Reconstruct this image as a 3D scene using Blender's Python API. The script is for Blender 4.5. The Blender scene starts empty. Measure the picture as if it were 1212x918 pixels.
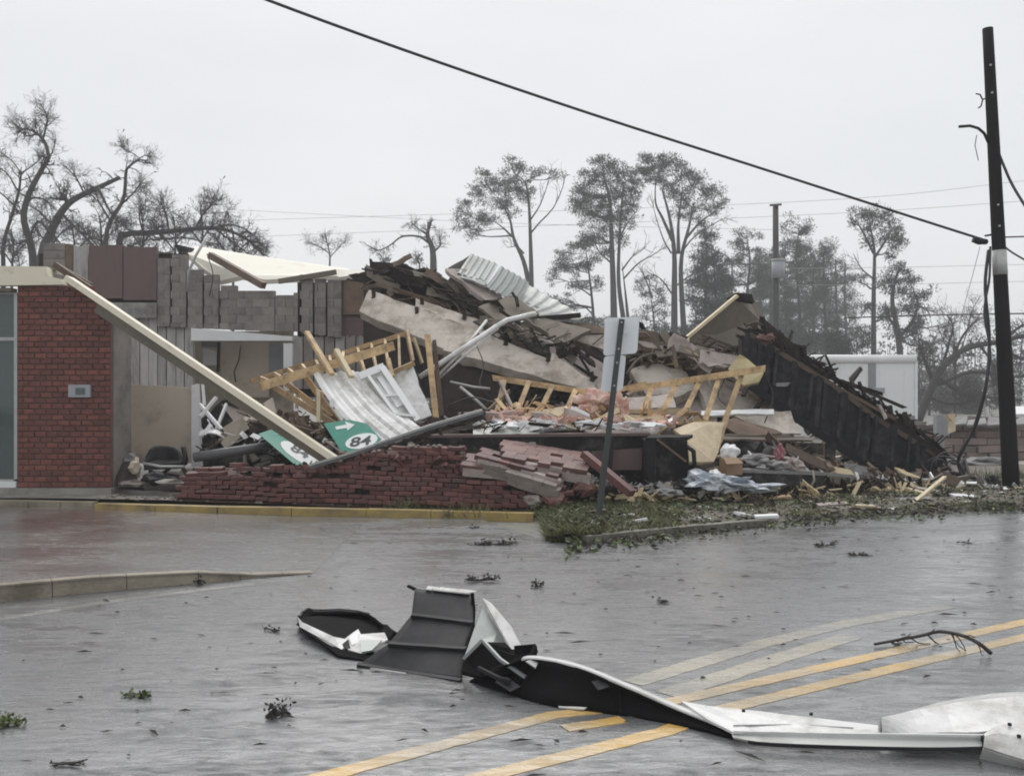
import bpy, math, random
from mathutils import Vector, Matrix, noise

random.seed(7)
scene = bpy.context.scene
col = scene.collection

# ------------------------------------------------------------------ camera, world, sun, exposure
F, CX, HY, CH = 1150.0, 606.0, 470.0, 1.65          # focal length (px of a 1212 px frame), centre, horizon row, eye height
cam = bpy.data.cameras.new('camera')
cam.sensor_width = 36.0
cam.lens = 36.0 * F / 1212.0
cam.shift_y = (HY - 459.0) / 1212.0
cam.clip_start, cam.clip_end = 0.05, 2000.0
co = bpy.data.objects.new('camera', cam)
co.location = (0, 0, CH)
co.rotation_euler = (math.radians(90), 0, 0)
col.objects.link(co)
scene.camera = co

SUN_EL, SUN_AZ = math.radians(53), math.radians(-4)
w = bpy.data.worlds.new('World')
scene.world = w
w.use_nodes = True
nt = w.node_tree
nt.nodes.clear()
out = nt.nodes.new('ShaderNodeOutputWorld')
bg = nt.nodes.new('ShaderNodeBackground')
sky = nt.nodes.new('ShaderNodeTexSky')
sky.sky_type = 'NISHITA'
sky.sun_disc = False
sky.sun_elevation, sky.sun_rotation = SUN_EL, SUN_AZ
sky.dust_density = 5.0
tc = nt.nodes.new('ShaderNodeTexCoord')
mp = nt.nodes.new('ShaderNodeMapping')
mp.inputs['Scale'].default_value = (1.5, 1.5, 5.0)
nz = nt.nodes.new('ShaderNodeTexNoise')
nz.inputs['Scale'].default_value = 1.3
nz.inputs['Detail'].default_value = 5
rp = nt.nodes.new('ShaderNodeValToRGB')
rp.color_ramp.elements[0].position, rp.color_ramp.elements[1].position = .3, .7
rp.color_ramp.elements[0].color = (7.25, 7.44, 7.66, 1)
rp.color_ramp.elements[1].color = (8.05, 8.2, 8.34, 1)
mx = nt.nodes.new('ShaderNodeMix')
mx.data_type = 'RGBA'
mx.inputs[0].default_value = .93
L = nt.links.new
L(tc.outputs['Generated'], mp.inputs['Vector']); L(mp.outputs[0], nz.inputs['Vector']); L(nz.outputs[0], rp.inputs[0])
L(sky.outputs[0], mx.inputs[6]); L(rp.outputs[0], mx.inputs[7]); L(mx.outputs[2], bg.inputs[0])
bg.inputs[1].default_value = 0.1
L(bg.outputs[0], out.inputs[0])

sl = bpy.data.lights.new('sun', 'SUN')
sl.energy, sl.angle, sl.color = 1.5, math.radians(60), (1, .985, .965)
so = bpy.data.objects.new('sun', sl)
sd = Vector((math.sin(SUN_AZ) * math.cos(SUN_EL), math.cos(SUN_AZ) * math.cos(SUN_EL), math.sin(SUN_EL)))
so.rotation_euler = sd.to_track_quat('Z', 'Y').to_euler()
so.location = (0, -5, 30)
col.objects.link(so)
vs = scene.view_settings
vs.view_transform, vs.look, vs.exposure, vs.gamma = 'Standard', 'None', 0.2, 1.0
vs.use_curve_mapping = False
cy = scene.cycles
cy.use_denoising = True
cy.filter_width = 1.9
cy.max_bounces, cy.diffuse_bounces, cy.glossy_bounces, cy.volume_bounces, cy.transmission_bounces = 6, 3, 3, 1, 4
cy.sample_clamp_indirect = 4

# ------------------------------------------------------------------ geometry helpers
def P(px, py, Y):                                    # point seen at pixel (px, py) at distance Y
    return Vector(((px - CX) / F * Y, Y, CH - (py - HY) / F * Y))

def G(px, py, z=0.0):                                # point of the level z seen at that pixel
    Y = (CH - z) * F / (py - HY)
    return Vector(((px - CX) / F * Y, Y, z))

class Plane:                                         # plane through three picture points with depths
    def __init__(s, a, b, c):
        s.o = P(*a)
        n = (P(*b) - s.o).cross(P(*c) - s.o).normalized()
        if n.y > 0: n = -n
        s.n = n
    def at(s, px, py, lift=0.0):
        d = P(px, py, 1.0) - Vector((0, 0, CH))
        o = Vector((0, 0, CH))
        t = (s.o - o).dot(s.n) / d.dot(s.n)
        return o + d * t + s.n * lift

class MB:
    def __init__(s): s.v, s.f, s.sm = [], [], []
    def add(s, vs, fs, smooth=False):
        b = len(s.v)
        s.v += [Vector(x) for x in vs]
        s.f += [tuple(b + i for i in f) for f in fs]
        s.sm += [smooth] * len(fs)
        return s
    def box(s, c, d, M=None):
        x, y, z = d[0] / 2, d[1] / 2, d[2] / 2
        vs = [Vector((a, b, e)) for e in (-z, z) for b in (-y, y) for a in (-x, x)]
        if M is not None: vs = [M @ q for q in vs]
        c = Vector(c)
        return s.add([q + c for q in vs], [(0, 2, 3, 1), (4, 5, 7, 6), (0, 1, 5, 4), (2, 6, 7, 3), (0, 4, 6, 2), (1, 3, 7, 5)])
    def bar(s, a, b, wd, ht, up=(0, 0, 1), jit=0.0):
        a, b = Vector(a), Vector(b)
        d = (b - a).normalized()
        u = Vector(up)
        if abs(d.dot(u)) > .95: u = Vector((0, -1, 0))
        sdv = d.cross(u).normalized()
        u = sdv.cross(d).normalized()
        vs = []
        for q in (a, b):
            for i, j in ((-1, -1), (1, -1), (1, 1), (-1, 1)):
                e = d * random.uniform(-jit, jit)
                vs.append(q + sdv * i * wd / 2 + u * j * ht / 2 + e)
        return s.add(vs, [(0, 1, 2, 3), (7, 6, 5, 4), (0, 4, 5, 1), (1, 5, 6, 2), (2, 6, 7, 3), (3, 7, 4, 0)])
    def bars(s, pts, wd, ht, up=(0, 0, 1)):
        for a, b in zip(pts[:-1], pts[1:]): s.bar(a, b, wd, ht, up)
        return s
    def tube(s, pts, r0, r1=None, n=6, cap=True):
        if r1 is None: r1 = r0
        pts = [Vector(q) for q in pts]
        k = len(pts)
        vs, fs = [], []
        side = None
        for i, q in enumerate(pts):
            d = (pts[min(i + 1, k - 1)] - pts[max(i - 1, 0)])
            if d.length < 1e-9: d = Vector((0, 0, 1))
            d.normalize()
            if side is None:
                side = d.cross(Vector((0, 0, 1)) if abs(d.z) < .9 else Vector((1, 0, 0))).normalized()
            else:
                side = (side - d * side.dot(d))
                side = side.normalized() if side.length > 1e-6 else d.orthogonal().normalized()
            up = d.cross(side)
            r = r0 + (r1 - r0) * i / max(1, k - 1)
            for j in range(n):
                t = 2 * math.pi * j / n
                vs.append(q + side * math.cos(t) * r + up * math.sin(t) * r)
        for i in range(k - 1):
            for j in range(n):
                fs.append((i * n + j, i * n + (j + 1) % n, (i + 1) * n + (j + 1) % n, (i + 1) * n + j))
        s.add(vs, fs, True)
        if cap:
            b = len(s.v) - k * n
            s.f += [tuple(b + j for j in reversed(range(n))), tuple(b + (k - 1) * n + j for j in range(n))]
            s.sm += [False, False]
        return s
    def slab(s, pts, th, nrm=None, jag=0.0):          # polygon pts, thickened away from the eye; jag: broken, uneven outline
        pts = [Vector(q) for q in pts]
        if jag:
            q2 = []
            for i, a in enumerate(pts):
                b = pts[(i + 1) % len(pts)]
                e = b - a
                k = max(1, min(9, int(e.length / .16)))
                q2.append(a)
                for j in range(1, k):
                    q2.append(a + e * ((j + random.uniform(-.3, .3)) / k) + Vector((random.gauss(0, jag), random.gauss(0, jag * .5), random.gauss(0, jag))))
            pts = q2
        n = Vector((0, 0, 0))
        for i in range(len(pts)):
            a, b = pts[i], pts[(i + 1) % len(pts)]
            n += Vector(((a.y - b.y) * (a.z + b.z), (a.z - b.z) * (a.x + b.x), (a.x - b.x) * (a.y + b.y)))
        n.normalize()
        c = sum(pts, Vector()) / len(pts)
        if n.dot(Vector((0, 0, CH)) - c) < 0:
            n = -n
            pts = pts[::-1]
        if nrm is not None: n = Vector(nrm)
        k = len(pts)
        vs = pts + [q - n * th for q in pts]
        fs = [tuple(range(k)), tuple(reversed(range(k, 2 * k)))]
        fs += [(i, k + i, k + (i + 1) % k, (i + 1) % k) for i in range(k)]
        return s.add(vs, fs)
    def grid(s, rows, smooth=True):
        m, k = len(rows), len(rows[0])
        fs = [(i * k + j, i * k + j + 1, (i + 1) * k + j + 1, (i + 1) * k + j) for i in range(m - 1) for j in range(k - 1)]
        return s.add([q for r in rows for q in r], fs, smooth)
    def lump(s, c, r, seed=0, amp=.35, sub=2, rough=0):        # an uneven closed boulder-like lump
        c = Vector(c)
        import bmesh
        bm = bmesh.new()
        bmesh.ops.create_icosphere(bm, subdivisions=sub, radius=1)
        vs = []
        for q in bm.verts:
            k = 1 + amp * noise.noise(q.co * 1.7 + Vector((seed * 3.1, seed, 0))) * 1.6
            if rough: k += rough * (noise.noise(q.co * 4.3 + Vector((seed, 5, 1))) + .6 * noise.noise(q.co * 9 + Vector((seed, 2, 7))))
            vs.append(c + Vector((q.co.x * r[0] * k, q.co.y * r[1] * k, q.co.z * r[2] * k)))
        fs = [tuple(q.index for q in f.verts) for f in bm.faces]
        bm.free()
        return s.add(vs, fs, bool(rough))
    def mesh(s, name, off=Vector()):
        me = bpy.data.meshes.new(name)
        me.from_pydata([q - off for q in s.v], [], s.f)
        me.polygons.foreach_set('use_smooth', s.sm)
        me.update()
        return me
    def build(s, name, m, parent=None, off=None):
        if parent is not None:
            off = world_loc(parent)
        elif off is None:
            xs = [q.x for q in s.v]; ys = [q.y for q in s.v]; zs = [q.z for q in s.v]
            off = Vector(((min(xs) + max(xs)) / 2, (min(ys) + max(ys)) / 2, min(zs)))
        me = s.mesh(name, off)
        for q in (m if isinstance(m, (list, tuple)) else [m]): me.materials.append(q)
        o = bpy.data.objects.new(name, me)
        col.objects.link(o)
        if parent is not None: o.parent = parent
        else: o.location = off
        return o

def world_loc(o):
    v = Vector()
    while o is not None:
        v = v + o.location
        o = o.parent
    return v

def tag(o, label, cat, group=None):
    o['label'], o['category'] = label, cat
    if group: o['group'] = group
    return o

def thing(name, label, cat, loc=(0, 0, 0), group=None):
    o = bpy.data.objects.new(name, None)
    o.empty_display_size = .1
    o.location = loc
    col.objects.link(o)
    return tag(o, label, cat, group)

def struct(mb, name, m):
    o = mb.build(name, m, off=Vector())
    o['kind'] = 'structure'
    return o

def stuff(mb, name, m, label=None, parent=None):
    o = mb.build(name, m, parent, off=Vector())
    o['kind'] = 'stuff'
    if label: o['label'] = label
    return o

def one(mb, name, m, label, cat, group=None):
    return tag(mb.build(name, m), label, cat, group)

def lerp(a, b, t): return a + (b - a) * t
def ipl(pts, x):                                      # piecewise linear
    if x <= pts[0][0]: return pts[0][1]
    for (a, b), (c, d) in zip(pts[:-1], pts[1:]):
        if x <= c: return b + (d - b) * (x - a) / (c - a)
    return pts[-1][1]

# ------------------------------------------------------------------ materials
def c4(c): return (c[0], c[1], c[2], 1)

def mat(name, c1, c2=None, rough=.55, scale=3.0, bump=.15, bscale=25, stretch=(1, 1, 1), dirt=None, dscale=1.2, dpos=.58,
        metallic=0.0, rnd=0.0, spec=.5, rvar=.15, world=False):
    m = bpy.data.materials.new(name)
    m.use_nodes = True
    t = m.node_tree
    b = t.nodes['Principled BSDF']
    k = t.links.new
    def N(x): return t.nodes.new('ShaderNode' + x)
    tc = N('TexCoord')
    mp = N('Mapping')
    mp.inputs['Scale'].default_value = stretch
    if world:
        g = N('NewGeometry'); k(g.outputs['Position'], mp.inputs['Vector'])
    else:
        k(tc.outputs['Object'], mp.inputs['Vector'])
    oi = N('ObjectInfo')
    if not world:
        vm = N('VectorMath'); vm.operation = 'SCALE'
        cx = N('CombineXYZ'); k(oi.outputs['Random'], cx.inputs[0]); k(oi.outputs['Random'], cx.inputs[1])
        k(cx.outputs[0], vm.inputs[0]); vm.inputs['Scale'].default_value = 37.0
        k(vm.outputs[0], mp.inputs['Location'])
    n1 = N('TexNoise')
    n1.inputs['Scale'].default_value, n1.inputs['Detail'].default_value, n1.inputs['Roughness'].default_value = scale, 8, .65
    k(mp.outputs[0], n1.inputs['Vector'])
    r = N('ValToRGB')
    r.color_ramp.elements[0].position, r.color_ramp.elements[1].position = .32, .68
    c2 = c2 or tuple(x * .72 for x in c1)
    r.color_ramp.elements[0].color, r.color_ramp.elements[1].color = c4(c2), c4(c1)
    k(n1.outputs[0], r.inputs[0])
    cur = r.outputs[0]
    if dirt is not None:
        n2 = N('TexNoise')
        n2.inputs['Scale'].default_value, n2.inputs['Detail'].default_value, n2.inputs['Roughness'].default_value = dscale, 10, .72
        k(mp.outputs[0], n2.inputs['Vector'])
        r2 = N('ValToRGB')
        r2.color_ramp.elements[0].position, r2.color_ramp.elements[1].position = dpos - .08, dpos + .1
        k(n2.outputs[0], r2.inputs[0])
        x = N('Mix'); x.data_type = 'RGBA'
        k(r2.outputs[0], x.inputs[0]); k(cur, x.inputs[6]); x.inputs[7].default_value = c4(dirt)
        cur = x.outputs[2]
    if rnd:
        hv = N('HueSaturation')
        ma = N('MapRange')
        ma.inputs['To Min'].default_value, ma.inputs['To Max'].default_value = 1 - rnd, 1 + rnd
        k(oi.outputs['Random'], ma.inputs['Value']); k(ma.outputs[0], hv.inputs['Value']); k(cur, hv.inputs['Color'])
        cur = hv.outputs[0]
    k(cur, b.inputs['Base Color'])
    mr = N('MapRange')
    mr.inputs['To Min'].default_value, mr.inputs['To Max'].default_value = max(.03, rough - rvar), min(1, rough + rvar)
    k(n1.outputs[0], mr.inputs['Value']); k(mr.outputs[0], b.inputs['Roughness'])
    b.inputs['Metallic'].default_value = metallic
    b.inputs['Specular IOR Level'].default_value = spec
    if bump:
        n3 = N('TexNoise')
        n3.inputs['Scale'].default_value, n3.inputs['Detail'].default_value = bscale, 6
        k(mp.outputs[0], n3.inputs['Vector'])
        bp = N('Bump')
        bp.inputs['Strength'].default_value, bp.inputs['Distance'].default_value = bump, .02
        k(n3.outputs[0], bp.inputs['Height']); k(bp.outputs[0], b.inputs['Normal'])
    return m

M = {}
M['brick'] = mat('brick_red', (.20, .060, .042), (.115, .038, .028), .6, 9, .35, 40, dirt=(.05, .03, .028), dscale=5, dpos=.62, rnd=.3)
M['brick_fallen'] = mat('brick_fallen', (.145, .050, .041), (.085, .031, .027), .5, 9, .35, 40, dirt=(.06, .045, .04), dscale=6, dpos=.6, rnd=.35)
M['brick_pale'] = mat('brick_pale', (.34, .25, .225), (.24, .175, .155), .7, 5, .35, 20, dirt=(.20, .17, .155), dscale=2, dpos=.5, rnd=.2)
M['brick_pink'] = mat('brick_pink', (.20, .098, .08), (.12, .056, .048), .55, 7, .35, 40, dirt=(.09, .06, .055), dscale=4, dpos=.6, rnd=.25)
M['mortar'] = mat('mortar', (.15, .085, .073), (.095, .055, .048), .8, 8, .3)
M['mortar_grey'] = mat('mortar_grey', (.25, .215, .185), (.15, .125, .11), .75, 6, .4)
M['concrete'] = mat('concrete', (.32, .30, .27), (.21, .195, .175), .5, 3, .25, 30, dirt=(.13, .115, .095), dscale=2)
M['kerb'] = mat('kerb_concrete', (.31, .265, .20), (.19, .16, .12), .45, 4, .5, 30, dirt=(.13, .105, .075), dscale=2.2, dpos=.53, world=True)
M['kerb_dark'] = mat('kerb_mossy', (.22, .205, .17), (.13, .12, .095), .55, 5, .4, 30, dirt=(.07, .065, .042), dscale=2.5, dpos=.5, world=True)
M['yellow'] = mat('kerb_yellow', (.44, .32, .10), (.30, .215, .07), .45, 6, .35, 30, dirt=(.17, .125, .065), dscale=3, dpos=.52, world=True)
M['block'] = mat('grey_block', (.285, .25, .228), (.19, .167, .152), .7, 2.5, .3, 18, dirt=(.11, .10, .095), dscale=1.6, dpos=.57, rnd=.12)
M['block_lt'] = mat('grey_plank', (.45, .42, .395), (.32, .30, .28), .7, 2.5, .2, 18, stretch=(3, 3, .5), dirt=(.13, .12, .115), dscale=1.5, dpos=.6, rnd=.15)
M['brownwall'] = mat('brown_panel', (.15, .095, .088), (.11, .072, .068), .6, 1.5, .15, 20, stretch=(2, 2, .5), rnd=.12)
M['innerwall'] = mat('shaded_inner_board', (.075, .055, .048), (.045, .034, .03), .8, 2.2, .3, 14, dirt=(.03, .024, .022), dscale=2.5, dpos=.53, spec=.2)  # shade of the deep gaps put into the inner boards' colour
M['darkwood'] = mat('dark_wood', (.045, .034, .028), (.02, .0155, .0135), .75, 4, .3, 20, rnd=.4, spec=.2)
M['brownwood'] = mat('brown_wood', (.16, .105, .07), (.09, .058, .04), .6, 3, .3, 20, rnd=.3)
M['pine'] = mat('fresh_timber', (.62, .44, .24), (.48, .32, .155), .5, 2.5, .15, 22, stretch=(1.2, 1.2, 1.2), dirt=(.27, .18, .10), dscale=3.2, dpos=.52, rnd=.28)
M['palepine'] = mat('pale_timber', (.62, .52, .34), (.50, .40, .24), .5, 3, .15, 22, rnd=.2)
M['ply'] = mat('weathered_plywood', (.20, .165, .12), (.13, .105, .08), .6, 3, .2, 25, stretch=(1, 3, 1), dirt=(.10, .085, .065), dscale=1.5)
M['plyyellow'] = mat('yellow_plywood', (.42, .34, .17), (.30, .25, .13), .6, 4, .2, 25)
M['cream'] = mat('cream_paint', (.80, .74, .60), (.72, .65, .50), .4, 2, .05, 10, dirt=(.42, .36, .25), dscale=2, dpos=.62)
M['creamy_panel'] = mat('cream_board', (.66, .55, .38), (.58, .47, .32), .6, 2, .05, 15, dirt=(.42, .33, .22), dscale=2.5, dpos=.55)
M['olive'] = mat('beam_side', (.15, .125, .09), (.10, .083, .06), .5, 3, .1, 12, dirt=(.09, .075, .055), dscale=2.5)
M['precast'] = mat('stucco_slab', (.60, .54, .48), (.48, .425, .37), .75, 1.5, .3, 35, dirt=(.27, .225, .185), dscale=2.0, dpos=.53, rnd=.08)
M['pinkgrey'] = mat('pinkish_slab', (.46, .395, .365), (.34, .285, .26), .7, 2, .3, 30, dirt=(.22, .175, .155), dscale=1.6, dpos=.57)
M['white'] = mat('white_paint', (.78, .78, .78), (.70, .70, .70), .35, 1.5, .04, 10, dirt=(.5, .49, .47), dscale=2.2, dpos=.66)
M['whitemetal'] = mat('white_metal', (.72, .715, .70), (.60, .595, .58), .3, 2.2, .35, 5, dirt=(.36, .345, .31), dscale=2.8, dpos=.56)
M['membrane'] = mat('roof_membrane', (.82, .785, .69), (.74, .70, .60), .6, .6, .1, 6, dirt=(.52, .47, .38), dscale=.8, dpos=.62)
M['galv'] = mat('galvanised_sheet', (.40, .42, .40), (.28, .30, .29), .42, 2, .05, 12, dirt=(.22, .225, .21), dscale=2, metallic=.35)
M['galv_lt'] = mat('pale_sheet', (.52, .53, .50), (.42, .43, .41), .42, 2, .05, 12, dirt=(.33, .33, .31), dscale=2, metallic=.2)
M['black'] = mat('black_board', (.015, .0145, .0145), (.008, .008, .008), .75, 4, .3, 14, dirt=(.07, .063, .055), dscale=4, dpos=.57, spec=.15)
M['facade'] = mat('black_facade', (.027, .027, .030), (.010, .010, .012), .8, 2.2, .5, 7, dirt=(.045, .045, .049), dscale=3.5, dpos=.55, spec=.12)
M['blackmetal'] = mat('black_sheet', (.012, .012, .0125), (.006, .006, .006), .8, 3, .25, 5, dirt=(.03, .03, .03), dscale=3, dpos=.65, rvar=.1, spec=.06)
M['greymetal'] = mat('grey_sheet_back', (.038, .039, .040), (.02, .0205, .021), .55, 3, .2, 6, dirt=(.018, .019, .020), dscale=3.3, dpos=.5, spec=.25)
M['tan'] = mat('tan_panel', (.54, .465, .375), (.46, .39, .315), .6, 1.2, .05, 10, dirt=(.26, .22, .175), dscale=1.5, dpos=.62)
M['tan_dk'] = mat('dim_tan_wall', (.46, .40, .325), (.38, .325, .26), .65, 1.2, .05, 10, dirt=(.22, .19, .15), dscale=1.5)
M['bluegrey'] = mat('bluegrey_panel', (.27, .28, .29), (.22, .23, .24), .5, 1.5, .05)
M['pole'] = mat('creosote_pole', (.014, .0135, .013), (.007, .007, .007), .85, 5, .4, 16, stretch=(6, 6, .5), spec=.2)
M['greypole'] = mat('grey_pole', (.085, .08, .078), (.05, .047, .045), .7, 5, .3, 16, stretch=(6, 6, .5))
M['postgreen'] = mat('dark_green_post', (.032, .038, .036), (.02, .024, .023), .4, 6, .1, 20)
M['signback'] = mat('aluminium_sign_back', (.80, .825, .85), (.72, .745, .77), .4, 2, .03, 8, dirt=(.42, .44, .46), dscale=3, dpos=.66, metallic=.1)
M['green'] = mat('sign_green', (.018, .235, .165), (.014, .185, .13), .35, 3, .03, 8, dirt=(.06, .22, .17), dscale=5, dpos=.66)
M['signwhite'] = mat('sign_white', (.76, .78, .77), (.68, .70, .69), .4, 3, .02)
M['signblack'] = mat('sign_black', (.02, .02, .022), (.015, .015, .016), .4, 3, .02)
M['insul'] = mat('pink_insulation', (.64, .38, .32), (.50, .25, .20), .9, 7, .6, 25, dirt=(.66, .52, .44), dscale=7, dpos=.5)
M['redcloth'] = mat('red_cloth', (.30, .10, .11), (.20, .06, .07), .8, 6, .2, dirt=(.55, .35, .36), dscale=5, dpos=.56)
M['plastic'] = mat('pale_plastic', (.42, .46, .52), (.22, .25, .29), .3, 8, .4, 14, dirt=(.66, .68, .70), dscale=5, dpos=.55)
M['cardboard'] = mat('cardboard', (.33, .215, .13), (.25, .16, .095), .7, 3, .1)
M['rubber'] = mat('black_rubber', (.014, .014, .015), (.008, .008, .009), .5, 5, .2, spec=.2)
M['greyplastic'] = mat('grey_pipe', (.12, .12, .125), (.075, .075, .078), .35, 4, .05)
M['rock'] = mat('grey_rubble', (.26, .25, .25), (.16, .155, .15), .7, 6, .4, 20, rnd=.2)
M['alu'] = mat('aluminium', (.45, .45, .43), (.36, .36, .345), .4, 4, .03, metallic=.3)
M['bark'] = mat('bark', (.062, .054, .048), (.035, .031, .028), .8, 6, .4, 20, stretch=(3, 3, .8))
M['bark_lt'] = mat('pale_bark', (.11, .098, .09), (.07, .062, .058), .8, 6, .4, 20, stretch=(3, 3, .8))
M['needle'] = mat('needles', (.062, .075, .045), (.034, .043, .027), .6, .5, 0)
M['needle_dk'] = mat('dark_needles', (.038, .046, .032), (.022, .028, .02), .6, .5, 0)
M['leaf'] = mat('leaf_green', (.12, .155, .045), (.055, .085, .025), .5, 8, 0)
M['leafbrown'] = mat('leaf_brown', (.075, .055, .032), (.035, .026, .016), .6, 8, 0)
M['grass'] = mat('grass_blade', (.16, .155, .06), (.065, .08, .028), .55, 1.2, 0, world=True)
M['trailer'] = mat('trailer_white', (.80, .81, .81), (.75, .76, .76), .35, .6, .02, 4, dirt=(.52, .52, .51), dscale=.7, dpos=.62)
M['wire'] = mat('cable_black', (.025, .025, .027), (.02, .02, .021), .5, 3, 0)
M['steel_lt'] = mat('transformer_grey', (.34, .36, .38), (.29, .31, .33), .4, 3, .03)
M['leafdark'] = mat('leaf_dark', (.028, .026, .018), (.012, .011, .008), .55, 8, 0)
M['litter'] = mat('dark_litter', (.05, .042, .033), (.024, .021, .018), .7, 9, 0)

def glass(name, c):
    m = bpy.data.materials.new(name); m.use_nodes = True
    b = m.node_tree.nodes['Principled BSDF']
    b.inputs['Base Color'].default_value = c4(c)
    b.inputs['Roughness'].default_value = .06
    b.inputs['Specular IOR Level'].default_value = .7
    t = m.node_tree
    n = t.nodes.new('ShaderNodeTexNoise'); n.inputs['Scale'].default_value = 1.2
    bp = t.nodes.new('ShaderNodeBump'); bp.inputs['Strength'].default_value = .03
    t.links.new(n.outputs[0], bp.inputs['Height']); t.links.new(bp.outputs[0], b.inputs['Normal'])
    return m
M['pane'] = glass('window_glass', (.05, .07, .068))

def wet(name, dry, dry2, stain=None, rmin=.16, rmax=.5, bump=.3, water=.5, sscale=.55, fade=None, coat=1.0):
    """rain-soaked paving: stone chips, wind-streaked water film, drier crests"""
    m = bpy.data.materials.new(name); m.use_nodes = True
    t = m.node_tree; b = t.nodes['Principled BSDF']; k = t.links.new
    def N(x): return t.nodes.new('ShaderNode' + x)
    g = N('NewGeometry')
    fine = N('TexNoise'); fine.inputs['Scale'].default_value = 62; fine.inputs['Detail'].default_value = 4
    k(g.outputs['Position'], fine.inputs['Vector'])
    big = N('TexNoise'); big.inputs['Scale'].default_value = sscale; big.inputs['Detail'].default_value = 9; big.inputs['Roughness'].default_value = .62
    k(g.outputs['Position'], big.inputs['Vector'])
    r = N('ValToRGB'); r.color_ramp.elements[0].position, r.color_ramp.elements[1].position = .3, .7
    r.color_ramp.elements[0].color, r.color_ramp.elements[1].color = c4(dry2), c4(dry)
    x = N('Mix'); x.data_type = 'FLOAT'; x.inputs[0].default_value = .58
    k(big.outputs[0], x.inputs[2]); k(fine.outputs[0], x.inputs[3]); k(x.outputs[0], r.inputs[0])
    cur = r.outputs[0]
    if stain:
        n = N('TexNoise'); n.inputs['Scale'].default_value = .8; n.inputs['Detail'].default_value = 6
        k(g.outputs['Position'], n.inputs['Vector'])
        r3 = N('ValToRGB'); r3.color_ramp.elements[0].position, r3.color_ramp.elements[1].position = .42, .6
        k(n.outputs[0], r3.inputs[0])
        xx = N('Mix'); xx.data_type = 'RGBA'; xx.inputs[7].default_value = c4(stain)
        k(r3.outputs[0], xx.inputs[0]); k(cur, xx.inputs[6]); cur = xx.outputs[2]
    if fade:                                          # the old lot surface gives way to the drive's asphalt
        r9 = N('ValToRGB'); r9.color_ramp.elements[0].position, r9.color_ramp.elements[1].position = .3, .7
        r9.color_ramp.elements[0].color, r9.color_ramp.elements[1].color = c4(fade[1]), c4(fade[0]); k(x.outputs[0], r9.inputs[0])
        sx = N('SeparateXYZ'); k(g.outputs['Position'], sx.inputs[0])
        ad = N('Math'); ad.operation = 'MULTIPLY_ADD'; ad.inputs[1].default_value = 2.4; k(big.outputs[0], ad.inputs[0]); k(sx.outputs[0], ad.inputs[2])
        fm = N('MapRange'); fm.inputs['From Min'].default_value, fm.inputs['From Max'].default_value = -3.2, -1.7
        k(ad.outputs[0], fm.inputs['Value'])
        fx = N('Mix'); fx.data_type = 'RGBA'; k(r9.outputs[0], fx.inputs[7])
        k(fm.outputs[0], fx.inputs[0]); k(cur, fx.inputs[6]); cur = fx.outputs[2]
    k(cur, b.inputs['Base Color'])
    # where the film of water is deep enough to lie smooth
    mp = N('Mapping'); mp.inputs['Scale'].default_value = (.55, 1.7, 1); mp.inputs['Rotation'].default_value = (0, 0, math.radians(-6))
    k(g.outputs['Position'], mp.inputs['Vector'])
    st = N('TexNoise'); st.inputs['Scale'].default_value = 1.3; st.inputs['Detail'].default_value = 10; st.inputs['Roughness'].default_value = .7
    st.inputs['Distortion'].default_value = .6
    k(mp.outputs[0], st.inputs['Vector'])
    mp3 = N('Mapping'); mp3.inputs['Scale'].default_value = (2.6, 8.5, 1); mp3.inputs['Rotation'].default_value = (0, 0, math.radians(3))
    k(g.outputs['Position'], mp3.inputs['Vector'])
    s2 = N('TexNoise'); s2.inputs['Scale'].default_value = 1.7; s2.inputs['Detail'].default_value = 7; s2.inputs['Roughness'].default_value = .62; s2.inputs['Distortion'].default_value = 1.0
    k(mp3.outputs[0], s2.inputs['Vector'])
    sm = N('Mix'); sm.data_type = 'FLOAT'; sm.inputs[0].default_value = .45
    k(st.outputs[0], sm.inputs[2]); k(s2.outputs[0], sm.inputs[3])
    rr = N('ValToRGB'); rr.color_ramp.elements[0].position, rr.color_ramp.elements[1].position = water - .05, water + .09
    rr.color_ramp.elements[0].color, rr.color_ramp.elements[1].color = (rmin,) * 3 + (1,), (rmax,) * 3 + (1,)
    k(sm.outputs[0], rr.inputs[0]); k(rr.outputs[0], b.inputs['Roughness'])
    b.inputs['IOR'].default_value = 1.45
    # wind ripples on the water, stone grain where it is drier
    mp2 = N('Mapping'); mp2.inputs['Scale'].default_value = (3.2, 7.0, 1)
    k(g.outputs['Position'], mp2.inputs['Vector'])
    rip = N('TexNoise'); rip.inputs['Scale'].default_value = 2.0; rip.inputs['Detail'].default_value = 4; rip.inputs['Roughness'].default_value = .6; rip.inputs['Distortion'].default_value = .8
    k(mp2.outputs[0], rip.inputs['Vector'])
    b1 = N('Bump'); b1.inputs['Strength'].default_value = bump; b1.inputs['Distance'].default_value = .02
    k(rip.outputs[0], b1.inputs['Height'])
    b2 = N('Bump'); b2.inputs['Distance'].default_value = .012
    mr = N('MapRange'); mr.inputs['From Min'].default_value, mr.inputs['From Max'].default_value = rmin, rmax
    mr.inputs['To Min'].default_value, mr.inputs['To Max'].default_value = .12, 1.0
    k(rr.outputs[0], mr.inputs['Value']); k(mr.outputs[0], b2.inputs['Strength'])
    k(fine.outputs[0], b2.inputs['Height']); k(b1.outputs[0], b2.inputs['Normal']); k(b2.outputs[0], b.inputs['Normal'])
    cw = N('MapRange'); cw.inputs['From Min'].default_value, cw.inputs['From Max'].default_value = rmin, rmax
    cw.inputs['To Min'].default_value, cw.inputs['To Max'].default_value = coat, coat * .06
    k(rr.outputs[0], cw.inputs['Value']); k(cw.outputs[0], b.inputs['Coat Weight'])
    b.inputs['Coat Roughness'].default_value = .27
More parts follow.
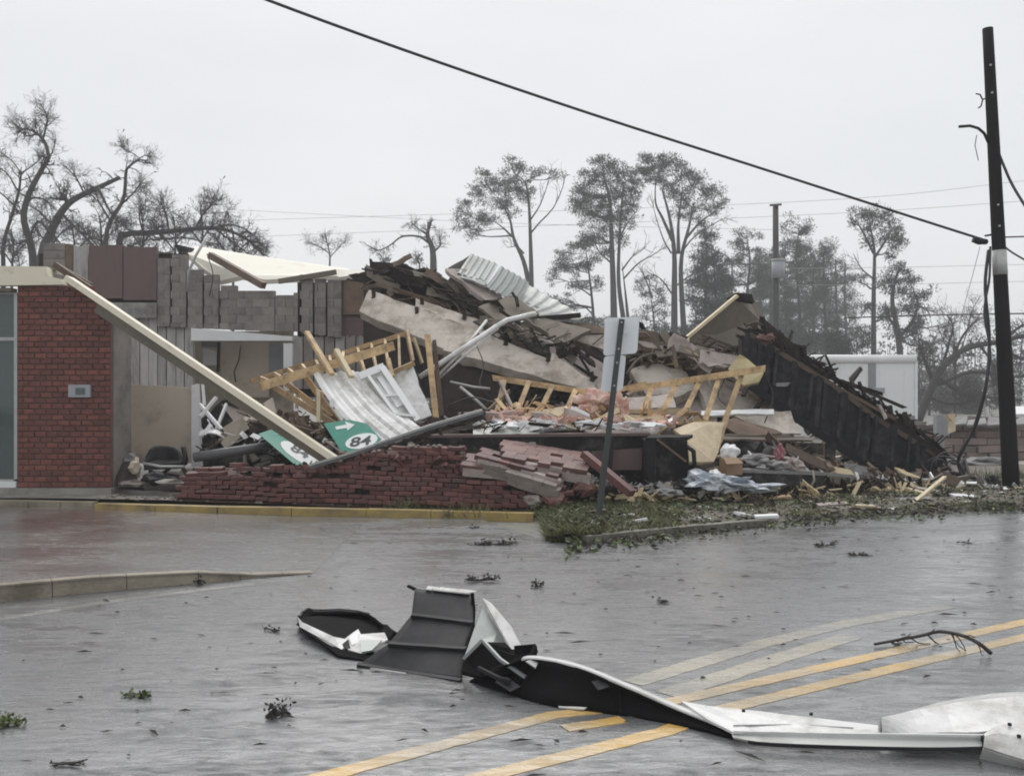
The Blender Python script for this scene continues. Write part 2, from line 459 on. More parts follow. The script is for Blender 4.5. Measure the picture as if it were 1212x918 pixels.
    b.inputs['Coat IOR'].default_value = 1.72
    k(b1.outputs[0], b.inputs['Coat Normal'])
    return m
RD = (.165, .170, .173), (.055, .057, .058)
M['road'] = wet('wet_asphalt', *RD, bump=.14, rmin=.07, rmax=.6)
M['lot'] = wet('wet_lot', (.13, .092, .082), (.06, .04, .038), stain=(.17, .155, .14), rmin=.05, rmax=.3, bump=.3, fade=RD)  # reddish base: the bricks' reflection put into the lot's colour
M['water_line'] = wet('pale_water_line', (.30, .29, .27), (.15, .145, .135), rmin=.05, rmax=.5, bump=.2, sscale=4)  # pale strip: whitish sheen of the water line put into its colour
M['line'] = wet('yellow_line', (.68, .44, .14), (.52, .32, .085), stain=(.30, .235, .14), rmin=.06, rmax=.5, bump=.2, sscale=4)
M['line_old'] = wet('worn_line', (.44, .38, .26), (.28, .25, .19), stain=(.17, .165, .155), rmin=.06, rmax=.5, bump=.2, sscale=5)
M['soil'] = mat('muddy_soil', (.105, .082, .055), (.05, .042, .03), .6, 2.2, .5, 16, dirt=(.09, .085, .05), dscale=1.0, world=True)
M['gravel'] = mat('gravel_ground', (.20, .185, .165), (.12, .11, .10), .6, 5, .5, 22, dirt=(.085, .085, .05), dscale=.5, dpos=.55, world=True)

# ------------------------------------------------------------------ setting: ground, road, lot, kerbs, verge
mb = MB()
R_ = 320.0
mb.grid([[Vector((x, y, -.03)) for x in (-R_, -60, -20, 0, 20, 60, R_)] for y in (-80, 0, 15, 40, 100, R_)], False)
struct(mb, 'ground', M['gravel'])

mb = MB()
road_pts = [(-40, -20), (40, -20), (40, 31.0)]
vfront = [G(650, 641), G(690, 643), G(800, 632), G(1000, 613), G(1212, 602), G(1500, 588)]   # road edge at the verge
edge = [Vector((40, 30.2, 0))] + vfront[::-1] + [G(560, 611), G(300, 608), G(0, 603), Vector((-40, 15.6, 0))]
mb.add([Vector((-40, -20, 0)), Vector((40, -20, 0))] + edge, [tuple(range(len(edge) + 2))])
struct(mb, 'road', M['road'])

def strip(pix, wid, z, name, m):                      # painted band: list of centre points on the ground
    mb = MB()
    pts = [Vector((q.x, q.y, z)) for q in pix]
    rows = []
    dense = []
    for a, b in zip(pts[:-1], pts[1:]):
        n = max(2, int((b - a).length / .06))
        dense += [a.lerp(b, i / n) for i in range(n)]
    dense.append(pts[-1])
    for i, q in enumerate(dense):
        d = (dense[min(i + 1, len(dense) - 1)] - dense[max(i - 1, 0)]).normalized()
        s_ = Vector((-d.y, d.x, 0)) * wid / 2
        e1, e2 = (1.03 - .14 * random.random() ** 2 for _ in range(2))
        dz = Vector((0, 0, z + .002))
        rows.append([q + s_ * e1 - dz, q + s_ * e1, q - s_ * e2, q - s_ * e2 - dz])
    mb.grid(rows, False)
    return struct(mb, name, m)

def ext(a, b, d): return b + (b - a).normalized() * d
A = [G(395, 916), G(655, 846), G(800, 829), G(1212, 736)]
A = [ext(A[1], A[0], 5)] + A + [ext(A[2], A[3], 25)]
B = [G(580, 917), G(785, 866), G(860, 838), G(1212, 754)]
B = [ext(B[1], B[0], 5)] + B + [ext(B[2], B[3], 25)]
strip(A, .112, .003, 'road_marking', M['line'])
strip(B, .112, .003, 'road_marking', M['line'])
strip([G(668, 862), G(738, 851)], .10, .0035, 'road_marking', M['line'])
strip([G(748, 808), G(900, 762), G(1000, 738), G(1120, 717)], .155, .0025, 'road_marking', M['line_old'])
strip([G(790, 822), G(930, 776), G(1010, 752)], .165, .0025, 'road_marking', M['line_old'])

# raised lot on the left with its concrete kerb, running out to the drive
kline = [G(-260, 742), G(0, 712), G(120, 700), G(235, 690), G(300, 684), G(370, 679)]
kh = [.12, .12, .115, .085, .02, .0]
mb = MB()
rows = []
far = [G(-260, 606), G(0, 604), G(120, 604), G(260, 607), G(350, 608), G(440, 610)]
for i in range(6):
    r = []
    for j in range(9):
        t = j / 8
        q = kline[i].lerp(far[i], t)
        r.append(Vector((q.x, q.y, lerp(kh[i], (.05, .05, .05, .03, .004, .0)[i], t ** 2) + .002)))
    rows.append(r)
mb.grid(rows)
struct(mb, 'pavement', M['lot'])
dense = []
for i in range(5):
    for j in range(4):
        t = j / 4
        q = kline[i].lerp(kline[i + 1], t); dense.append((q, lerp(kh[i], kh[i + 1], t)))
dense.append((kline[5], kh[5]))
mb = MB()
for i, ((a, ha), (b, hb)) in enumerate(zip(dense[:-1], dense[1:])):
    d = (b - a).normalized(); nrm = Vector((d.y, -d.x, 0))
    a2 = a + d * (.006 if i % 3 == 0 else 0)
    va = [a2 - nrm * .14, a2, a2 - nrm * .02, a2 - nrm * .14]
    vb = [b - nrm * .14, b, b - nrm * .02, b - nrm * .14]
    for L_, h in ((va, ha), (vb, hb)):
        L_[2] = L_[2] + Vector((0, 0, h + .012)); L_[3] = L_[3] + Vector((0, 0, h + .012))
        L_[1] = L_[1] + Vector((0, 0, -.02)); L_[0] = L_[0] + Vector((0, 0, -.02))
    mb.add(va + vb, [(0, 1, 5, 4), (1, 2, 6, 5), (2, 3, 7, 6), (3, 0, 4, 7), (0, 3, 2, 1), (4, 5, 6, 7)])
struct(mb, 'kerb', M['kerb'])
strip([kline[0] + Vector((.0, -.12, 0)), G(0, 733), G(120, 713), G(240, 698), G(300, 691)], .12, .003, 'water_line', M['water_line'])

# pavement strip in front of the shop and the yellow painted kerb
mb = MB()
pv = [(-11.5, 15.6, .055), (-7, 15.35, .055), (-5.0, 15.05, .055), (.5, 13.85, .055), (.5, 14.6, .06), (-5, 16.2, .06), (-7, 17, .06), (-11.5, 17, .06)]
mb.add(pv, [tuple(range(8))])
struct(mb, 'pavement', M['concrete'])
def kerb_run(pts, hgt, wid, m, n):
    mb = MB()
    tot = [a.lerp(b, j / n) for a, b in zip(pts[:-1], pts[1:]) for j in range(n)] + [pts[-1]]
    for a, b in zip(tot[:-1], tot[1:]):
        d = (b - a).normalized()
        mb.bar(a + d * .006 + Vector((0, 0, hgt / 2 - .03)), b - d * .006 + Vector((0, 0, hgt / 2 - .03 + random.uniform(-.006, .006))), wid, hgt + .06)
    return struct(mb, 'kerb', m)
kerb_run([G(-150, 598, .05), G(0, 598, .05), G(113, 600, .05)], .08, .16, M['kerb'], 3)
kerb_run([G(116, 602, .05), G(260, 606, .04), G(435, 609, .02), G(632, 614, .0)], .085, .17, M['yellow'], 2)

# verge
mb = MB()
vback = [G(640, 606), G(700, 600), G(820, 596), G(1000, 588), G(1212, 577), G(1500, 566)]
rows = []
NV = 15
for i in range(5):
    for s_ in range(12):
        t = s_ / 12
        f_, b_ = vfront[i].lerp(vfront[i + 1], t), vback[i].lerp(vback[i + 1], t)
        r = []
        for j in range(NV):
            v = j / (NV - 1)
            q = f_.lerp(b_, v)
            end = min(1, (i * 12 + s_) / 5)
            z = .11 * min(1, v * (14 if i < 2 else 7)) * end * (1 - .35 * v) + .035 * noise.noise(Vector((q.x * 2.2, q.y * 2.2, 1))) * min(1, v * 6) + (.0 if j else -.03)
            r.append(Vector((q.x, q.y, z + .005)))
        rows.append(r)
mb.grid(rows)
struct(mb, 'verge', M['soil'])
def verge_z(x, y): return .075 + .035 * noise.noise(Vector((x * 2.2, y * 2.2, 1)))
mb = MB()
kp = [vfront[1].lerp(vfront[2], t / 6) for t in range(6)] + [vfront[2].lerp(vfront[3], t / 8) for t in range(5)]
for a, b in zip(kp[:-1], kp[1:]):
    d = (b - a).normalized()
    mb.bar(a + d * .005 + Vector((0, 0, .03)), b - d * .005 + Vector((0, 0, .03 + random.uniform(-.008, .008))), .13, .12)
struct(mb, 'kerb', M['kerb_dark'])
# soil apron under the wreck
mb = MB()
rows = []
for j in range(14):
    r = []
    for i in range(40):
        x = lerp(-6.2, 14, i / 39)
        y0 = ipl([(-6.2, 16.1), (.6, 14.3), (3, 15.6), (7, 17.5), (14, 20.5)], x)
        y = lerp(y0, 31, j / 13)
        r.append(Vector((x, y, .012 + .05 * abs(noise.noise(Vector((x * 1.3, y * 1.3, 4)))))))
    rows.append(r)
mb.grid(rows)
struct(mb, 'ground', M['soil'])

# ------------------------------------------------------------------ shop corner on the left
def unit_box(name, dx, dy, dz, m, bev=.12):
    # a brick-like block with a worn outline: chamfered front edges
    e = min(dx, dz) * bev
    x, y, z = dx / 2, dy / 2, dz / 2
    vs = [(-x, y, -z), (x, y, -z), (x, y, z), (-x, y, z), (-x, -y + e, -z), (x, -y + e, -z), (x, -y + e, z), (-x, -y + e, z),
          (-x + e, -y, -z + e), (x - e, -y, -z + e), (x - e, -y, z - e), (-x + e, -y, z - e)]
    fs = [(0, 3, 2, 1), (0, 1, 5, 4), (1, 2, 6, 5), (2, 3, 7, 6), (3, 0, 4, 7), (4, 5, 9, 8), (5, 6, 10, 9), (6, 7, 11, 10), (7, 4, 8, 11), (8, 9, 10, 11)]
    me = bpy.data.meshes.new(name)
    me.from_pydata(vs, [], fs)
    me.materials.append(m)
    return me
def piece(name, me, parent, loc, rot=(0, 0, 0)):
    o = bpy.data.objects.new(name, me)
    o.parent = parent
    o.location = Vector(loc) - world_loc(parent)
    o.rotation_euler = rot
    col.objects.link(o)
    return o

YS = 16.0
x0, x1 = P(20, 0, YS).x, P(131, 0, YS).x
zt = P(0, 338, YS).z
shop = thing('shop_corner', 'standing red brick corner of a shop with cream fascia and glass front', 'building', (x0, YS, .06))
z0 = .16
NC = 36
chh = (zt - z0) / NC
bw = (x1 - x0) / 8
bme = unit_box('brick', bw - .014, .10, chh - .016, M['brick'])
bhalf = unit_box('brick', bw / 2 - .014, .10, chh - .016, M['brick'])
for c in range(NC):
    z = z0 + (c + .5) * chh
    lim = x1 - max(0, (c - 31)) * .062 + (0 if c < 32 else -.03)
    xs = x0
    if c % 2: xs = x0 - bw / 2
    for i in range(9):
        a, b_ = xs + i * bw, xs + (i + 1) * bw
        if a >= x1 - .01: continue
        if a < x0 - .01:
            piece('brick', bhalf, shop, (x0 + bw / 4, YS + .05, z)); continue
        if b_ > x1 + .01:
            if lim >= x1 - .01: piece('brick', bhalf, shop, (x1 - bw / 4, YS + .05, z))
            continue
        if b_ > lim + .05: continue
        piece('brick', bme, shop, ((a + b_) / 2, YS + .05 + random.uniform(-.004, .004), z + random.uniform(-.002, .002)), (0, random.uniform(-.006, .006), 0))
mb = MB().slab([(x0 + .004, YS + .018, z0), (x1 - .004, YS + .018, z0), (x1 - .004, YS + .018, z0 + 31.5 * chh), (x1 - .3, YS + .018, z0 + 34.5 * chh), (x1 - .34, YS + .018, zt - .01), (x0 + .004, YS + .018, zt - .01)], .10)
mb.build('mortar_bed', M['mortar'], shop)
mb = MB().slab([(x0 + .01, YS + .12, .02), (x1 - .002, YS + .12, .02), (x1 - .002, YS + .12, 3.05), (x1 - .35, YS + .12, 3.3), (x0 + .01, YS + .12, 3.3)], .75)
mb.build('wall', M['block'], shop)
MB().box(((x0 + x1) / 2 - 1.2, YS + .06, .105), (x1 - x0 + 2.5, .34, .11)).build('foundation', M['concrete'], shop)
# fascia with a broken end
fz0, fz1 = P(0, 341, YS).z, P(0, 314, YS).z
xa, xb = P(-160, 0, YS).x, P(76, 0, YS).x
MB().slab([(xa, YS - .08, fz0), (xb + .02, YS - .08, fz0 + .05), (xb - .02, YS - .08, fz0 + .14), (xb - .22, YS - .08, fz0 + .19), (xb - .26, YS - .08, fz1 - .03), (xa, YS - .08, fz1)], .16).build('fascia', M['cream'], shop)
MB().box(((xa + x0) / 2 - .02, YS - .01, fz0 - .035), (x0 - xa - .04, .2, .06)).build('gutter_trim', M['olive'], shop)
mb = MB().bar((xb - .2, YS + .25, fz1 + .0), (xb + .33, YS + .2, fz0 + .02), .12, .10)
mb.bar((xb - .3, YS + .3, fz1 + .05), (xb + .28, YS + .34, fz0 + .08), .14, .1)
mb.build('broken_rafter', M['brownwood'], shop)
MB().slab([(xa, YS + .12, fz1 - .02), (xb - .3, YS + .12, fz1 - .04), (xb - .3, YS + .87, fz1 + .02), (xa, YS + .87, fz1 + .05)], .08, (0, 0, 1)).build('roof', M['membrane'], shop)
# glazing
fr = MB()
gx0 = P(-160, 0, YS).x
zs, ztr, ztop = .30, P(0, 401, YS).z, fz0 - .07
for x in (x0 - .03, x0 - 1.15, x0 - 2.2):
    fr.box((x, YS + .06, (zs + ztop) / 2), (.055, .09, ztop - zs))
for z in (zs - .03, ztr, ztop + .002):
    for xl in (x0 - .59, x0 - 1.675): fr.box((xl, YS + .06, z), (1.06, .08, .055))
fr.build('window_frame', M['alu'], shop)
for xl, xr in ((x0 - 1.125, x0 - .06), (x0 - 2.175, x0 - 1.18)):
    for za, zb in ((zs, ztr - .03), (ztr + .03, ztop - .03)):
        MB().box(((xl + xr) / 2, YS + .07, (za + zb) / 2), (xr - xl, .012, zb - za)).build('pane', M['pane'], shop)
MB().box((x0 - 1.2, YS + .06, .215), (2.38, .16, .1)).build('sill', M['signwhite'], shop)
MB().box((x0 - 1.2, YS + .86, 1.7), (2.4, .06, 3.2)).build('inner_wall', M['darkwood'], shop)
lx, lz = P(95.5, 0, YS).x, P(0, 462.5, YS).z
pl = MB().box((lx, YS - .03, lz), (.36, .06, .205)).build('light_box', M['steel_lt'], shop)
MB().box((lx + .02, YS - .066, lz - .005), (.15, .012, .11)).build('lens', M['pane'], pl)

# ------------------------------------------------------------------ long fallen eaves beam
e0, e1 = P(83, 327, 15.85), P(402, 542, 14.75)
bd = (e1 - e0).normalized()
side = Vector((0, -1, 0)); side = (side - bd * side.dot(bd)).normalized()
upn = bd.cross(side).normalized()
if upn.z < 0: upn = -upn
beam = thing('fallen_beam', 'long cream topped eaves beam leaning from the brick pier down onto the fallen bricks', 'beam', (e1.x, e1.y, e1.z))
MB().bar(e0 - upn * .03, e1 - upn * .03, .22, .055, upn).build('top_flange', M['cream'], beam)
MB().bar(e0 - upn * .07 + side * .085, e1 - upn * .07 + side * .085, .045, .05, upn).build('cream_lip', M['cream'], beam)
mb = MB()
L_ = (e1 - e0).length
c0 = e0 + bd * .75
mb.add([c0 - upn * .095 + side * .08, e1 - upn * .095 + side * .08, e1 - upn * .20 + side * .06 + bd * .0, c0 - upn * .25 + side * .06,
        c0 - upn * .095 - side * .08, e1 - upn * .095 - side * .08, e1 - upn * .20 - side * .06, c0 - upn * .25 - side * .06],
       [(0, 1, 2, 3), (7, 6, 5, 4), (0, 4, 5, 1), (1, 5, 6, 2), (2, 6, 7, 3), (3, 7, 4, 0)])
mb.build('beam_web', M['olive'], beam)

# ------------------------------------------------------------------ gutted back wall
YW = 24.0
BLK = {}
wall = thing('ruined_wall', 'roofless grey back wall of the gutted shop with dark slots between its panels', 'wall', (P(220, 0, YW).x, YW, 0))
def wp(x0, x1, ya, yb, m, dy=0, ya2=None, th=.16, name='wall_panel', par=wall, rag=0):
    ya2 = ya if ya2 is None else ya2
    rag = rag or (1.6 if name == 'wall_panel' else 0)
    if m is M['block'] and name == 'wall_panel' and yb <= 400:
        a, b_, zb, zt1, zt2 = P(x0, 0, YW).x, P(x1, 0, YW).x, P(0, yb, YW).z, P(0, ya, YW).z, P(0, ya2, YW).z
        nx = max(1, round((b_ - a) / .40)); dx = (b_ - a) / nx
        z = zb; c = 0
        while z < max(zt1, zt2) - .05:
            off = .5 if (c % 2 and nx > 1) else 0
            edges = [0] + [i + off for i in range(0 if off else 1, nx)] + [nx]
            for e0_, e1_ in zip(edges[:-1], edges[1:]):
                xc = a + (e0_ + e1_) / 2 * dx; zt_ = lerp(zt1, zt2, (xc - a) / (b_ - a)) + (random.uniform(-.12, .06) if rag else random.uniform(-.03, .03))
                h = min(.2, zt_ - z)
                if h < .05: continue
                wdt = (e1_ - e0_) * dx - .006
                key = (round(wdt, 2), round(h, 2))
                if key not in BLK: BLK[key] = unit_box('block', key[0], th, key[1] - .006, M['block'], .025)
                piece('block', BLK[key], wall, (xc, YW + dy + th / 2 + random.uniform(-.008, .008), z + h / 2))
            z += .2; c += 1
        return None
    top = [(lerp(x0, x1, t), lerp(ya, ya2, t) + (random.uniform(-rag, rag) if rag else 0)) for t in ((0, .3, .32, .6, .63, 1) if rag else (0, 1))]
    pts = [P(x0, yb, YW + dy), P(x1, yb, YW + dy)] + [P(a, b, YW + dy) for a, b in reversed(top)]
    return MB().slab(pts, th, (0, -1, 0)).build(name, m, par)
B_, BL, BR = M['block'], M['block_lt'], M['brownwall']
for a in [(44, 70, 284, 352, B_, .3, 288), (71, 86, 288, 352, M['brownwood'], .32), (87, 104, 291, 352, BL, .3), (105, 145, 290, 353, BR, -.05, 291), (146, 185, 291, 355, BR, -.05, 293)]:
    wp(*a)
tops = [(186, 301), (219, 304), (221.5, 320), (258, 322), (259.5, 338), (280, 341), (300, 339), (316, 345), (352, 346), (353.5, 324), (404, 330)]
bots = [(186, 386), (226, 388), (352, 393), (404, 400)]
cols = [(186, 201), (201.6, 220), (222, 239.5), (241.2, 258.5), (259.8, 325), (325.5, 352.5), (354.5, 370), (372.2, 385.5), (387.5, 404)]
X_ = lambda px: P(px, 0, YW).x
for ca_, cb_ in cols:
    xa_, xb_ = X_(ca_), X_(cb_)
    for c in range(14):
        z = 3.08 + c * .2
        g0 = math.floor((xa_ + (.2 if c % 2 else 0)) / .4)
        for k_ in range(g0, g0 + 8):
            l_, r_ = max(xa_, k_ * .4 - (.2 if c % 2 else 0)), min(xb_, (k_ + 1) * .4 - (.2 if c % 2 else 0))
            if r_ - l_ < .05: continue
            pxm = (l_ + r_) / 2 / YW * F + CX
            z0_, z1_ = max(z, P(0, ipl(bots, pxm), YW).z), min(z + .2, P(0, ipl(tops, pxm), YW).z + random.uniform(-.09, .05))
            if z1_ - z0_ < .05: continue
            key = (round(r_ - l_ - .005, 2), round(z1_ - z0_ - .004, 2))
            if key not in BLK: BLK[key] = unit_box('block', key[0], .16, key[1], M['block'], .02)
            piece('block', BLK[key], wall, ((l_ + r_) / 2, YW + .08 + random.uniform(-.006, .006), (z0_ + z1_) / 2))
for i in range(9):
    x = 134 + i * 10.6
    wp(x, x + (9.4 if i % 3 else 10), 377, 470, BL, .12 + .03 * (i % 2))
for i in range(7):
    x = 347 + i * 12.5
    wp(x, x + 11, 398, 460, B_ if i % 2 else BL, .1)
# dark core seen through the joints, and the room behind the opening
mb = MB()
for x0_, x1_, ya, yb in ((46, 222, 300, 372), (134, 226, 372, 480), (222, 258, 326, 386), (258, 352, 350, 388), (352, 436, 334, 470)):
    mb.slab([P(x0_, yb, YW + .34), P(x1_, yb, YW + .34), P(x1_, ya, YW + .34), P(x0_, ya, YW + .34)], .1, (0, -1, 0))
stuff(mb, 'wall_core', M['darkwood'], parent=wall)
wp(130, 185, 358, 376, M['concrete'], -.12, th=.05, name='faded_plate')
mb = MB()
for i in range(6):
    x = 135 + i * 8.2
    mb.slab([P(x, 371, YW - .13), P(x + 4.5, 371, YW - .13), P(x + 4.5, 364.5, YW - .13), P(x, 364.5, YW - .13)], .012, (0, -1, 0))
stuff(mb, 'dark_mark', M['rock'], parent=wall)
wp(226, 346, 388, 403, M['white'], -.16, 398, th=.2, name='lintel')
wp(335.5, 346, 406, 462, M['white'], -.12, th=.16, name='jamb')
wp(228, 347, 392, 500, M['tan_dk'], 1.6, th=.1, name='room_wall')
wp(262, 318, 405, 470, M['tan'], 1.3, th=.05, name='door_leaf')
wp(319, 337, 408, 445, M['bluegrey'], 1.2, th=.05, name='blue_panel')
wp(240, 256, 412, 432, M['white'], 1.1, 416, th=.04, name='white_board')
wp(238, 262, 404, 411, M['bluegrey'], 1.0, th=.04, name='blue_panel')
MB().bar(P(259, 405, YW + .9), P(258, 440, YW + .9), .06, .06).build('jamb', M['darkwood'], wall)
MB().tube([P(285, 408, YW + 1.2), P(283, 425, YW + 1.1), P(277, 440, YW + 1.1), P(279, 452, YW + 1.1)], .02, n=4).build('cable', M['wire'], wall)
wp(404, 445, 330, 470, M['brownwall'], .2, 322, name='wall_panel')
wp(406, 430, 332, 372, M['brownwood'], .1, th=.05, name='wall_panel')

# roof sheet lying behind the wall top and the rafter across it
mb = MB().slab([P(222, 300, 25.2), P(232, 291, 26.6), P(300, 302, 26.8), P(412, 318, 27), P(420, 321, 26), P(405, 326, 25.2), P(314, 331, 24.9), P(288, 326, 25), P(262, 332, 25), P(240, 317, 25)], .12)
one(mb, 'roof_sheet', M['membrane'], 'big cream white roof sheet sagging behind the top of the grey wall', 'roof sheet')
mb = MB().slab([P(398, 319, 24.4), P(436, 319, 24.2), P(438, 323, 24), P(400, 328, 24)], .1)
one(mb, 'roof_sheet', M['membrane'], 'small white strip of roofing beside the dark collapsed roof edge', 'roof sheet')
one(MB().bar(P(249, 302, 24.6), P(312, 338, 23.6), .16, .16), 'rafter', M['brownwood'], 'broken brown rafter lying across the cream roof sheet', 'rafter')
one(MB().bar(P(330, 333, 24.0), P(398, 322, 23.9), .1, .12), 'rafter', M['ply'], 'grey brown board under the lower edge of the cream roof sheet', 'board')
mb = MB().tube([P(243, 284, 23.7), P(232, 302, 23.6), P(223, 322, 23.6), P(222, 345, 23.6)], .035, n=5)
one(mb, 'bent_pipe', M['alu'], 'thin bent pale pipe at the left end of the cream roof sheet', 'pipe')
one(MB().slab([P(208, 289, 25.4), P(230, 294, 25.6), P(222, 300, 25.3), P(212, 299, 25.3)], .06), 'roof_scrap', M['black'], 'black scrap of roofing on the wall top left of the cream sheet', 'roofing')

# tan partition with white jamb, conduit, dark chair and litter in front of it
part_ = thing('partition', 'tan wall partition with white edge standing right of the brick pier', 'partition', (P(190, 0, 17.6).x, 17.6, .02))
MB().slab([P(151, 548, 17.6), P(227, 548, 17.6), P(227, 459, 17.6), P(200, 457, 17.6), P(152, 454.5, 17.6)], .12).build('panel', M['tan'], part_)
MB().slab([P(226.5, 552, 17.55), P(237, 552, 17.55), P(233, 454, 17.55), P(226.5, 456, 17.55)], .16).build('jamb', M['white'], part_)
mb = MB().slab([P(133, 582, 17.2), P(150, 582, 17.2), P(149, 372, 17.2), P(133, 364, 17.2)], .1)
pier2 = thing('wall_return', 'narrow grey concrete wall return behind the brick pier with a meter box', 'wall', (P(141, 0, 17.2).x, 17.2, .02))
mb.build('wall', M['block_lt'], pier2)
MB().box(P(143, 426, 17.08), (.2, .14, .34)).build('meter_box', M['steel_lt'], pier2)
MB().tube([P(146, 437, 17.1), P(149, 455, 17.1), P(150, 500, 17.1), P(149, 520, 17.1)], .03, n=6).build('conduit', M['wire'], pier2)

ch = thing('office_chair', 'overturned black office chair in front of the tan partition', 'chair', (P(193, 0, 16.6).x, 16.6, .06))
rows = []
for i in range(6):
    v = i / 5
    rows.append([P(172 + 44 * u, 546 - (20 * v) * (1 - .75 * (2 * u - 1) ** 4) + 3 * u, 16.5 + .25 * math.sin(u * 3.1) + .1 * v) for u in [k / 8 for k in range(9)]])
o = MB().grid(rows).build('backrest', M['rubber'], ch)
o.modifiers.new('solid', 'SOLIDIFY').thickness = .06
MB().slab([P(170, 550, 16.2), P(212, 548, 16.2), P(222, 543, 16.8), P(180, 543, 16.9)], .09).build('seat', M['black'], ch)
MB().tube([P(217, 529, 16.4), P(220, 545, 16.35), P(214, 552, 16.3)], .045, n=6).build('armrest', M['rubber'], ch)
MB().tube([P(170, 548, 16.2), P(190, 552, 16.1), P(218, 552, 16.1)], .025, n=6).build('frame', M['alu'], ch)
leg = MB()
for k in range(5):
    a = k * 1.257
    leg.bar(P(192, 560, 16.2), P(192, 560, 16.2) + Vector((.3 * math.cos(a), .14 * math.sin(a), .14 * math.sin(a) - .05)), .045, .04)
leg.build('base', M['rubber'], ch)
junk = [(140, 560, 16.5, (.13, .12, .22), 'brownwood', 'dark brown broken block at the foot of the grey wall return'),
        (152, 545, 16.7, (.16, .14, .12), 'rock', 'grey lump of debris between the wall return and the tan partition'),
        (160, 572, 15.9, (.22, .13, .07), 'mortar_grey', 'pale mortar lump in front of the black office chair'),
        (205, 571, 15.7, (.30, .16, .05), 'concrete', 'flat grey concrete scrap left of the fallen brick heap'),
        (183, 566, 15.9, (.26, .15, .10), 'rubber', 'crushed black bag beneath the office chair'),
        (160, 553, 16.3, (.10, .1, .16), 'tan', 'small tan chunk beside the black office chair')]
for i, (x, y, Y, r, m, lab) in enumerate(junk):
    c = P(x, y, Y)
    if i: c.z = max(c.z, r[2] * .8 + .05)
    one(MB().lump(c, r, i, .5), 'debris_lump', M[m], lab, 'debris')
one(MB().slab([P(137, 553, 16.4), P(150, 545, 16.5), P(170, 577, 16.0), P(140, 576, 16.0)], .05), 'broken_board', M['darkwood'], 'dark splintered board leaning at the foot of the grey wall return', 'board')

# white sticks, sheet and pipe in the dark gap
fr_ = thing('crossed_sticks', 'broken white frame of crossed sticks in the dark gap beside the tan partition', 'frame', (P(250, 0, 17).x, 17, .3))
for a, b_, wd in (((237, 493, 17), (256, 470, 17.2), .06), ((236, 478, 17.1), (262, 508, 17.0), .07), ((256, 508, 17), (268, 478, 17.4), .04), ((240, 455, 17.3), (242, 480, 17.2), .04)):
    MB().bar(P(*a), P(*b_), wd, .05).build('stick', M['white'], fr_)
rows = [[P(lerp(236, 288, u / 8), 512 + 5 * v - 4 * math.sin(u * .8) + (4 if u > 5 else 0) * v, 16.9 - .35 * v + .08 * math.sin(u * 1.7)) for u in range(9)] for v in (0, .35, .7, 1)]
o = one(MB().grid(rows), 'crumpled_sheet', M['white'], 'crumpled white sheet above the grey pipe beside the tan partition', 'sheet')
o.modifiers.new('solid', 'SOLIDIFY').thickness = .02
mb = MB().tube([P(230, 541, 15.9), P(270, 535, 15.9), P(318, 528, 16.0)], .085, n=10)
one(mb, 'drain_pipe', M['greyplastic'], 'dark grey pipe lying level behind the left end of the brick heap', 'pipe')
for a, b_, c_, m, lab in (((280, 500, 17.2), (322, 470, 17.2), (330, 500, 16.6), 'tan_dk', 'tan torn wallboard under the long cream beam'),
                          ((262, 478, 17.8), (292, 520, 17.4), (300, 490, 17.6), 'pinkgrey', 'greyish torn wallboard flap in the dark gap under the beam'),
                          ((285, 528, 16.6), (330, 512, 16.6), (318, 505, 16.9), 'ply', 'weathered board wedged behind the left green sign')):
    a, b_, c_ = P(*a), P(*b_), P(*c_)
    one(MB().slab([a, b_, c_, a.lerp(c_, .5) + Vector((-.1, 0, .05))], .04), 'wallboard', M[m], lab, 'board')

# ------------------------------------------------------------------ heap of rubble under everything (nobody could count it)
prof = [(-6.6, .15), (-5.2, .35), (-4.4, .8), (-2.6, .9), (-1.2, 1.15), (.2, 1.35), (2.0, 1.45), (3.4, 1.1), (4.6, .8), (6.2, .45), (8.5, .15), (9.5, .02)]
def heap_z(x, y):
    t = (y - 16.0 - .12 * max(0, x)) / 4.5
    h = ipl(prof, x)
    s_ = max(0, min(1, t * 1.8)) ** .8
    back = 1 + max(0, min(1, (t - .55) * 2.2)) * (.75 if 0 < x < 4.6 else .25)
    return max(.02, h * s_ * back + .16 * noise.noise(Vector((x * 1.7, y * 1.7, 3))) * s_)
mb = MB()
mb.grid([[Vector((x * .16 - 6.6, 15.95 + .12 * max(0, x * .16 - 6.6) + j * .2, heap_z(x * .16 - 6.6, 15.95 + .12 * max(0, x * .16 - 6.6) + j * .2))) for x in range(101)] for j in range(34)], False)
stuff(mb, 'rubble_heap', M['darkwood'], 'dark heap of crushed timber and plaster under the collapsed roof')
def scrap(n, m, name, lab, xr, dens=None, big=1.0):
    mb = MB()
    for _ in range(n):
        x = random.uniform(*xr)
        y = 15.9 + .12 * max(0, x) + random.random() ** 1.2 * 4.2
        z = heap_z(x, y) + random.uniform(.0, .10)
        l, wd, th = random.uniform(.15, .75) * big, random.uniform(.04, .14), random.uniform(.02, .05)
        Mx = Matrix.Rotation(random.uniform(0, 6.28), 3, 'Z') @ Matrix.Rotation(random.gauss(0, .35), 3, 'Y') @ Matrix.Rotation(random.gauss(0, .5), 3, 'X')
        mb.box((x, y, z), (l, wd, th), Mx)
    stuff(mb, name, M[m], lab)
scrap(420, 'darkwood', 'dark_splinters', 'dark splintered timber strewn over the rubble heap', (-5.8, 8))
scrap(240, 'brownwood', 'brown_splinters', 'brown splintered timber strewn over the rubble heap', (-5.8, 8))
scrap(110, 'pinkgrey', 'plaster_scraps', 'greyish plaster scraps strewn over the rubble heap', (-5.2, 7.5), big=.6)
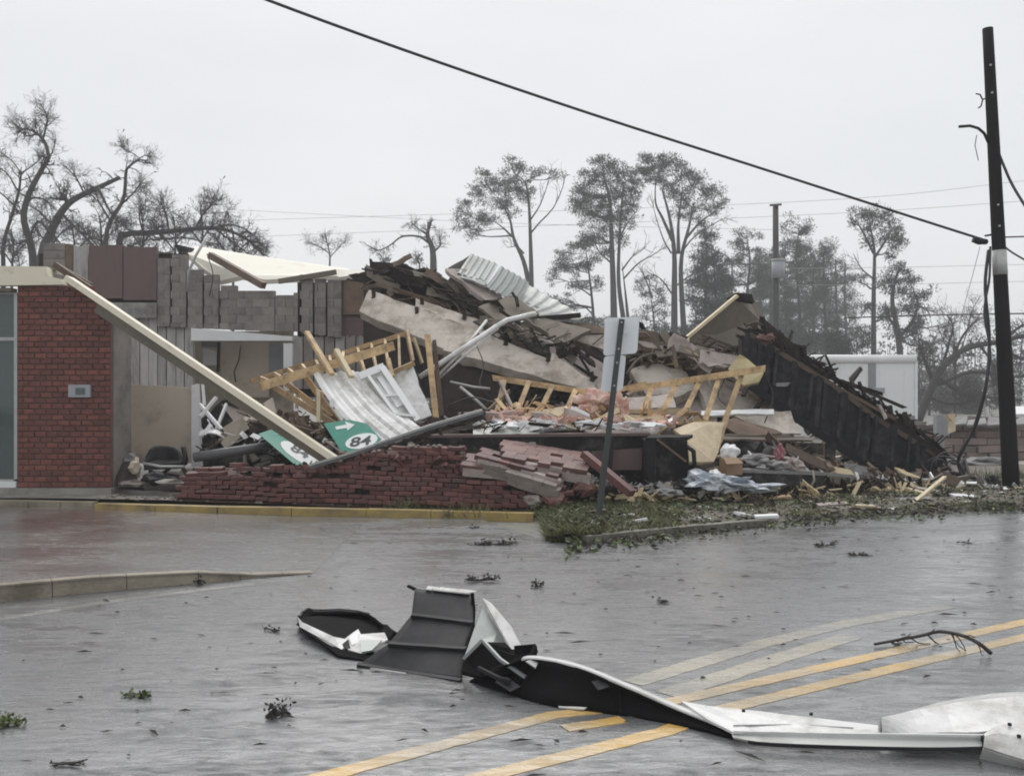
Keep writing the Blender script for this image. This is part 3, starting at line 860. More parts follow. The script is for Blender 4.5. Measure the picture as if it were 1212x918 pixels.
scrap(70, 'white', 'white_scraps', 'white scraps strewn over the rubble heap', (-4.6, 6.5), big=.4)
scrap(70, 'ply', 'broken_boards', 'weathered broken boards strewn over the rubble heap', (-4.5, 7.5), big=1.3)
scrap(50, 'pinkgrey', 'broken_plaster', 'broken plaster sheets strewn over the rubble heap', (-3.5, 7), big=1.2)
scrap(40, 'galv_lt', 'sheet_scraps', 'grey sheet scraps strewn over the rubble heap', (-3, 7), big=.8)
scrap(90, 'black', 'roofing_scraps', 'black roofing scraps strewn over the rubble heap', (-5, 8), big=1.2)
scrap(90, 'palepine', 'pale_splinters', 'pale splinters of new timber strewn over the heap', (-2.5, 7.5), big=.6)

def rdir(r): 
    while True:
        v = Vector((r.uniform(-1, 1), r.uniform(-1, 1), r.uniform(-1, 1)))
        if .01 < v.length < 1: return v.normalized()
def along(limb, t):
    t *= len(limb) - 1
    j = min(int(t), len(limb) - 2)
    return limb[j].lerp(limb[j + 1], t - j), (limb[j + 1] - limb[j]).normalized()

# ------------------------------------------------------------------ collapsed middle: dark roof, pale slabs, metal sheets
def poly(name, pts, th, m, lab, cat, group=None, nrm=None, jag=.014):
    return one(MB().slab([P(*p) for p in pts], th, nrm, jag), name, M[m], lab, cat, group)
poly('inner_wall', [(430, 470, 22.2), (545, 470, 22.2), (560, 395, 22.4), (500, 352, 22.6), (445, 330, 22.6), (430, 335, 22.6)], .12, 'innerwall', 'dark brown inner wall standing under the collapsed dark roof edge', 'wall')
rf = thing('collapsed_roof', 'collapsed dark roof edge of splintered boards sagging behind the pale wall slabs', 'roof', (P(500, 0, 21.5).x, 21.5, 1.0))
for pts, m in (([(428, 326, 22.2), (470, 321, 22.0), (524, 333, 21.8), (600, 388, 20.6), (588, 396, 20.6), (520, 346, 21.6), (470, 336, 22), (430, 334, 22.2)], 'darkwood'),
               ([(455, 330, 21.9), (520, 341, 21.6), (604, 398, 20.4), (560, 402, 20.6), (510, 362, 21.4), (450, 345, 21.9)], 'darkwood'),
               ([(500, 350, 21.7), (560, 372, 21.2), (600, 404, 20.6), (560, 402, 20.8)], 'black')):
    MB().slab([P(*p) for p in pts], .1, None, .03).build('roof_board', M[m], rf)
for a, b_, wd, m in (((439, 313, 22.1), (482, 316, 21.9), .13, 'darkwood'), ((441, 318, 21.8), (520, 334, 21.4), .12, 'darkwood'), ((480, 317, 21.8), (540, 345, 21.4), .14, 'darkwood'),
                  ((446, 336, 21.6), (530, 362, 21.2), .10, 'brownwood'), ((430, 340, 21.8), (500, 332, 21.5), .09, 'brownwood'), ((520, 330, 21.2), (590, 372, 20.4), .13, 'darkwood'),
                  ((538, 352, 20.8), (596, 378, 20.2), .09, 'pinkgrey'), ((528, 342, 21), (600, 392, 20.2), .1, 'black'), ((439, 308, 22.0), (440, 322, 22.0), .06, 'darkwood'), ((515, 372, 21.2), (580, 398, 20.5), .09, 'brownwood')):
    MB().bar(P(*a), P(*b_), wd, wd, jit=.06).build('rafter', M[m], rf)

def slab_wall(name, lab, pts, th, pegs, m='precast'):
    t = thing(name, lab, 'wall slab', P(*pts[0]))
    MB().slab([P(*p) for p in pts], th, None, .013).build('slab', M[m], t)
    for (x, y, Y) in pegs:
        q = P(x, y, Y - .06)
        MB().bar(q + Vector((0, 0, .10)), q + Vector((.02, 0, -.06)), .075, .08).bar(q + Vector((-.03, -.03, -.04)), q + Vector((.05, -.03, -.08)), .06, .06).build('anchor', M['darkwood'], t)
    return t
slab_wall('wall_slab', 'pale slab with squared upper end, highest of the fallen wall slabs', [(437, 343, 20.4), (494, 363, 20.0), (566, 391, 19.5), (541, 419, 19.1), (425, 368, 20.0)], .22, [(442, 350, 20.35), (493, 369, 20.0)])
slab_wall('wall_slab', 'narrow pale slab with anchors lying behind the highest fallen wall slab', [(492, 353, 20.6), (545, 371, 20.2), (600, 392, 19.8), (585, 402, 19.5), (566, 394, 19.6), (492, 367, 20.2)], .2, [(499, 358, 20.5), (549, 373, 20.1)])
slab_wall('wall_slab', 'long pale slab under the white bent poles in the middle of the wreck', [(566, 390, 19.5), (655, 428, 18.7), (641, 447, 18.4), (524, 414, 19.0)], .22, [(598, 404, 19.2), (648, 423, 18.7)])
slab_wall('wall_slab', 'pale triangular slab tip behind the leaning sign, lowest of the wall slabs', [(653, 417, 18.7), (704, 452, 18.2), (703, 463, 18.1), (641, 448, 18.4)], .2, [(700, 446, 18.15)])
slab_wall('wall_slab', 'pinkish grey slab sloping down behind the two sign plates', [(632, 388, 19.6), (668, 402, 19.3), (722, 436, 18.8), (728, 468, 18.5), (704, 460, 18.5), (636, 404, 19.3)], .22, [], 'pinkgrey')
poly('wall_slab', [(676, 388, 20.2), (735, 396, 20.0), (735, 420, 19.6), (680, 402, 20.0)], .2, 'precast', 'short pale slab end showing left of the upper sign plate', 'wall slab')
poly('wall_slab', [(745, 437, 19.3), (770, 430, 19.4), (812, 440, 19.2), (826, 460, 18.9), (800, 470, 18.8), (764, 466, 18.9)], .25, 'precast', 'pale rough slab just right of the lower sign plate', 'wall slab')
poly('wall_slab', [(822, 446, 19.2), (850, 446, 19.2), (905, 470, 18.9), (934, 478, 18.9), (930, 486, 18.9), (838, 486, 18.6)], .22, 'precast', 'pale grey slab behind the right wooden wall frame', 'wall slab')
poly('wall_slab', [(745, 460, 19.6), (800, 455, 19.6), (845, 470, 19.2), (850, 505, 18.6), (740, 500, 18.6)], .15, 'pinkgrey', 'pinkish slab in shade behind the right wooden wall frame', 'wall slab')
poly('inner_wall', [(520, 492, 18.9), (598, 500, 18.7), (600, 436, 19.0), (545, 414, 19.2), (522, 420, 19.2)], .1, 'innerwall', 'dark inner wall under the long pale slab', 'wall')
poly('inner_wall', [(598, 500, 18.9), (706, 505, 18.7), (706, 462, 18.6), (640, 447, 18.8), (600, 438, 19.1)], .1, 'black', 'inner wall blackened for the void under the pale slabs behind the pink insulation', 'wall')  # black colour stands for the shade of the void under the slabs

def ribsheet(name, ca, cb, ribs, dep, m, lab, cat, n=9, th=.012, parent=None):
    """sheet metal between two edge curves (lists of points of equal length), with square ribs running along them"""
    ca, cb = [Vector(q) for q in ca], [Vector(q) for q in cb]
    k = ribs * 4
    rows = []
    for i in range(len(ca)):
        r = []
        for j in range(k + 1):
            t = j / k
            q = ca[i].lerp(cb[i], t)
            a = ca[min(i + 1, len(ca) - 1)] - ca[max(i - 1, 0)]
            nrm = a.cross(cb[i] - ca[i]).normalized()
            if nrm.y > 0: nrm = -nrm
            r.append(q + nrm * (dep if j % 4 in (1, 2) else 0))
        rows.append(r)
    o = MB().grid(rows, False).build(name, M[m], parent)
    s_ = o.modifiers.new('solid', 'SOLIDIFY'); s_.thickness = th; s_.offset = 0
    if parent is None: tag(o, lab, cat)
    return o
def smooth(pts, n=10):                                # Catmull-Rom through pixel points with depth
    q = [P(*p) for p in pts]
    q = [q[0] * 2 - q[1]] + q + [q[-1] * 2 - q[-2]]
    outp = []
    m_ = len(q) - 3
    for i in range(n + 1):
        t = i / n * m_
        k = min(int(t), m_ - 1); f = t - k
        a, b, c, d = q[k:k + 4]
        outp.append(.5 * ((2 * b) + (c - a) * f + (2 * a - 5 * b + 4 * c - d) * f * f + (3 * b - a - 3 * c + d) * f ** 3))
    return outp
ribsheet('metal_sheet', smooth([(557, 301, 21.6), (548, 314, 21.2), (541, 324, 20.8)], 5), smooth([(589, 313, 21.0), (583, 324, 20.7), (576, 335, 20.4)], 5), 5, .03, 'galv', 'ribbed grey metal sheet, highest piece on the wreck', 'metal sheet')
ribsheet('metal_sheet', smooth([(592, 315, 21.0), (584, 328, 20.7), (574, 340, 20.4)], 5), smooth([(626, 334, 20.6), (620, 346, 20.4), (610, 358, 20.2)], 5), 5, .03, 'galv', 'ribbed grey metal sheet just right of the highest one', 'metal sheet')
ribsheet('metal_sheet', smooth([(618, 333, 21), (613, 345, 20.6), (606, 358, 20.3)], 4), smooth([(692, 376, 20.2), (676, 379, 20), (640, 382, 19.8)], 4), 6, .03, 'galv_lt', 'pale ribbed metal sheet sloping down toward the sign', 'metal sheet')
poly('metal_flap', [(556, 302, 21.65), (540, 320, 21.2), (530, 317, 21.6)], .03, 'darkwood', 'dark flap folded under the highest grey metal sheet', 'flap')
poly('plank', [(527, 318, 21.0), (552, 318, 20.9), (612, 364, 20.2), (584, 362, 20.1), (535, 325, 20.7)], .09, 'pinkgrey', 'pinkish weathered board under the two highest metal sheets', 'board')
poly('plank', [(527, 316, 21.1), (575, 333, 20.4), (574, 338, 20.3), (528, 322, 20.9)], .06, 'galv', 'thin grey strip below the highest metal sheet', 'board')
poly('plywood_board', [(566, 363, 20.0), (608, 349, 20.2), (638, 371, 19.7), (592, 382, 19.4)], .07, 'ply', 'square weathered plywood board above the white bent poles', 'board')
poly('plywood_board', [(606, 383, 19.7), (640, 375, 19.9), (700, 390, 19.6), (668, 405, 19.2), (618, 396, 19.4)], .09, 'ply', 'long weathered plywood board left of the upper sign plate', 'board')
poly('plywood_board', [(640, 375, 20.2), (668, 380, 20.2), (735, 390, 20.1), (735, 396, 20.0), (676, 394, 20)], .08, 'brownwood', 'brown board behind the upper sign plate', 'board')
one(MB().bar(P(628, 378, 19.9), P(687, 373, 20.0), .10, .10), 'beam_end', M['darkwood'], 'short dark beam end pointing right above the plywood boards', 'beam')
one(MB().bar(P(610, 352, 19.9), P(606, 346, 19.9), .05, .05).bar(P(611, 352, 19.9), P(613, 362, 19.7), .06, .06), 'bracket', M['darkwood'], 'small dark bracket on the square plywood board', 'bracket')
for a, b_, wd, m, lab in (((560, 378, 20.2), (640, 398, 19.5), .08, 'darkwood', 'dark batten under the square plywood board'),
                      ((640, 408, 19.4), (705, 448, 18.7), .09, 'darkwood', 'dark batten along the lower edge of the pinkish slab'),
                      ((606, 405, 19.5), (650, 420, 19.0), .1, 'brownwood', 'brown batten across the middle pale slab'),
                      ((585, 345, 20.6), (640, 366, 20.2), .06, 'galv', 'thin grey edging below the second ribbed metal sheet')):
    one(MB().bar(P(*a), P(*b_), wd, wd, jit=.04), 'batten', M[m], lab, 'batten')
poly('felt_and_fill', [(616, 402, 19.35), (650, 406, 19.2), (652, 424, 18.9), (628, 414, 19.1)], .04, 'black', 'torn black roofing felt on the middle pale slab', 'roofing')

poly('felt_and_fill', [(585, 384, 20.6), (640, 384, 20.7), (745, 398, 20.8), (748, 470, 20.2), (640, 440, 20.0), (590, 405, 20.2)], .08, 'darkwood', 'dark plate added to close the gaps between wall slabs and plywood boards', 'roofing')  # dark plate added to block sky showing between the slabs
poly('felt_and_fill', [(740, 394, 21.0), (800, 400, 21.0), (880, 425, 20.8), (880, 470, 20.4), (740, 470, 20.4)], .08, 'darkwood', 'dark plate added behind the broken stubs right of the sign', 'roofing')  # dark plate added so no sky shows past the stubs
poly('gap_shade_board', [(238, 552, 18.3), (335, 552, 18.0), (330, 505, 18.3), (300, 470, 18.7), (262, 474, 18.7), (238, 496, 18.5)], .08, 'black', 'black board added to darken the gap right of the tan partition', 'board')  # black sheet put in to imitate the darkness of the gap

# white bent poles
wpole = thing('bent_white_pole', 'white bent metal poles lying across the pale slabs', 'pole', P(560, 410, 18.4))
MB().tube([P(497, 446, 17.6), P(540, 418, 17.9), P(588, 386, 18.3)], .05, n=7).build('pole', M['whitemetal'], wpole)
MB().tube([P(585, 388, 18.3), P(600, 379, 18.5), P(634, 371, 18.8)], .05, n=7).build('pole', M['whitemetal'], wpole)
MB().tube([P(519, 444, 17.7), P(550, 412, 18.0), P(576, 379, 18.5)], .028, n=6).build('rod', M['whitemetal'], wpole)
MB().tube([P(521, 447, 17.75), P(556, 415, 18.0), P(590, 388, 18.35)], .022, n=6).build('rod', M['whitemetal'], wpole)
one(MB().tube([P(533, 452, 18.2), P(560, 458, 18.1), P(580, 460, 18)], .03, n=6).tube([P(545, 458, 18.1), P(562, 472, 17.8), P(576, 485, 17.6)], .03, n=6), 'thin_rod', M['alu'], 'two thin grey rods crossing in the shade under the long pale slab', 'rod')

# ------------------------------------------------------------------ wooden frames
def stick(parent, name, a, b, wd, ht, m='pine', up=(0, 0, 1)):
    return MB().bar(P(*a), P(*b), wd, ht, up, jit=.03).build(name, M[m], parent)
ft = thing('wood_frame', 'broken ladder like frame of new timber above the curved white sheet', 'timber frame', P(390, 470, 17.2))
upf = (0, -.6, .8)
stick(ft, 'rail', (297, 451, 17.3), (482, 394, 18.0), .05, .085)
stick(ft, 'rail', (309, 457, 16.7), (466, 409, 17.3), .06, .16)
stick(ft, 'rail', (482, 394, 17.9), (489, 430, 17.2), .05, .12)
stick(ft, 'rail', (489, 430, 17.2), (464, 441, 16.9), .06, .08)
for i in range(11):
    t = (i + .5) / 11
    a = (lerp(300, 480, t), lerp(450, 395, t), lerp(17.3, 18.0, t))
    b_ = (lerp(316, 468, t), lerp(456, 410, t), lerp(16.7, 17.3, t))
    if i >= 7: b_ = (b_[0] + 12, b_[1] + (16 if i < 10 else 24), b_[2] - .1)
    stick(ft, 'rung', a, b_, .045, .08)
stick(ft, 'brace', (325, 458, 17.0), (396, 502, 16.6), .05, .10)
stick(ft, 'brace', (339, 454, 17.2), (392, 494, 16.9), .05, .10)
stick(ft, 'brace', (362, 446, 17.3), (402, 502, 16.9), .05, .10)
stick(ft, 'brace', (385, 467, 16.6), (372, 462, 17.3), .05, .08)
stick(ft, 'post', (377.5, 463, 16.5), (377, 513, 16.3), .065, .065, 'palepine', (0, 1, 0))
stick(ft, 'brace', (459, 424, 17.1), (464, 446, 16.8), .075, .06)
one(MB().bar(P(363, 393, 17.4), P(393, 443, 16.7), .09, .06), 'timber', M['pine'], 'orange toned timber sticking up through the left wood frame', 'timber')
one(MB().bar(P(398, 414, 17.1), P(416, 446, 16.6), .09, .06), 'timber', M['palepine'], 'short pale timber standing on the top of the curved white sheet', 'timber')
pst = thing('timber_post', 'yellow doubled timber post right of the white curved sheet', 'post', P(517, 494, 16.6))
stick(pst, 'stud', (506, 397, 17.0), (516, 494, 16.6), .10, .06, 'pine', (0, 1, 0))
stick(pst, 'stud', (514, 404, 17.15), (523, 492, 16.8), .07, .05, 'brownwood', (0, 1, 0))
one(MB().bar(P(490, 400, 17.6), P(500, 430, 17.3), .04, .05), 'timber', M['plyyellow'], 'thin bent lath left of the yellow timber post', 'lath')
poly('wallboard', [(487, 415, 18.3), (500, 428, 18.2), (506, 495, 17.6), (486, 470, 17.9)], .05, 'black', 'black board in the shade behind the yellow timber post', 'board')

# curved white sheet, flat white panel and louvre frame on it
ca = smooth([(371, 443, 16.9), (384, 466, 16.4), (404, 491, 15.9), (428, 514, 15.5), (446, 527, 15.3)], 12)
cb = smooth([(424, 440, 17.2), (446, 462, 16.7), (468, 484, 16.2), (490, 500, 15.8), (503, 510, 15.6)], 12)
ribsheet('curved_sheet', ca, cb, 4, .035, 'whitemetal', 'curved ribbed white metal sheet sliding down from the left wood frame', 'metal sheet')
poly('flat_sheet', [(456, 443, 17.1), (468, 441, 17.1), (488, 430, 17.2), (511, 491, 16.5), (484, 500, 16.3), (470, 480, 16.5)], .03, 'whitemetal', 'flat white metal panel left of the yellow timber post', 'panel')
lv = thing('louvre_frame', 'white light fitting frame with cross bars lying on the white sheets', 'light fitting', P(460, 470, 16.3))
for a, b_, wd in (((425, 446, 16.75), (455, 434, 16.9), .14), ((453, 435, 16.85), (495, 498, 15.9), .10), ((437, 446, 16.75), (470, 492, 15.95), .05)):
    MB().bar(P(*a), P(*b_), wd, .06, (0, -1, .5)).build('rail', M['white'], lv)
for t in (.5, .96):
    MB().bar(P(lerp(437, 470, t), lerp(446, 492, t), lerp(16.73, 15.93, t)), P(lerp(456, 493, t), lerp(439, 495, t), lerp(16.82, 15.9, t)), .04, .05, (0, -1, .5)).build('bar', M['white'], lv)
MB().slab([P(432, 448, 16.86), P(454, 440, 16.95), P(494, 497, 16.02), P(470, 494, 16.02)], .02).build('tray', M['galv_lt'], lv)
MB().slab([P(446, 446, 16.8), P(452, 443, 16.85), P(478, 478, 16.3), P(470, 482, 16.2)], .02).build('tray', M['white'], lv)

# ------------------------------------------------------------------ green direction signs
def sign(lab, plane, outline, arrow, oval, text, tU, tV, tpos, edgec=None):
    pl = Plane(*plane)
    t = thing('direction_sign', lab, 'road sign', pl.at(*outline[0]))
    MB().slab([pl.at(*q) for q in outline], .012, pl.n).build('plate', M['green'], t)
    if arrow: MB().slab([pl.at(*q, .006) for q in arrow], .004, pl.n).build('arrow', M['signwhite'], t)
    ox, oy, (ax, ay), (bx, by) = oval
    MB().slab([pl.at(ox + ax * math.cos(a) + bx * math.sin(a), oy + ay * math.cos(a) + by * math.sin(a), .006) for a in [k * math.pi / 12 for k in range(24)]], .004, pl.n).build('route_shield', M['signwhite'], t)
    cu = bpy.data.curves.new('number', 'FONT')
    cu.body, cu.align_x, cu.align_y, cu.size = text, 'CENTER', 'CENTER', 1.0
    cu.offset = .02
    tmp = bpy.data.objects.new('number', cu)
    col.objects.link(tmp)
    dg = bpy.context.evaluated_depsgraph_get()
    me0 = bpy.data.meshes.new_from_object(tmp.evaluated_get(dg))
    mb = MB()
    base = world_loc(t)
    vs = [pl.at(tpos[0] + tU[0] * v.co.x + tV[0] * v.co.y, tpos[1] + tU[1] * v.co.x + tV[1] * v.co.y, .012) for v in me0.vertices]
    mb.add(vs, [tuple(p.vertices) for p in me0.polygons])
    bpy.data.objects.remove(tmp)
    o = mb.build('number', M['signblack'], t)
    s_ = o.modifiers.new('solid', 'SOLIDIFY'); s_.thickness = .002; s_.offset = 0
    return t
sign('green road sign with a route number lying half under the long cream beam', ((306, 513, 15.9), (330, 506, 16.2), (352, 553, 15.2)),
     [(306, 513), (326, 506.5), (352, 517), (410, 547), (392, 556), (353, 553)], [(327, 513), (336, 517), (335, 514), (329, 511)], (357, 538, (24, 15), (6.5, -6)), '84', (20, 12), (8, -9), (355, 535))
sign('green road sign with a white arrow and route number against the curved white sheet', ((383, 501, 15.75), (430, 497, 15.6), (405, 537, 15.1)),
     [(383, 501), (413, 496.5), (434, 501), (451, 519), (440, 530), (406, 537)], [(397, 505), (410, 502.5), (408.5, 499), (420, 502.5), (411.5, 509.5), (410.5, 506.5), (398, 508.5)], (428, 522, (19, -2.5), (2, -9)), '84', (25, -3), (4, -15), (427, 523))

# ------------------------------------------------------------------ dark metal edging over the bricks
rail = thing('metal_edging', 'long bent grey metal edging strip lying along the top of the fallen bricks', 'metal strip', P(460, 525, 14.8))
rp_ = smooth([(366, 553, 14.5), (410, 540, 14.6), (460, 523, 14.75), (510, 506, 15.1), (570, 488, 15.7)], 12)
MB().bars(rp_, .10, .05).build('strip', M['greyplastic'], rail)
MB().bars([q + Vector((0, -.05, .035)) for q in rp_[:6]], .02, .03).build('bright_edge', M['alu'], rail)
MB().bars([q + Vector((0, .05, .04)) for q in rp_[5:]], .05, .03).build('bright_edge', M['alu'], rail)
MB().bars([q + Vector((.03, .02, -.07)) for q in rp_[3:]], .06, .05).build('strip', M['darkwood'], rail)

# ------------------------------------------------------------------ fallen red brick wall
fb = thing('fallen_brick_wall', 'low heap of fallen red brick wall stretching behind the yellow kerb', 'brick wall', (-2.2, 15, .05))
fa, fe = G(205, 593, .06), G(668, 608, .02)
fd = (fe - fa).normalized(); fn = Vector((-fd.y, fd.x, 0))
FL = (fe - fa).length
bl = unit_box('brick', .213, .12, .0615, M['brick_fallen'], .12)
ang = math.atan2(fd.y, fd.x)
nb = int(FL / .22)
topz = [(0, .36), (.03, .50), (.36, .54), (.42, .62), (.50, .80), (.60, .90), (.735, .92), (.74, .56), (.82, .46), (1, .38)]
count = 0
for c in range(13):
    z = .03 + c * .0645 + .05
    for i in range(nb):
        u = (i + (.5 if c % 2 else 0) + .5) / nb
        if u > 1: continue
        lim = ipl(topz, u) + random.uniform(-.03, .03)
        if z > lim or count >= 300 or random.random() < .03: continue
        if c == 5 and .08 < u < .5 and random.random() < .75: continue
        setb = .02 + c * .022 + (.10 if c > 5 else 0) + .05 * noise.noise(Vector((u * 9, c * .4, 2))) + random.uniform(-.012, .012)
        sag = .05 * noise.noise(Vector((u * 5, 3, c * .1)))
        piece('brick', bl, fb, fa + fd * (u * FL) + fn * (setb + .06) + Vector((0, 0, z + sag)), (random.gauss(0, .07) + .12 * noise.noise(Vector((u * 6, c * .5, 6))), random.gauss(0, .03) - .03 * math.sin(u * 7) + .05 * noise.noise(Vector((u * 4, c * .3, 1))), ang + random.gauss(0, .05) + .06 * noise.noise(Vector((u * 8, c * .6, 9)))))
        count += 1
mb = MB()
rows = []
for j, (sb, zz) in enumerate(((.045, 0), (.05, .25), (.10, .5), (.19, .8), (.5, 1.0), (1.1, .6), (1.2, 0))):
    r = []
    for i in range(41):
        u = i / 40
        h = ipl(topz, u) - .03
        r.append(fa + fd * (u * FL) + fn * (sb + (h * .42 if 0 < j < 5 else 0)) + Vector((0, 0, .0 + h * zz)))
    rows.append(r)
mb.grid(rows, False).build('mortar_core', M['mortar'], fb)
mb = MB()
for _ in range(60):
    u = random.random()
    q = fa + fd * (u * FL) + fn * (.25 + random.random() * .35)
    mb.lump((q.x, q.y, ipl(topz, u) + .02), (random.uniform(.02, .06),) * 2 + (.025,), _, .4, 1)
stuff(mb, 'brick_crumbs', M['mortar_grey'], parent=fb)

def chunk(lab, o_, ux, vx, nu, nv, th, m, tint):
    """a slab of brickwork: nu x nv bricks lying face up on their mortar"""
    o_, ux, vx = P(*o_), P(*ux), P(*vx)
    U, V = (ux - o_), (vx - o_)
    V = V - U.normalized() * (V.dot(U.normalized())) * .35
    Nn = U.cross(V).normalized()
    if Nn.z < 0: Nn = -Nn
    t = thing('brick_slab', lab, 'brick slab', o_ + (U + V) / 2 - Nn * th)
    MB().slab([o_ - Nn * .02, o_ + U - Nn * .02, o_ + U * .97 + V - Nn * .02, o_ + V * 1.02 - Nn * .02], th, Nn, .02).build('mortar_bed', M['pinkgrey' if m != 'mortar_grey' else m], t)
    rot = Matrix((U.normalized(), V.normalized(), Nn)).transposed()
    du, dv = U.length / nu, V.length / nv
    me = bpy.data.meshes.new('brick')
    q = MB().box((0, 0, 0), (du * .975, dv * .965, .07))
    me = q.mesh('brick'); me.materials.append(M[m])
    for j in range(nv):
        for i in range(nu):
            if random.random() < .05: continue
            off = .5 if j % 2 else .25
            if i + off + .5 > nu: continue
            c = o_ + U * ((i + off + .0) / nu) + V * ((j + .5) / nv) - Nn * random.uniform(.0, .012)
            b_ = piece('brick', me, t, c)
            b_.rotation_euler = (rot @ Matrix.Rotation(random.gauss(0, .03), 3, 'Z')).to_euler()
    return t
chunk('largest pink brick slab tilted on the right end of the brick heap', (598, 543, 14.1), (700, 560, 13.9), (585, 520, 15.0), 7, 6, .16, 'brick_pink', 0)
chunk('narrow brick slab just below the largest pink brick slab', (566, 541, 14.05), (664, 567, 13.75), (570, 531, 14.6), 7, 3, .12, 'brick_fallen', 0)
chunk('greyish brick slab end face under the narrow slab, left of the post', (602, 561, 13.75), (662, 579, 13.55), (606, 551, 14.2), 4, 2, .12, 'mortar_grey', 0)
chunk('small tilted brick slab at the left of the brick slabs', (548, 552, 14.0), (602, 559, 13.9), (556, 538, 14.5), 4, 3, .12, 'brick_pink', 0)
chunk('short grey brick slab wedged between two red brick slabs', (571, 551, 13.95), (606, 558, 13.85), (574, 543, 14.3), 3, 2, .10, 'mortar_grey', 0)
for i, (x, y, Y, s_, lab) in enumerate(((690, 578, 14.0, .14, 'rough mortar lump beside the foot of the leaning post'), (655, 590, 13.7, .13, 'brown brick lump at the right end of the brick heap'),
                                 (740, 586, 14.6, .12, 'reddish brick lump right of the brown fallen timber'), (676, 566, 14.3, .12, 'dark brick lump under the tip of the pink brick slab'),
                                 (630, 592, 13.6, .10, 'small grey lump in front of the brick slabs'))):
    c = P(x, y, Y); c.z = max(c.z, s_ * .5)
    one(MB().lump(c, (s_ * 1.3, s_, s_ * .8), i + 20, .5), 'brick_lump', M['brick_pink' if i != 4 else 'mortar_grey'], lab, 'rubble lump')
one(MB().bar(P(691, 537, 14.3), P(748, 584, 13.7), .13, .10), 'fallen_timber', M['brick_fallen'], 'reddish brown timber lying slanted right of the sign post', 'timber')
one(MB().bar(P(664, 560, 14.6), P(700, 585, 14.2), .08, .08), 'fallen_timber', M['brownwood'], 'brown timber end poking out left of the sign post', 'timber')

# ------------------------------------------------------------------ right wooden frame, white boards, insulation, black counter
rf2 = thing('wood_frame', 'long broken stud frame of new timber behind the leaning sign', 'timber frame', P(740, 480, 17.0))
stick(rf2, 'rail', (584, 447, 17.6), (708, 466, 17.2), .05, .10)
stick(rf2, 'rail', (700, 468, 17.3), (766, 454, 17.0), .05, .09)
stick(rf2, 'rail', (744, 461, 17.1), (905, 436, 16.4), .06, .11)
for a, b_ in (((597, 450, 17.5), (588, 488, 16.9)), ((626, 452, 17.4), (612, 488, 16.8)), ((654, 456, 17.3), (640, 484, 16.8)), ((641, 483, 16.8), (617, 497, 16.4)), ((681, 462, 17.2), (671, 484, 16.8)),
              ((772, 458, 17.0), (760, 486, 16.5)), ((800, 455, 16.9), (787, 482, 16.4)), ((787, 482, 16.4), (756, 502, 15.9)), ((828, 451, 16.8), (812, 484, 16.2)), ((812, 484, 16.2), (768, 519, 15.4)),
              ((851, 447, 16.7), (834, 499, 15.9)), ((878, 442, 16.6), (860, 492, 16.0)), ((860, 492, 16.0), (846, 538, 15.4))):
    stick(rf2, 'stud', a, b_, .085, .055, 'pine', (0, -1, .3))
stick(rf2, 'rail', (742, 487, 16.6), (816, 486, 16.3), .05, .07, 'palepine')
stick(rf2, 'brace', (604, 462, 17.3), (578, 486, 16.9), .05, .06, 'brownwood')
stick(rf2, 'brace', (592, 452, 17.4), (606, 482, 17.0), .05, .05, 'pinkgrey')
poly('block_end', [(823, 502, 15.95), (838, 497, 15.95), (838, 507, 15.9), (826, 511, 15.9)], .1, 'brownwood', 'brown wood block at the lower end of a stud above the cream board', 'block')
poly('plywood_board', [(862, 436, 17.4), (876, 419, 17.6), (884, 424, 17.6), (896, 436, 17.4), (904, 441, 17.2), (898, 452, 17.1), (880, 456, 17.1)], .05, 'plyyellow', 'jagged yellow plywood on the tip of the right wood frame', 'board')
poly('cream_board', [(797, 508, 15.5), (822, 499, 15.7), (857, 500, 15.8), (853, 522, 15.5), (845, 546, 15.2), (816, 546, 15.0), (814, 522, 15.2)], .05, 'creamy_panel', 'large cream board standing right of the black cabinet', 'board')
rnd = random.Random(5)
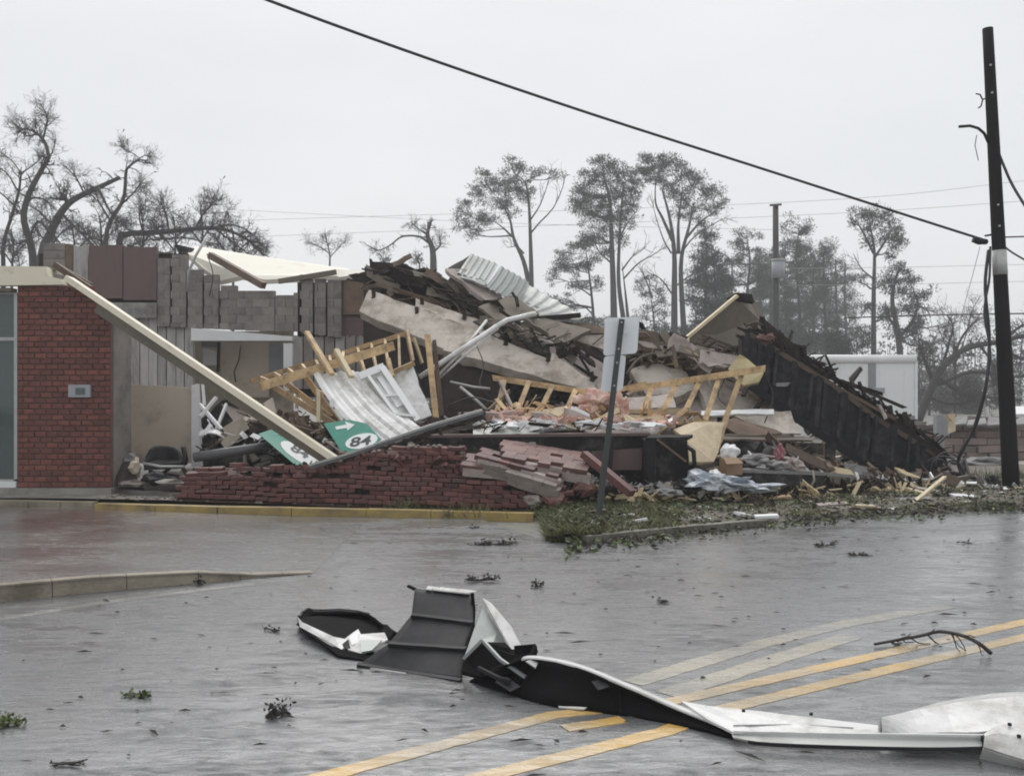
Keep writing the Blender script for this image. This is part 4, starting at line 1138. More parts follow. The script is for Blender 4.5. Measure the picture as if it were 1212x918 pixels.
for i, (pts, m, lab) in enumerate((
    ([(590, 500, 15.9), (640, 493, 16.4), (668, 497, 16.2), (668, 506, 15.7), (600, 510, 15.4)], 'white', 'white ceiling board on the counter left of the sign post'),
    ([(620, 489, 16.9), (672, 480, 17.3), (676, 494, 16.7), (634, 498, 16.4)], 'creamy_panel', 'cream board under the left studs of the right frame'),
    ([(575, 493, 16.1), (600, 485, 16.4), (614, 488, 16.3), (596, 500, 15.8)], 'white', 'white board scrap at the left end of the stud frame'),
    ([(666, 494, 16.4), (712, 490, 16.6), (716, 503, 16.0), (672, 507, 15.7)], 'plyyellow', 'tan board lying under the pink insulation beside the post'),
    ([(738, 492, 16.3), (792, 496, 16.1), (782, 508, 15.6), (762, 513, 15.3), (738, 506, 15.7)], 'white', 'white torn board right of the sign post'),
    ([(690, 507, 15.5), (745, 506, 15.5), (762, 514, 15.2), (700, 513, 15.2)], 'pinkgrey', 'pinkish board edge on the counter behind the sign post'),
    ([(560, 508, 15.3), (600, 505, 15.5), (640, 508, 15.4), (638, 514, 15.1), (560, 514, 15.1)], 'galv_lt', 'grey sheet scrap lying at the left end of the black counter'),
    ([(830, 486, 17.6), (916, 484, 17.6), (916, 490, 17.5), (830, 491, 17.5)], 'white', 'white trim board lying level behind the right wood frame'),
    ([(870, 492, 17.8), (936, 486, 18.0), (948, 513, 17.6), (905, 512, 17.5)], 'precast', 'pale wallboard in front of the lower black facade'),
    ([(838, 514, 16.4), (965, 516, 16.9), (962, 521, 16.8), (838, 520, 16.3)], 'ply', 'thin weathered plank above the dark bench'),
    ([(850, 500, 17.0), (870, 494, 17.3), (926, 512, 17.0), (880, 516, 16.8)], 'brownwood', 'brown board wedged under the pale wallboard'),
    ([(870, 521, 16.6), (990, 524, 17.2), (988, 548, 17.0), (868, 545, 16.4)], 'black', 'black board in shade behind the dark bench'),
    ([(742, 470, 17.9), (796, 466, 17.9), (800, 482, 17.4), (744, 486, 17.4)], 'pinkgrey', 'pinkish board behind the middle studs of the right frame'),
    ([(950, 530, 18.2), (990, 545, 18.0), (1000, 562, 17.6), (955, 562, 17.4)], 'plyyellow', 'yellowish board leaning in the shade under the black facade'),
    )):
    poly('loose_board', pts, .04, m, lab, 'board')
def fluff(lab, c, r, seed, m='insul', name='insulation', cat='insulation'):
    return one(MB().lump(P(*c), r, seed, .5, 4, rough=.45), name, M[m], lab, cat)
fluff('pink insulation tuft hanging left of the sign post', (703, 476, 16.4), (.24, .15, .17), 31)
fluff('small pink insulation tuft under the first one beside the post', (690, 489, 16.2), (.2, .15, .12), 32)
fluff('pink insulation tuft right of the sign post', (734, 482, 16.3), (.12, .12, .2), 33)
fluff('pink insulation roll at the left end of the stud frame', (598, 492, 16.2), (.24, .16, .1), 34)
fluff('pale pink insulation strip beside the middle studs', (776, 497, 16.2), (.28, .14, .09), 35)
fluff('pink insulation scrap under the middle studs', (748, 499, 16.0), (.22, .14, .08), 36)

cnt = thing('black_counter', 'long black shop counter with pale top edge behind the brick slabs', 'counter', P(640, 560, 15.2))
MB().slab([P(502, 517, 15.1), P(770, 515, 15.0), P(772, 572, 15.0), P(690, 575, 14.9), P(502, 560, 15.1)], .4, (0, -1, 0)).build('front', M['black'], cnt)
MB().slab([P(502, 515, 15.08), P(770, 512, 14.96), P(770, 515.5, 14.96), P(502, 518, 15.08)], .5, (0, -1, 0)).build('top', M['brownwall'], cnt)
MB().box(P(630, 525, 15.04), (.1, .06, .05)).build('fitting', M['alu'], cnt)
MB().slab([P(700, 534, 14.9), P(764, 530, 14.85), P(764, 556, 14.85), P(704, 556, 14.9)], .02, (0, -1, 0)).build('panel', M['brownwall'], cnt)
MB().bar(P(722, 516, 14.8), P(718, 563, 14.7), .13, .1, (0, 1, 0)).build('upright', M['rubber'], cnt)
cab = thing('black_cabinet', 'black cabinet with open sloping side right of the sign post', 'cabinet', P(790, 574, 14.6))
MB().slab([P(763, 520, 14.6), P(775, 520, 14.5), P(776, 575, 14.4), P(763, 575, 14.5)], .45, (0, -1, 0)).build('side_panel', M['rubber'], cab)
MB().slab([P(776, 520, 14.5), P(813, 519, 14.6), P(817, 570, 14.6), P(777, 571, 14.5)], .04, (0, -1, 0)).build('door', M['black'], cab)
MB().slab([P(764, 518, 14.55), P(814, 517, 14.62), P(820, 514, 15.0), P(770, 514.5, 15.0)], .05).build('top', M['black'], cab)
MB().bar(P(778, 520, 14.46), P(812, 546, 14.5), .035, .03).build('strut', M['brownwood'], cab)
MB().bar(P(775, 572, 14.4), P(815, 571, 14.5), .05, .04).build('bottom_rail', M['greyplastic'], cab)
MB().tube([P(813, 528, 14.5), P(821, 534, 14.45), P(822, 552, 14.45), P(818, 560, 14.5)], .035, n=6).build('handle', M['rubber'], cab)

# litter in front of the cabinet
sack = one(MB().lump(P(864, 535, 15.2), (.14, .12, .13), 41, .25, 3), 'white_sack', M['white'], 'small round white sack on top of the cardboard box', 'sack')
bx_ = thing('cardboard_box', 'brown cardboard box under the white sack', 'box', P(866, 560, 15.1))
MB().box(P(865, 552, 15.1), (.27, .24, .24), Matrix.Rotation(.3, 3, 'Z')).build('carton', M['cardboard'], bx_)
MB().slab([P(856, 541, 14.95), P(872, 541, 14.95), P(880, 548, 14.8), P(860, 549, 14.8)], .012).build('flap', M['cardboard'], bx_)
for i, (x, y, Y, r, m, lab) in enumerate(((833, 570, 14.3, (.30, .2, .11), 'plastic', 'crumpled pale blue plastic sheeting left in front of the cream board'),
        (862, 572, 14.4, (.34, .2, .10), 'plastic', 'crumpled pale plastic sheeting below the cardboard box'),
        (892, 577, 14.5, (.30, .16, .06), 'plastic', 'flattened pale plastic strip in front of the dark bench'),
        (846, 560, 14.7, (.10, .1, .05), 'white', 'white crumpled scrap left of the cardboard box'),
        (893, 545, 15.6, (.20, .16, .09), 'rock', 'grey stone like lump on the left end of the dark bench'),
        (916, 550, 15.6, (.16, .14, .07), 'rock', 'small grey lump beside the red cloth on the bench'),
        (922, 537, 15.8, (.08, .1, .13), 'redcloth', 'red and white cloth hanging over the dark bench'),
        (940, 551, 15.9, (.18, .14, .11), 'pinkgrey', 'pinkish plaster lump right of the red cloth'),
        (815, 577, 14.2, (.16, .12, .05), 'rubber', 'black bag on the ground below the black cabinet'),
        (790, 583, 14.1, (.2, .12, .05), 'rock', 'flat grey lump on the grass below the black cabinet'),
        (968, 552, 16.4, (.2, .16, .13), 'brownwood', 'brown debris lump under the black facade'),
        (1002, 557, 16.9, (.22, .15, .1), 'darkwood', 'dark debris lump at the right end of the dark bench'))):
    c = P(x, y, Y); c.z = max(c.z, r[2] * .6)
    one(MB().lump(c, r, 50 + i, .8 if m == 'plastic' else .5, 3), 'debris_lump', M[m], lab, 'debris')
ben = thing('dark_bench', 'long dark overturned bench with grey top right of the plastic sheeting', 'bench', P(930, 582, 15.2))
MB().slab([P(876, 556, 15.2), P(979, 560, 15.6), P(981, 580, 15.4), P(878, 574, 15.0)], .3, (0, -1, 0)).build('side', M['black'], ben)
MB().slab([P(874, 555, 15.15), P(980, 559, 15.55), P(1012, 562, 16.2), P(900, 551, 16.0)], .05, (0, 0, 1)).build('top', M['rock'], ben)
MB().bar(P(878, 575, 14.95), P(980, 581, 15.35), .06, .05).build('rail', M['rubber'], ben)
MB().tube([P(962, 557, 15.4), P(964, 568, 15.2), P(958, 580, 15.1)], .018, n=5).build('strap', M['ply'], ben)

# ------------------------------------------------------------------ tilted roof piece with cream edge, far right of the heap
tr = thing('leaning_roof', 'grey brown roof panel with a cream edge leaning up right of the sign', 'roof panel', P(850, 430, 20.5))
MB().slab([P(812, 403, 20.2), P(872, 351, 20.6), P(890, 350, 21.4), P(912, 388, 21.6), (P(905, 425, 21.2)), P(835, 428, 20.6)], .06).build('panel', M['ply'], tr)
MB().slab([P(862, 352, 20.6), P(872, 346, 20.7), P(890, 348, 21.0), P(893, 358, 21.0), P(872, 354, 20.6)], .08).build('torn_end', M['darkwood'], tr)
MB().bar(P(810, 402, 20.1), P(872, 350, 20.5), .10, .06).build('edge_board', M['palepine'], tr)
MB().bar(P(813, 400, 20.1), P(811, 436, 19.7), .09, .07, (0, 1, 0)).build('post', M['palepine'], tr)
for i, (a, b_, wd, m) in enumerate((((752, 393, 20.4), (800, 402, 20.2), .12, 'darkwood'), ((756, 404, 20.2), (830, 418, 19.8), .10, 'brownwood'), ((790, 400, 20), (870, 430, 19.4), .10, 'darkwood'),
        ((772, 400, 19.8), (776, 428, 19.5), .06, 'pine'), ((790, 404, 19.8), (793, 432, 19.5), .06, 'brownwood'), ((800, 408, 19.8), (806, 438, 19.5), .05, 'palepine'), ((824, 415, 19.7), (834, 440, 19.4), .07, 'brownwood'),
        ((840, 420, 19.7), (868, 442, 19.2), .08, 'darkwood'), ((758, 420, 19.9), (800, 428, 19.5), .07, 'ply'), ((850, 418, 19.8), (894, 404, 20.1), .07, 'darkwood'), ((760, 432, 19.6), (745, 455, 19.2), .05, 'ply'))):
    one(MB().bar(P(*a), P(*b_), wd, wd, jit=.06), 'broken_timber', M[m], ('dark timber just right of the upper sign plate', 'brown timber under the foot of the leaning roof panel', 'dark timber running below the leaning roof panel to the right', 'orange stub hanging right of the sign, leftmost of the stubs',
        'brown stub hanging next to the orange stub', 'pale stub hanging left of the cream post', 'brown stub hanging right of the cream post', 'dark timber pointing down to the yellow plywood', 'weathered timber under the stubs right of the sign', 'dark timber reaching from the leaning roof to the black facade',
        'short weathered stick beside the thin arc of trim')[i], 'timber', 'broken timbers under the leaning roof')
one(MB().tube(smooth([(742, 442, 19.0), (756, 424, 19.1), (776, 418, 19.2), (800, 420, 19.2)], 8), .03, n=5), 'bent_trim', M['ply'], 'thin bent arc of trim above the pale rough slab', 'trim')
mb = MB()
for i in range(70):
    a = P(random.uniform(750, 870), random.uniform(396, 440), random.uniform(19.4, 20.4))
    d = Vector((random.gauss(0, .3), random.gauss(0, .2), random.gauss(-.05, .18)))
    mb.bar(a, a + d, random.uniform(.03, .07), random.uniform(.02, .05))
stuff(mb, 'splinters', M['brownwood'], 'brown splinters bristling under the leaning roof panel')
mb = MB()
mb.grid([[P(738 + i * 14, 428 + 70 * j / 5 + 4 * noise.noise(Vector((i, j, 2))), 20.4 - .15 * j) for i in range(13)] for j in range(6)], False)
o = stuff(mb, 'dark_heap_back', M['darkwood'], 'dark crushed timber behind the right wood frame')
o.modifiers.new('solid', 'SOLIDIFY').thickness = .3

def fray(lab, pix, n, m, ln=.4, wd=.035, spread=6, tilt=.5, name='splinters', dirn=None):
    r = random.Random(len(lab) * 7 + n)
    L_ = smooth(pix, 30)
    mb = MB()
    for _ in range(n):
        p, d = along(L_, r.random())
        s_ = spread * p.y / F
        p = p + Vector((r.gauss(0, s_), r.uniform(-.25, .12), r.gauss(0, s_ * .6)))
        e = (d * r.choice((-1, 1)) * (1 - tilt) + rdir(r) * tilt).normalized() * ln * r.uniform(.25, 1.1)
        mb.bar(p - e * .5, p + e * .5, wd * (.4 + 2.6 * r.random() ** 2), wd * r.uniform(.2, .6), rdir(r), jit=.03)
    stuff(mb, name, M[m], lab)
for lab, pix, n, m, ln, wd, sp, tl_ in (
    ('dark splinters bristling along the collapsed roof edge', [(428, 330, 22), (480, 326, 21.6), (530, 345, 21), (600, 392, 20)], 75, 'darkwood', .8, .075, 5, .25),
    ('brown splinters under the collapsed roof edge', [(440, 345, 21.6), (520, 365, 21), (590, 400, 20)], 70, 'brownwood', .6, .04, 7, .4),
    ('dark splinters along the upper wall slabs', [(560, 390, 19.3), (640, 400, 19), (710, 430, 18.6)], 30, 'darkwood', .45, .04, 7, .5),
    ('pale splinters among the plywood boards', [(570, 380, 19.3), (640, 392, 19.2), (712, 400, 19.4)], 26, 'ply', .4, .035, 8, .5),
    ('dark splinters on the heap right of the sign', [(745, 398, 19.8), (800, 410, 19.6), (870, 440, 19)], 60, 'darkwood', .6, .05, 10, .55),
    ('brown splinters on the heap right of the sign', [(750, 410, 19.6), (810, 425, 19.2), (870, 445, 18.8)], 40, 'brownwood', .5, .04, 10, .55),
    ('pale splinters on the heap right of the sign', [(760, 415, 19.4), (830, 440, 19.0), (900, 470, 18.4)], 24, 'palepine', .35, .03, 12, .6),
    ('dark splinters on top of the black counter', [(515, 508, 15.2), (620, 503, 15.3), (770, 508, 15.2)], 22, 'darkwood', .35, .035, 4, .5),
    ('white scraps on top of the black counter', [(560, 503, 15.5), (660, 502, 15.5), (790, 503, 15.5)], 70, 'white', .32, .045, 3, .35),
    ('pink insulation shreds along the counter', [(575, 496, 15.9), (690, 498, 15.7), (800, 501, 15.6)], 70, 'insul', .22, .05, 3, .6),
    ('timber splinters along the right wood frame', [(590, 485, 16.4), (700, 490, 16.3), (850, 500, 16.2)], 90, 'pine', .4, .03, 10, .7),
    ('dark litter in the shade behind the tan partition', [(238, 535, 16.6), (270, 525, 16.8), (330, 520, 16.6)], 50, 'black', .4, .05, 8, .7),
    ('white litter in the dark gap under the long beam', [(240, 505, 16.8), (280, 515, 16.5), (310, 530, 16.2)], 12, 'white', .28, .04, 8, .7),
    ('brown litter under the left wood frame', [(300, 500, 17.0), (350, 500, 16.8), (385, 515, 16.2)], 80, 'brownwood', .4, .04, 9, .7),
    ('dark crumbs along the top of the fallen bricks', [(215, 570, 15.3), (330, 560, 15.1), (400, 552, 14.9), (550, 530, 14.6)], 150, 'darkwood', .3, .045, 4, .5),
    ('reddish crumbs along the top of the fallen bricks', [(215, 572, 15.2), (330, 562, 15.0), (450, 540, 14.7), (640, 570, 14.0)], 140, 'brick_fallen', .2, .06, 5, .8),
    ('greyish crumbs under the black counter', [(690, 570, 14.6), (760, 578, 14.4), (860, 580, 14.4)], 120, 'rock', .2, .05, 5, .8),
    ('dark litter along the foot of the wreck', [(660, 585, 14.2), (760, 582, 14.4), (880, 583, 14.8), (1000, 575, 15.8), (1110, 572, 16.6)], 260, 'darkwood', .4, .04, 5, .5),
    ('pale litter along the foot of the wreck', [(700, 585, 14.3), (800, 586, 14.3), (950, 582, 15.2), (1120, 575, 16.5)], 150, 'palepine', .35, .035, 5, .5),
    ('brown litter under the black facade', [(900, 520, 17.2), (980, 550, 17.0), (1050, 568, 17.2), (1120, 566, 17.6)], 200, 'brownwood', .4, .045, 8, .6),
    ('grey litter under the black facade', [(900, 530, 16.8), (980, 558, 16.6), (1090, 572, 16.8), (1160, 575, 17)], 140, 'rock', .3, .06, 7, .7),
    ('white litter under the black facade', [(880, 545, 16.4), (980, 562, 16.4), (1120, 578, 16.6), (1190, 580, 16.8)], 60, 'white', .25, .05, 7, .7)):
    fray(lab, pix, n, m, ln, wd, sp, tl_)
rb = random.Random(12)
TONE = {'darkwood': 'dark', 'brownwood': 'brown', 'ply': 'weathered', 'pinkgrey': 'pinkish', 'palepine': 'pale', 'rock': 'grey', 'white': 'white', 'creamy_panel': 'cream', 'black': 'black', 'tan_dk': 'tan'}
ORD = 'first second third fourth fifth sixth seventh eighth ninth tenth eleventh twelfth thirteenth fourteenth fifteenth sixteenth seventeenth eighteenth nineteenth twentieth'.split()
def boards(lab, grp, pix, n, mats, lr=(.5, 1.3), wr=(.12, .34), sp=8):
    L_ = smooth(pix, 30)
    for i in range(n):
        p, d = along(L_, (i + rb.random()) / n)
        p = p + Vector((0, rb.uniform(-.25, .1), rb.gauss(0, sp * p.y / F)))
        e = (d + rdir(rb) * .45).normalized() * rb.uniform(*lr) * .5
        f = e.cross(rdir(rb) + Vector((0, -1.2, .3))).normalized() * rb.uniform(*wr) * .5
        m = rb.choice(mats)
        one(MB().slab([p - e - f, p + e * rb.uniform(.7, 1) - f, p + e + f * rb.uniform(.4, 1), p - e * rb.uniform(.6, 1) + f], .03, None, .02), 'broken_board', M[m], '%s %s board, %s from the left %s' % ('long' if e.length > .45 else 'short', TONE[m], ORD[i], lab), 'board', grp)
boards('along the collapsed roof edge', 'boards on the collapsed roof edge', [(430, 326, 21.9), (500, 332, 21.3), (560, 366, 20.6), (606, 396, 19.8)], 16, ['darkwood', 'darkwood', 'brownwood', 'ply'])
boards('on the heap right of the sign', 'boards on the heap right of the sign', [(744, 404, 19.5), (800, 412, 19.3), (880, 446, 18.6)], 20, ['darkwood', 'brownwood', 'ply', 'pinkgrey', 'brownwood'])
boards('among the upper fallen slabs', 'board scraps among the slabs', [(560, 378, 19.4), (640, 398, 19.0), (712, 428, 18.5)], 10, ['darkwood', 'ply', 'pinkgrey'], (.3, .8), (.08, .2))
boards('at the foot of the black facade', 'boards at the foot of the black facade', [(900, 530, 16.6), (980, 556, 16.4), (1080, 572, 16.7), (1150, 574, 17)], 16, ['darkwood', 'brownwood', 'ply', 'pinkgrey', 'palepine', 'rock'], (.4, 1.1), (.08, .22), 5)
boards('under the right wooden wall frame', 'boards under the right wood frame', [(590, 492, 16.2), (700, 494, 16.0), (790, 492, 16.0)], 12, ['white', 'palepine', 'creamy_panel', 'pinkgrey'], (.3, .8), (.08, .25), 4)
boards('in the shade under the long cream beam', 'boards under the long cream beam', [(250, 520, 16.8), (300, 515, 16.7), (372, 520, 16.3)], 12, ['darkwood', 'black', 'brownwood', 'tan_dk'], (.4, .9), (.1, .25), 7)
for i, (pix, lab) in enumerate((([(560, 400, 19), (572, 430, 18.6), (568, 455, 18.2), (580, 470, 18)], 'thin black wire hanging under the long pale slab'), ([(848, 420, 19.3), (858, 445, 18.6), (850, 470, 18.2), (872, 488, 17.9)], 'thin black wire hanging behind the right wood frame'),
    ([(905, 440, 18.3), (915, 470, 18.0), (905, 500, 17.6)], 'thin black wire hanging before the black facade'), ([(640, 470, 17.4), (600, 480, 17.2), (560, 470, 17.6), (530, 480, 17.6)], 'thin black wire strung behind the left studs'),
    ([(245, 300, 23.7), (252, 325, 23.6), (248, 350, 23.6)], 'thin wire hanging on the grey back wall'))):
    one(MB().tube(smooth(pix, 12), .012, n=4), 'loose_wire', M['wire'], lab, 'wire')

# ------------------------------------------------------------------ fallen black facade
fp = Plane((880, 396, 18.6), (1112, 540, 18.2), (1040, 560, 17.9))
fc = thing('black_facade', 'long black ribbed facade panel fallen slantwise with splintered timber along its top', 'facade', fp.at(1040, 560))
# pleated sheet: columns run from the top edge to the bottom edge
rows = []
NF = 56
for i in range(NF + 1):
    t = i / NF
    tx, ty = lerp(880, 1113, t), ipl([(0, 395), (.06, 400), (1, 540)], t)
    bxx, byy = ipl([(0, 874), (.7, 1036), (1, 1110)], t), ipl([(0, 446), (.7, 558), (1, 566)], t)
    lift = (.085 if (i % 7) in (0, 1) else 0) + .07 * noise.noise(Vector((t * 9, 0, 0)))
    rows.append([fp.at(lerp(tx, bxx, v / 6), lerp(ty, byy, v / 6), lift + .09 * noise.noise(Vector((t * 9, v * .45, 4)))) for v in range(7)])
o = MB().grid(rows, False).build('panel', M['facade'], fc)
s_ = o.modifiers.new('solid', 'SOLIDIFY'); s_.thickness = .05
MB().slab([fp.at(880, 394, -.07), fp.at(1114, 538, -.07), fp.at(1108, 563, -.07), fp.at(1038, 554, -.07), fp.at(880, 444, -.07)], .22).build('backing', M['darkwood'], fc)
for k in range(1, 12):
    t = k / 12 + rb.uniform(-.012, .012)
    tx, ty, bxx, byy = lerp(880, 1113, t), ipl([(0, 395), (.06, 400), (1, 540)], t), ipl([(0, 874), (.7, 1036), (1, 1110)], t), ipl([(0, 446), (.7, 558), (1, 566)], t)
    MB().bars([fp.at(lerp(tx, bxx, v), lerp(ty, byy, v), .085 + rb.uniform(-.02, .025)) for v in (.08, .3, .55, .78, .95)], .06, .05, fp.n).build('rib', M['facade'], fc)
MB().bars([fp.at(873, 447, .02), fp.at(952, 502, .02), fp.at(1038, 560, .02)], .10, .14).build('bottom_edge', M['rubber'], fc)
MB().bars([fp.at(888, 396, .0), fp.at(985, 456, .02), fp.at(1040, 497, .0), fp.at(1112, 541, .0)], .10, .09).build('top_edge', M['brownwood'], fc)
MB().slab([fp.at(912, 455, .075), fp.at(934, 454, .075), fp.at(930, 459, .075), fp.at(914, 459, .075)], .012).build('torn_spot', M['rock'], fc)
tb = [((884, 390, 18.8), (985, 448, 18.7), .16, 'darkwood'), ((898, 378, 19.0), (960, 430, 18.8), .2, 'darkwood'), ((905, 388, 19.1), (1040, 486, 18.6), .14, 'darkwood'), ((874, 388, 18.9), (900, 398, 18.7), .07, 'darkwood'),
      ((880, 401, 18.7), (874, 398, 18.7), .08, 'darkwood'), ((892, 387, 18.9), (915, 402, 18.8), .08, 'darkwood'), ((930, 415, 18.9), (938, 391, 19.1), .05, 'darkwood'), ((925, 405, 19), (950, 412, 19), .12, 'darkwood'),
      ((1004, 452, 18.8), (1019, 436, 18.9), .09, 'darkwood'), ((1008, 452, 18.7), (1016, 441, 18.8), .06, 'darkwood'), ((980, 446, 18.7), (1044, 466, 18.5), .09, 'darkwood'), ((1000, 452, 18.6), (1072, 483, 18.2), .09, 'darkwood'),
      ((985, 455, 18.5), (1060, 496, 18.2), .08, 'brownwood'), ((1010, 470, 18.5), (1112, 536, 18.2), .16, 'darkwood'), ((1040, 478, 18.3), (1048, 494, 18.1), .06, 'pinkgrey'), ((940, 425, 18.7), (1030, 485, 18.4), .08, 'brownwood'),
      ((1050, 490, 18.6), (1118, 545, 18.2), .18, 'darkwood'), ((1088, 510, 18.5), (1122, 540, 18.3), .1, 'darkwood')]
for a, b_, wd, m in tb:
    MB().bar(P(*a), P(*b_), wd, wd * .7, jit=.08).build('timber', M[m], fc)
MB().lump(P(905, 400, 18.55), (.22, .1, .09), 70, .7, 2).build('red_scrap', M['brick_pink'], fc)
mb = MB()
for i in range(240):
    t = random.random()
    a = P(lerp(890, 1115, t), lerp(392, 540, t) - 2, 18.7 - .4 * t) + Vector((0, random.uniform(-.15, .3), random.uniform(-.08, .22)))
    d = Vector((1, 0, -.62)) * random.uniform(-.25, .3) + Vector((0, random.gauss(0, .06), random.gauss(.03, .14)))
    mb.bar(a, a + d, random.uniform(.02, .09), random.uniform(.015, .04))
stuff(mb, 'splinter', M['darkwood'], parent=fc)
one(MB().bar(P(816, 430, 20.0), P(894, 404, 20.4), .07, .07), 'dark_pole', M['darkwood'], 'thin dark pole pointing left from the top of the black facade', 'pole')
for i, (a, b_, m) in enumerate((((905, 470, 18.2), (893, 486, 18.0), 'darkwood'), ((886, 452, 17.9), (880, 468, 17.7), 'darkwood'))):
    one(MB().bar(P(*a), P(*b_), .08, .06), 'hook_timber', M[m], ('dark timber stub hanging under the left of the black facade', 'shorter dark stub beside the yellow plywood')[i], 'timber')

# ------------------------------------------------------------------ box trailer, low wall, meter pedestal behind
YT = 40.0
tl = thing('box_trailer', 'white box trailer with rounded roof edge parked behind the black facade', 'trailer', (P(1020, 0, YT).x, YT, 0))
xl, xr = P(940, 0, YT).x, P(1085, 0, YT).x
zt_, zb_ = P(0, 428, YT).z, .75
MB().box(((xl + xr) / 2, YT + 1.1, (zt_ + zb_) / 2), (xr - xl, 2.2, zt_ - zb_)).build('body', M['trailer'], tl)
MB().tube([(xl, YT + .06, zt_ + .1), (xr - .05, YT + .06, zt_ + .1)], .19, n=12).build('roof_edge', M['white'], tl)
MB().box(((xl + xr) / 2, YT + 1.2, zt_ + .16), (xr - xl - .1, 2.1, .2)).build('roof', M['white'], tl)
MB().box((xr - .03, YT - .02, (zt_ + zb_) / 2), (.10, .06, zt_ - zb_)).build('corner_post', M['signback'], tl)
MB().box((P(1032, 0, YT).x, YT - .02, (zt_ + zb_) / 2), (.30, .05, zt_ - zb_ - .05)).build('dull_strip', M['bluegrey'], tl)
MB().box((P(1032, 0, YT).x + .25, YT - .05, P(0, 462, YT).z), (.5, .08, .22)).build('hinge_plate', M['steel_lt'], tl)
for k in range(5):
    x = lerp(xl, xr, (k + .5) / 5)
    MB().box((x, YT - .006, (zt_ + zb_) / 2), (.035, .012, zt_ - zb_ - .1)).build('seam', M['signback'], tl)
MB().box(((xl + xr) / 2, YT - .012, zb_ + .08), (xr - xl, .03, .14)).build('rub_rail', M['bluegrey'], tl)
MB().box(((xl + xr) / 2, YT + 1.1, .66), (xr - xl, 2.0, .16)).build('chassis', M['rubber'], tl)
for x in (xl + .9, xr - 1.2, xr - 2.1):
    wh = MB().tube([(x, YT + .1, .42), (x, YT + .38, .42)], .42, n=18).build('wheel', M['rubber'], tl)
    MB().tube([(x, YT + .08, .42), (x, YT + .12, .42)], .22, n=14).build('rim', M['signback'], wh)

lw = thing('low_brick_wall', 'low broken wall of pinkish brick courses behind the utility pole', 'brick wall', (P(1150, 0, 25.5).x, 25.5, 0))
bw2 = unit_box('brick', .60, .3, .18, M['brick_pale'], .1)
xa_, xb_ = P(1086, 0, 25.5).x, P(1290, 0, 25.5).x
n_ = int((xb_ - xa_) / .62)
for c in range(6):
    for i in range(n_):
        x = xa_ + (i + .5 + (.5 if c % 2 else 0)) * .62
        if c == 5 and (i % 4 == 1 or random.random() < .4): continue
        piece('brick', bw2, lw, (x, 25.6 + .05 * c + random.uniform(-.05, .05), .1 + c * .19), (random.gauss(0, .03), random.gauss(0, .03), random.gauss(0, .06)))
MB().box(((xa_ + xb_) / 2, 25.95, .5), (xb_ - xa_, .34, 1.0)).build('mortar_core', M['mortar_grey'], lw)
for i in range(5):
    MB().slab([P(1098 + i * 24, 497 - (i % 2) * 4, 25.6), P(1118 + i * 24, 494, 25.6), P(1120 + i * 24, 501, 25.2), P(1096 + i * 24, 503, 25.2)], .06).build('cap_slab', M['rock'], lw)
mb = MB().lump(P(1160, 549, 23.5), (.7, .4, .18), 81, .4, 3)
one(mb, 'gravel_pile', M['rock'], 'low pale gravel pile left of the utility pole base', 'gravel pile')
mb = MB().slab([P(1190, 546, 24), P(1290, 543, 24), P(1290, 552, 23.2), P(1190, 553, 23.2)], .05, (0, 0, 1))
one(mb, 'concrete_slab', M['concrete'], 'pale concrete slab on the ground right of the utility pole', 'slab')
mtr = thing('meter_pedestal', 'grey meter box on a post in front of the low pinkish wall', 'meter box', (P(1114, 0, 23.5).x, 23.5, 0))
MB().box(P(1114, 503, 23.5), (.30, .2, .52)).build('box', M['steel_lt'], mtr)
MB().box((P(1114, 0, 23.5).x, 23.5, .35), (.12, .1, .72)).build('post', M['steel_lt'], mtr)
one(MB().slab([P(1121, 490, 23.0), P(1131, 489, 23.0), P(1131, 510, 22.9), P(1126, 512, 22.9), P(1127, 498, 22.9)], .14), 'bent_board', M['creamy_panel'], 'cream bent board beside the grey meter box', 'board')
one(MB().slab([P(1193, 481, 30), P(1290, 478, 30), P(1290, 489, 29.5), P(1196, 490, 29.5)], .08), 'white_sheet', M['white'], 'white sheet lying far off right of the utility pole', 'sheet')

# wire arcs, loops and stumps at the end of the facade
lo = thing('wire_tangle', 'tangle of black cable loops at the right end of the black facade', 'cable', P(1125, 565, 18.0))
for k, (cx_, cy_, rx_, ry_, a0, a1, rr_) in enumerate(((1116, 560, 20, 22, -.1, 2.6, .022), (1124, 558, 17, 24, .0, 2.9, .016), (1112, 556, 11, 12, -.6, 3.6, .02), (1128, 562, 13, 16, -.3, 2.2, .02))):
    pts = [P(cx_ + rx_ * math.cos(a) * (1 + .12 * math.sin(3 * a + k)), cy_ - ry_ * math.sin(a) * (1 + .1 * math.cos(2 * a + k)), 18.0 - k * .15) for a in [a0 + (a1 - a0) * j / 13 for j in range(14)]]
    MB().tube(pts, rr_, n=5).build('loop', M['wire' if k != 1 else 'bark_lt'], lo)
one(MB().tube([P(1142, 566, 17.6), P(1138, 548, 17.7), P(1141, 540, 17.8), P(1148, 566, 17.5), P(1145, 575, 17.4)], .03, n=5), 'bent_root', M['bark_lt'], 'pale bent root beside the black cable loops', 'root')
for i, (x, y, Y, r, m, lab) in enumerate(((1108, 562, 18.6, (.30, .22, .22), 'leafbrown', 'clump of dark roots at the end of the black facade'), (1131, 566, 17.6, (.3, .2, .12), 'darkwood', 'dark debris under the black cable loops'),
                                  (1174, 571, 17.4, (.11, .1, .10), 'rubber', 'small black bag left of the utility pole base'), (1052, 570, 17.5, (.25, .2, .07), 'darkwood', 'dark scrap under the lower end of the facade'))):
    c = P(x, y, Y); c.z = max(c.z, r[2] * .7)
    one(MB().lump(c, r, 90 + i, .6, 3), 'debris_lump', M[m], lab, 'debris')
